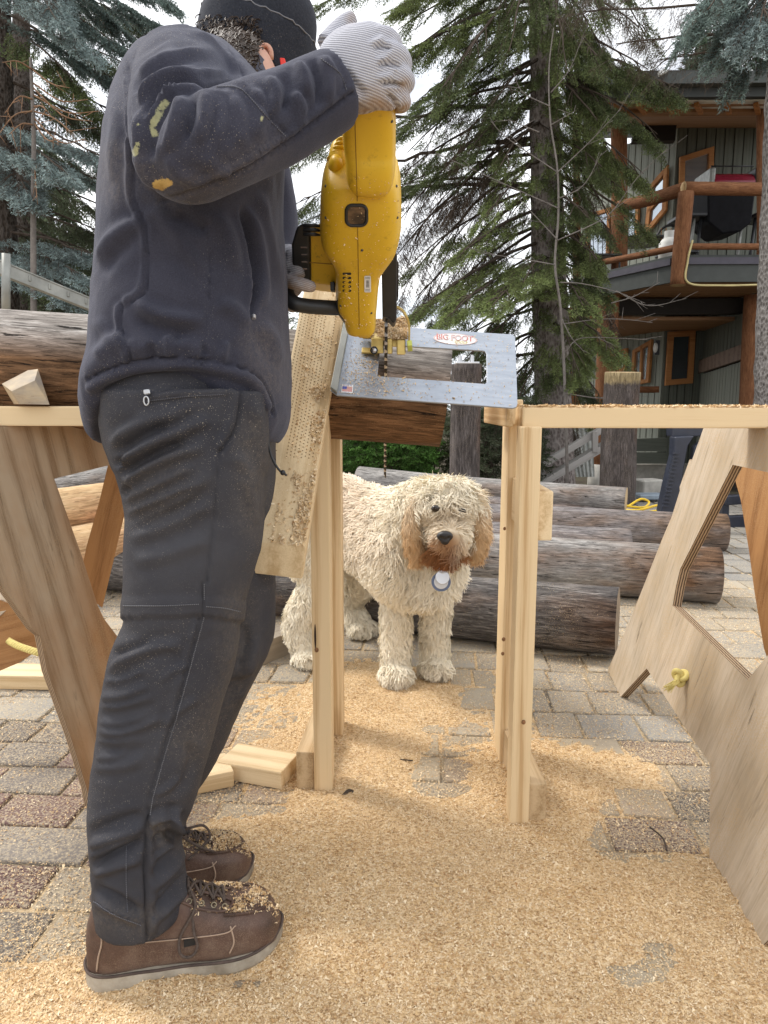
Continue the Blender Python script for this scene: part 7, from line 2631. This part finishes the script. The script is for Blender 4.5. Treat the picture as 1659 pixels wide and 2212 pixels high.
MB().prism([at(1330, 1003, 11.3), at(1660, 1003, 11.3), at(1660, 1075, 11.3), at(1330, 1075, 11.3)], (0, .2, 0)).build('foundation', CONC, house)
# upper walls and windows
U1, U2 = at(1458, 400, 11.6), at(1700, 400, 11.6)
U0 = at(1255, 400, 13.4)
wall_sheet(U1, U2, zd, 5.0, BEAMD, .03)
wall_sheet(U0, U1, zd, 5.0, BEAMD, .03)
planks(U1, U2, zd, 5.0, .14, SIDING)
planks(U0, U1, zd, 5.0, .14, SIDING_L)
nU = np.cross(np.r_[U1[:2] - U0[:2], 0], (0, 0, 1))
window([(1467, 341), (1540, 318), (1536, 455), (1464, 482)], U1 + (0, -.04, 0), (0, -1, 0), .075, TRIMW, GLASS, bars=[(1466, 425, 1538, 402)])
window([(1407, 402), (1446, 357), (1442, 455), (1395, 512)], U1 + unit(nU) * .04, nU, .07, TRIMW, GLASS, bars=[(1402, 460, 1443, 410)])
window([(1270, 465), (1322, 448), (1318, 560), (1268, 565)], U1 + unit(nU) * .04, nU, .06, TRIMW, GLASS)
window([(1352, 446), (1384, 432), (1380, 520), (1348, 528)], U1 + unit(nU) * .04, nU, .06, TRIMW, GLASS)
# roof
zr = at(1500, 223, 9.2)[2]
MB().prism([at(1232, 232, 9.0), at(1740, 226, 8.7), at(1740, 278, 11.75), at(1300, 284, 12.2)], (0, 0, .05)).build('roof_soffit', SOFFIT, house)
MB().bar(at(1250, 240, 9.3), at(1740, 234, 9.0), .12, .10).build('roof_beam', SOFFIT, house)
MB().bar(at(1366, 290, 11.3), at(1458, 288, 11.2), .14, .24).build('dark_roof_beam', BEAMD, house)
fx0, fx1 = at(1225, 218, 8.9), at(1800, 217, 8.5)
skl = MB().prism([fx0, fx1, fx1 + (0, .35, .05), fx0 + (0, .35, .05)], (0, 0, .012)).build('clear_roof_sheet', plain('translucent_sheet', (.72, .72, .68), .5), house)
for i in range(9):
    q = fx0 + (fx1 - fx0) * (i + .5) / 9
    MB().bar(q + (0, .02, -.03), q + (.2, .35, .0), .05, .04).build('rafter', TRIMW, house)
MB().bar(at(1225, 197, 8.6), at(1800, 192, 8.3), .08, .17).build('roof_fascia', FASCIA, house)
MB().bar(at(1225, 174, 8.5), at(1800, 168, 8.2), .10, .12).build('gutter', FASCIA_G, house)
ra, rb_ = at(1225, 165, 8.55), at(1800, 158, 8.25)
MB().prism([ra, rb_, rb_ + (0, 6, 1.4), ra + (1.9, 6, 1.4)], (0, 0, .05)).build('roof', FASCIA, house)
for x in (1432, 1525, 1615):
    MB().bar(at(x - 9, 160, 8.3), at(x + 8, 152, 8.3), .05, .04).build('snow_guard', WHITE, house)
# things on the deck
gr = thing('barbecue_grill', 'black barbecue grill with maroon lid on the upper deck', 'grill', np.array((at(1570, 560, 9.6)[0], 9.6, zd)))
GD_ = 9.6
pxg = lambda x, y, o=0: at(x, y, GD_ + o)
COVER = plain('black_cover', (.008, .008, .010), .75, 0, .3, 12, .15)
MAROON = plain('maroon_enamel', (.22, .016, .035), .25, 0, .1, 10, .6)
lid = MB()
for i in range(8):
    pass
yy = np.linspace(0, np.pi / 2, 8)
L0, L1 = pxg(1545, 390), pxg(1633, 390)
hh = pxg(1545, 364)[2] - L0[2]
vv, ff = [], []
for a_ in np.linspace(0, np.pi, 14):
    for e in (L0, L1):
        vv.append(np.array((e[0], GD_ + .28 - .28 * math.cos(a_), L0[2] - .10 + (hh + .10) * math.sin(a_) ** .6)))
ff = [(2 * i, 2 * i + 1, 2 * i + 3, 2 * i + 2) for i in range(13)] + [[2 * i for i in range(14)], [2 * i + 1 for i in range(14)][::-1]]
MB().add(vv, ff).build('lid', MAROON, gr)
for e, s in ((L0, -1), (L1, 1)):
    MB().box((e[0] + s * .03, GD_ + .25, L0[2] + .05), (.07, .5, .24)).build('end_casting', GALV if s < 0 else BLACKP, gr, bevel=.02)
MB().tube([pxg(1536, 359, -.03), pxg(1628, 359, -.03)], .009, 10).build('handle', BLACKP, gr, True)
MB().prism([pxg(1529, 392), pxg(1636, 392), pxg(1624, 480), pxg(1600, 500), pxg(1560, 505), pxg(1530, 480)], (0, .5, 0)).build('firebox', COVER, gr, bevel=.02)
for x0, x1 in ((1475, 1528), (1636, 1690)):
    MB().box((pxg((x0 + x1) / 2, 462) + (0, .25, 0)), ((x1 - x0) / 1535 * 9.5, .5, .05)).build('side_shelf', BLACKP, gr, bevel=.01)
for x in (1500, 1515, 1604, 1632):
    MB().tube([pxg(x, 470, .1), np.array((pxg(x, 470)[0], GD_ + .1, zd))], .022, 8).build('leg', GALV if x in (1500, 1604) else BLACKP, gr, True)
MB().box(np.array((pxg(1570, 500)[0], GD_ + .25, zd + .15)), (.75, .45, .03)).build('bottom_shelf', BLACKP, gr)
for x in (1524, 1536):
    c_ = np.array((pxg(x, 550)[0], GD_ + .02, zd + .075))
    MB().tube([c_, c_ + (0, .04, 0)], .075, 20).build('wheel', BLACKP if x == 1524 else NAVYP, gr, True)
pt = thing('propane_tank', 'white propane tank on the deck behind the corner post', 'gas tank', np.array((at(1444, 560, 8.95)[0], 8.95, zd)))
c_ = np.array((at(1445, 560, 8.95)[0], 8.95, zd))
MB().add(*tube_vf([c_ + (0, 0, .03), c_ + (0, 0, .06), c_ + (0, 0, .26), c_ + (0, 0, .31), c_ + (0, 0, .33)], [.10, .125, .125, .09, .05], 24)).build('tank', WHITE, pt, True)
MB().tube([c_ + (0, 0, .31), c_ + (0, 0, .40)], .07, 20, False).build('collar', WHITE, pt, True)
tb2 = thing('patio_table', 'low dark patio table on the upper deck', 'table', np.array((at(1385, 540, 10.2)[0], 10.2, zd)))
tc_ = at(1385, 521, 10.2)
MB().add(*tube_vf([tc_ + (0, 0, -.02), tc_], .42, 28)).build('table_top', BLACKP, tb2)
for s in (-.25, .25):
    MB().tube([tc_ + (s, 0, 0), np.array((tc_[0] + s * 1.3, tc_[1], zd))], .018, 8).build('leg', BLACKP, tb2, True)
for i, (x, y, d_, lb_) in enumerate([(1292, 530, 10.1, 'dark iron patio chair at the far left of the deck'), (1450, 520, 9.9, 'round backed wicker patio chair beside the propane tank')]):
    ch = thing('patio_chair', lb_, 'chair', np.array((at(x, 565, d_)[0], d_, zd)))
    c_ = np.array((at(x, y, d_)[0], d_, zd + .28))
    t = np.linspace(0, 2 * np.pi, 24, endpoint=False)
    MB().tube(c_ + np.c_[.2 * np.cos(t), .05 * np.sin(t), .18 + .24 * np.sin(t)], .016, 7, closed=True).build('back_frame', BLACKP, ch, True)
    bk = MB()
    for q in (-.12, -.06, 0, .06, .12):
        bk.tube([c_ + (q, -.02, -.03), c_ + (q * 1.1, .03, .38)], .006, 5)
    tag(bk.build('back_mesh', BLACKP if i == 0 else TRIMW, ch), kind='stuff')
    MB().box(c_ + (0, -.2, 0), (.42, .4, .03)).build('seat', BLACKP, ch, bevel=.008)
    for q in (-.18, .18):
        MB().tube([c_ + (q, -.38, 0), np.array((c_[0] + q, c_[1] - .4, zd))], .012, 6).build('leg', BLACKP, ch, True)
ho = MB().tube(spline(np.array([cC + (.10, -.20, .18), cC + (.06, -.20, -.05), cC + (.08, -.20, -.28), cC + (.5, -.12, -.30), cC + (1.2, -.12, -.29), cC + (2.4, -.14, -.31)]), 50), .012, 7).build('garden_hose', plain('pale_hose', (.55, .46, .22), .6), None, True)
tag(ho, 'pale yellow hose clipped along the lower edge of the deck', 'hose')
# ------------------------------------------------------------------ yard things
STAIRW = wood('grey_stair_wood', (.36, .34, .32), (.22, .205, .19), grain=50, knots=True)
stt = thing('stair_stringer', 'grey weathered wooden stair side with a handrail, beside the upright log post', 'stairs', at(1200, 1060, 6.6))
board('handrail', at(1120, 1034, 6.5), at(1330, 910, 6.7), .06, .075, (0, -1, 0), STAIRW, stt)
board('stringer', at(1110, 1078, 6.5), at(1340, 942, 6.7), .06, .15, (0, -1, 0), STAIRW, stt)
for i, (x, y) in enumerate(((1170, 1030), (1285, 962))):
    board('baluster', at(x, y + 15, 6.58), at(x, y - 30, 6.58), .05, .05, (0, -1, 0), STAIRW, stt)
cm = thing('corrugated_sheet', 'white corrugated metal sheet leaning behind the grey stair', 'sheet', at(1255, 1020, 8.2))
sh = []
for i in range(33):
    u = i / 32
    a_, b_ = at(1222 + 56 * u, 915, 8.3), at(1244 + 40 * u, 1030, 8.0)
    o_ = np.array((0, -.02 * (0.5 + .5 * math.sin(u * 2 * np.pi * 5)), 0))
    sh += [a_ + o_, b_ + o_]
MB().add(sh, [(2 * i, 2 * i + 1, 2 * i + 3, 2 * i + 2) for i in range(32)]).build('panel', GALV, cm, True)
# navy plastic trestle
TD_ = 4.6
tsl = thing('folding_trestle', 'navy plastic folding sawhorse standing on the paving behind the plywood one', 'trestle', at(1500, 1150, TD_))
tq = lambda x, y, o=0.0: at(x, y, TD_ + o)
def tpoly(nm, poly, o, th):
    return MB().prism([tq(x, y, o) for x, y in poly], (0, th, 0)).build(nm, NAVYP, tsl, bevel=.006)
tpoly('top_beam', [(1452, 916), (1640, 912), (1640, 940), (1452, 944)], 0, .10)
tpoly('leg', [(1458, 944), (1500, 942), (1486, 965), (1478, 1010), (1470, 1060), (1462, 1108), (1428, 1108), (1440, 1050), (1456, 985)], -.06, .09)
tpoly('leg', [(1560, 942), (1580, 942), (1574, 1189), (1562, 1189)], .10, .07)
tpoly('leg', [(1606, 942), (1626, 942), (1660, 1150), (1644, 1150)], -.10, .07)
tpoly('brace', [(1500, 965), (1530, 942), (1540, 952), (1507, 985), (1500, 1030), (1490, 1030)], -.05, .05)
tpoly('cross_bar', [(1570, 1072), (1650, 1066), (1650, 1086), (1570, 1092)], .06, .06)
tpoly('cross_bar', [(1572, 1116), (1652, 1112), (1652, 1138), (1572, 1144)], .06, .06)
for i in range(15):
    y = 978 + i * 8.2
    x = 1456 - (y - 978) * .20
    MB().bar(tq(x - 3, y, -.07), tq(x + 12, y + 1, -.07), .012, .012).build('ridge', NAVYP, tsl)
# extension cord and small things beyond the logs
cd_ = [at(1316, 1083, 5.2), at(1330, 1076, 5.2), at(1352, 1092, 5.2), at(1390, 1096, 5.2), at(1402, 1085, 5.3), at(1385, 1078, 5.3), at(1360, 1092, 5.25), at(1345, 1100, 5.1), at(1380, 1102, 5.0), at(1420, 1092, 5.1), at(1440, 1098, 5.0), at(1400, 1106, 5.0), at(1370, 1102, 5.0)]
tag(MB().tube(spline(np.array(cd_), 120), .009, 7).build('extension_cord', YCORD, None, True), 'coiled yellow extension cord lying behind the logs', 'cord')
tbx = MB().box(at(1403, 1072, 5.9), (.22, .16, .045)).build('tool_box', plain('blue_grey_lid', (.24, .29, .34), .5), None, bevel=.01)
tag(tbx, 'flat blue grey box lying behind the yellow cord', 'box')
cbk = MB().box(at(1400, 1050, 7.2), (.26, .2, .14), Matrix.Rotation(.3, 4, 'Z')).build('concrete_block', CONC, None, bevel=.012)
tag(cbk, 'pale concrete block lying before the house foundation', 'block')
# aluminium ladder on the left
lad = thing('ladder', 'aluminium ladder lying on its side behind the weathered log at the left', 'ladder', at(100, 640, 2.6))
A0, A1 = at(-120, 530, 2.35), at(230, 672, 2.9)
Bo = np.array((0.0, .34, -.01))
for nm, o_, d0 in (('rail', (0, 0, 0), 0), ('rail', Bo, 0)):
    p0, p1 = A0 + np.array(o_), A1 + np.array(o_)
    b_ = MB().bar(p0, p1, .006, .045)
    x_ = unit(p1 - p0)
    b_.bar(p0 + (0, .012, .0215), p1 + (0, .012, .0215), .024, .004)
    b_.bar(p0 + (0, .012, -.0215), p1 + (0, .012, -.0215), .024, .004)
    r_ = b_.build(nm, GALV, lad)
for i in range(8):
    q = A0 + (A1 - A0) * (i + .5) / 8
    MB().bar(q + (0, .01, 0), q + Bo - (0, .01, 0), .03, .022).build('rung', GALV, lad, bevel=.003)
MB().tube([at(13, 690, 2.42), at(13, 548, 2.42)], .0135, 10).build('post', GALV, lad, True)
def tagq(x0, y0, x1, y1, mat, nm='sticker'):
    u0, u1 = (x0 + 120) / 350, (x1 + 120) / 350
    q0, q1 = A0 + (A1 - A0) * u0, A0 + (A1 - A0) * u1
    return MB().add([q0 + (0, -.0042, -.013), q1 + (0, -.0042, -.013), q1 + (0, -.0042, .013), q0 + (0, -.0042, .013)], [range(4)]).build(nm, mat, lad)
tagq(126, 0, 150, 0, STICK)
tagq(155, 0, 169, 0, BLUEP)
tagq(20, 0, 42, 0, BLUEP)
# a few twigs and leaves in the dust
for i, (x, y, l_, lb_) in enumerate([(1424, 1812, .075, 'dark curved twig lying in the dust near the right sawhorse'), (752, 1716, .02, 'dark scrap of bark beside the left leg'), (850, 1645, .09, 'thin twig lying in the sawdust before the dog')]):
    g0 = gnd(x, y, .008)
    q = spline(np.array([g0 + (0, -l_ / 2, 0), g0 + (.006, 0, .002), g0 + (-.004, l_ / 2, 0)]) if i == 0 else np.array([g0 + (-l_ / 2, -.01, 0), g0 + (0, .006, .002), g0 + (l_ / 2, .004, 0)]), 14)
    tag(MB().tube(q, .0016 if i != 1 else .006, 5).build('twig', LIMB, None, True), lb_, 'twig')
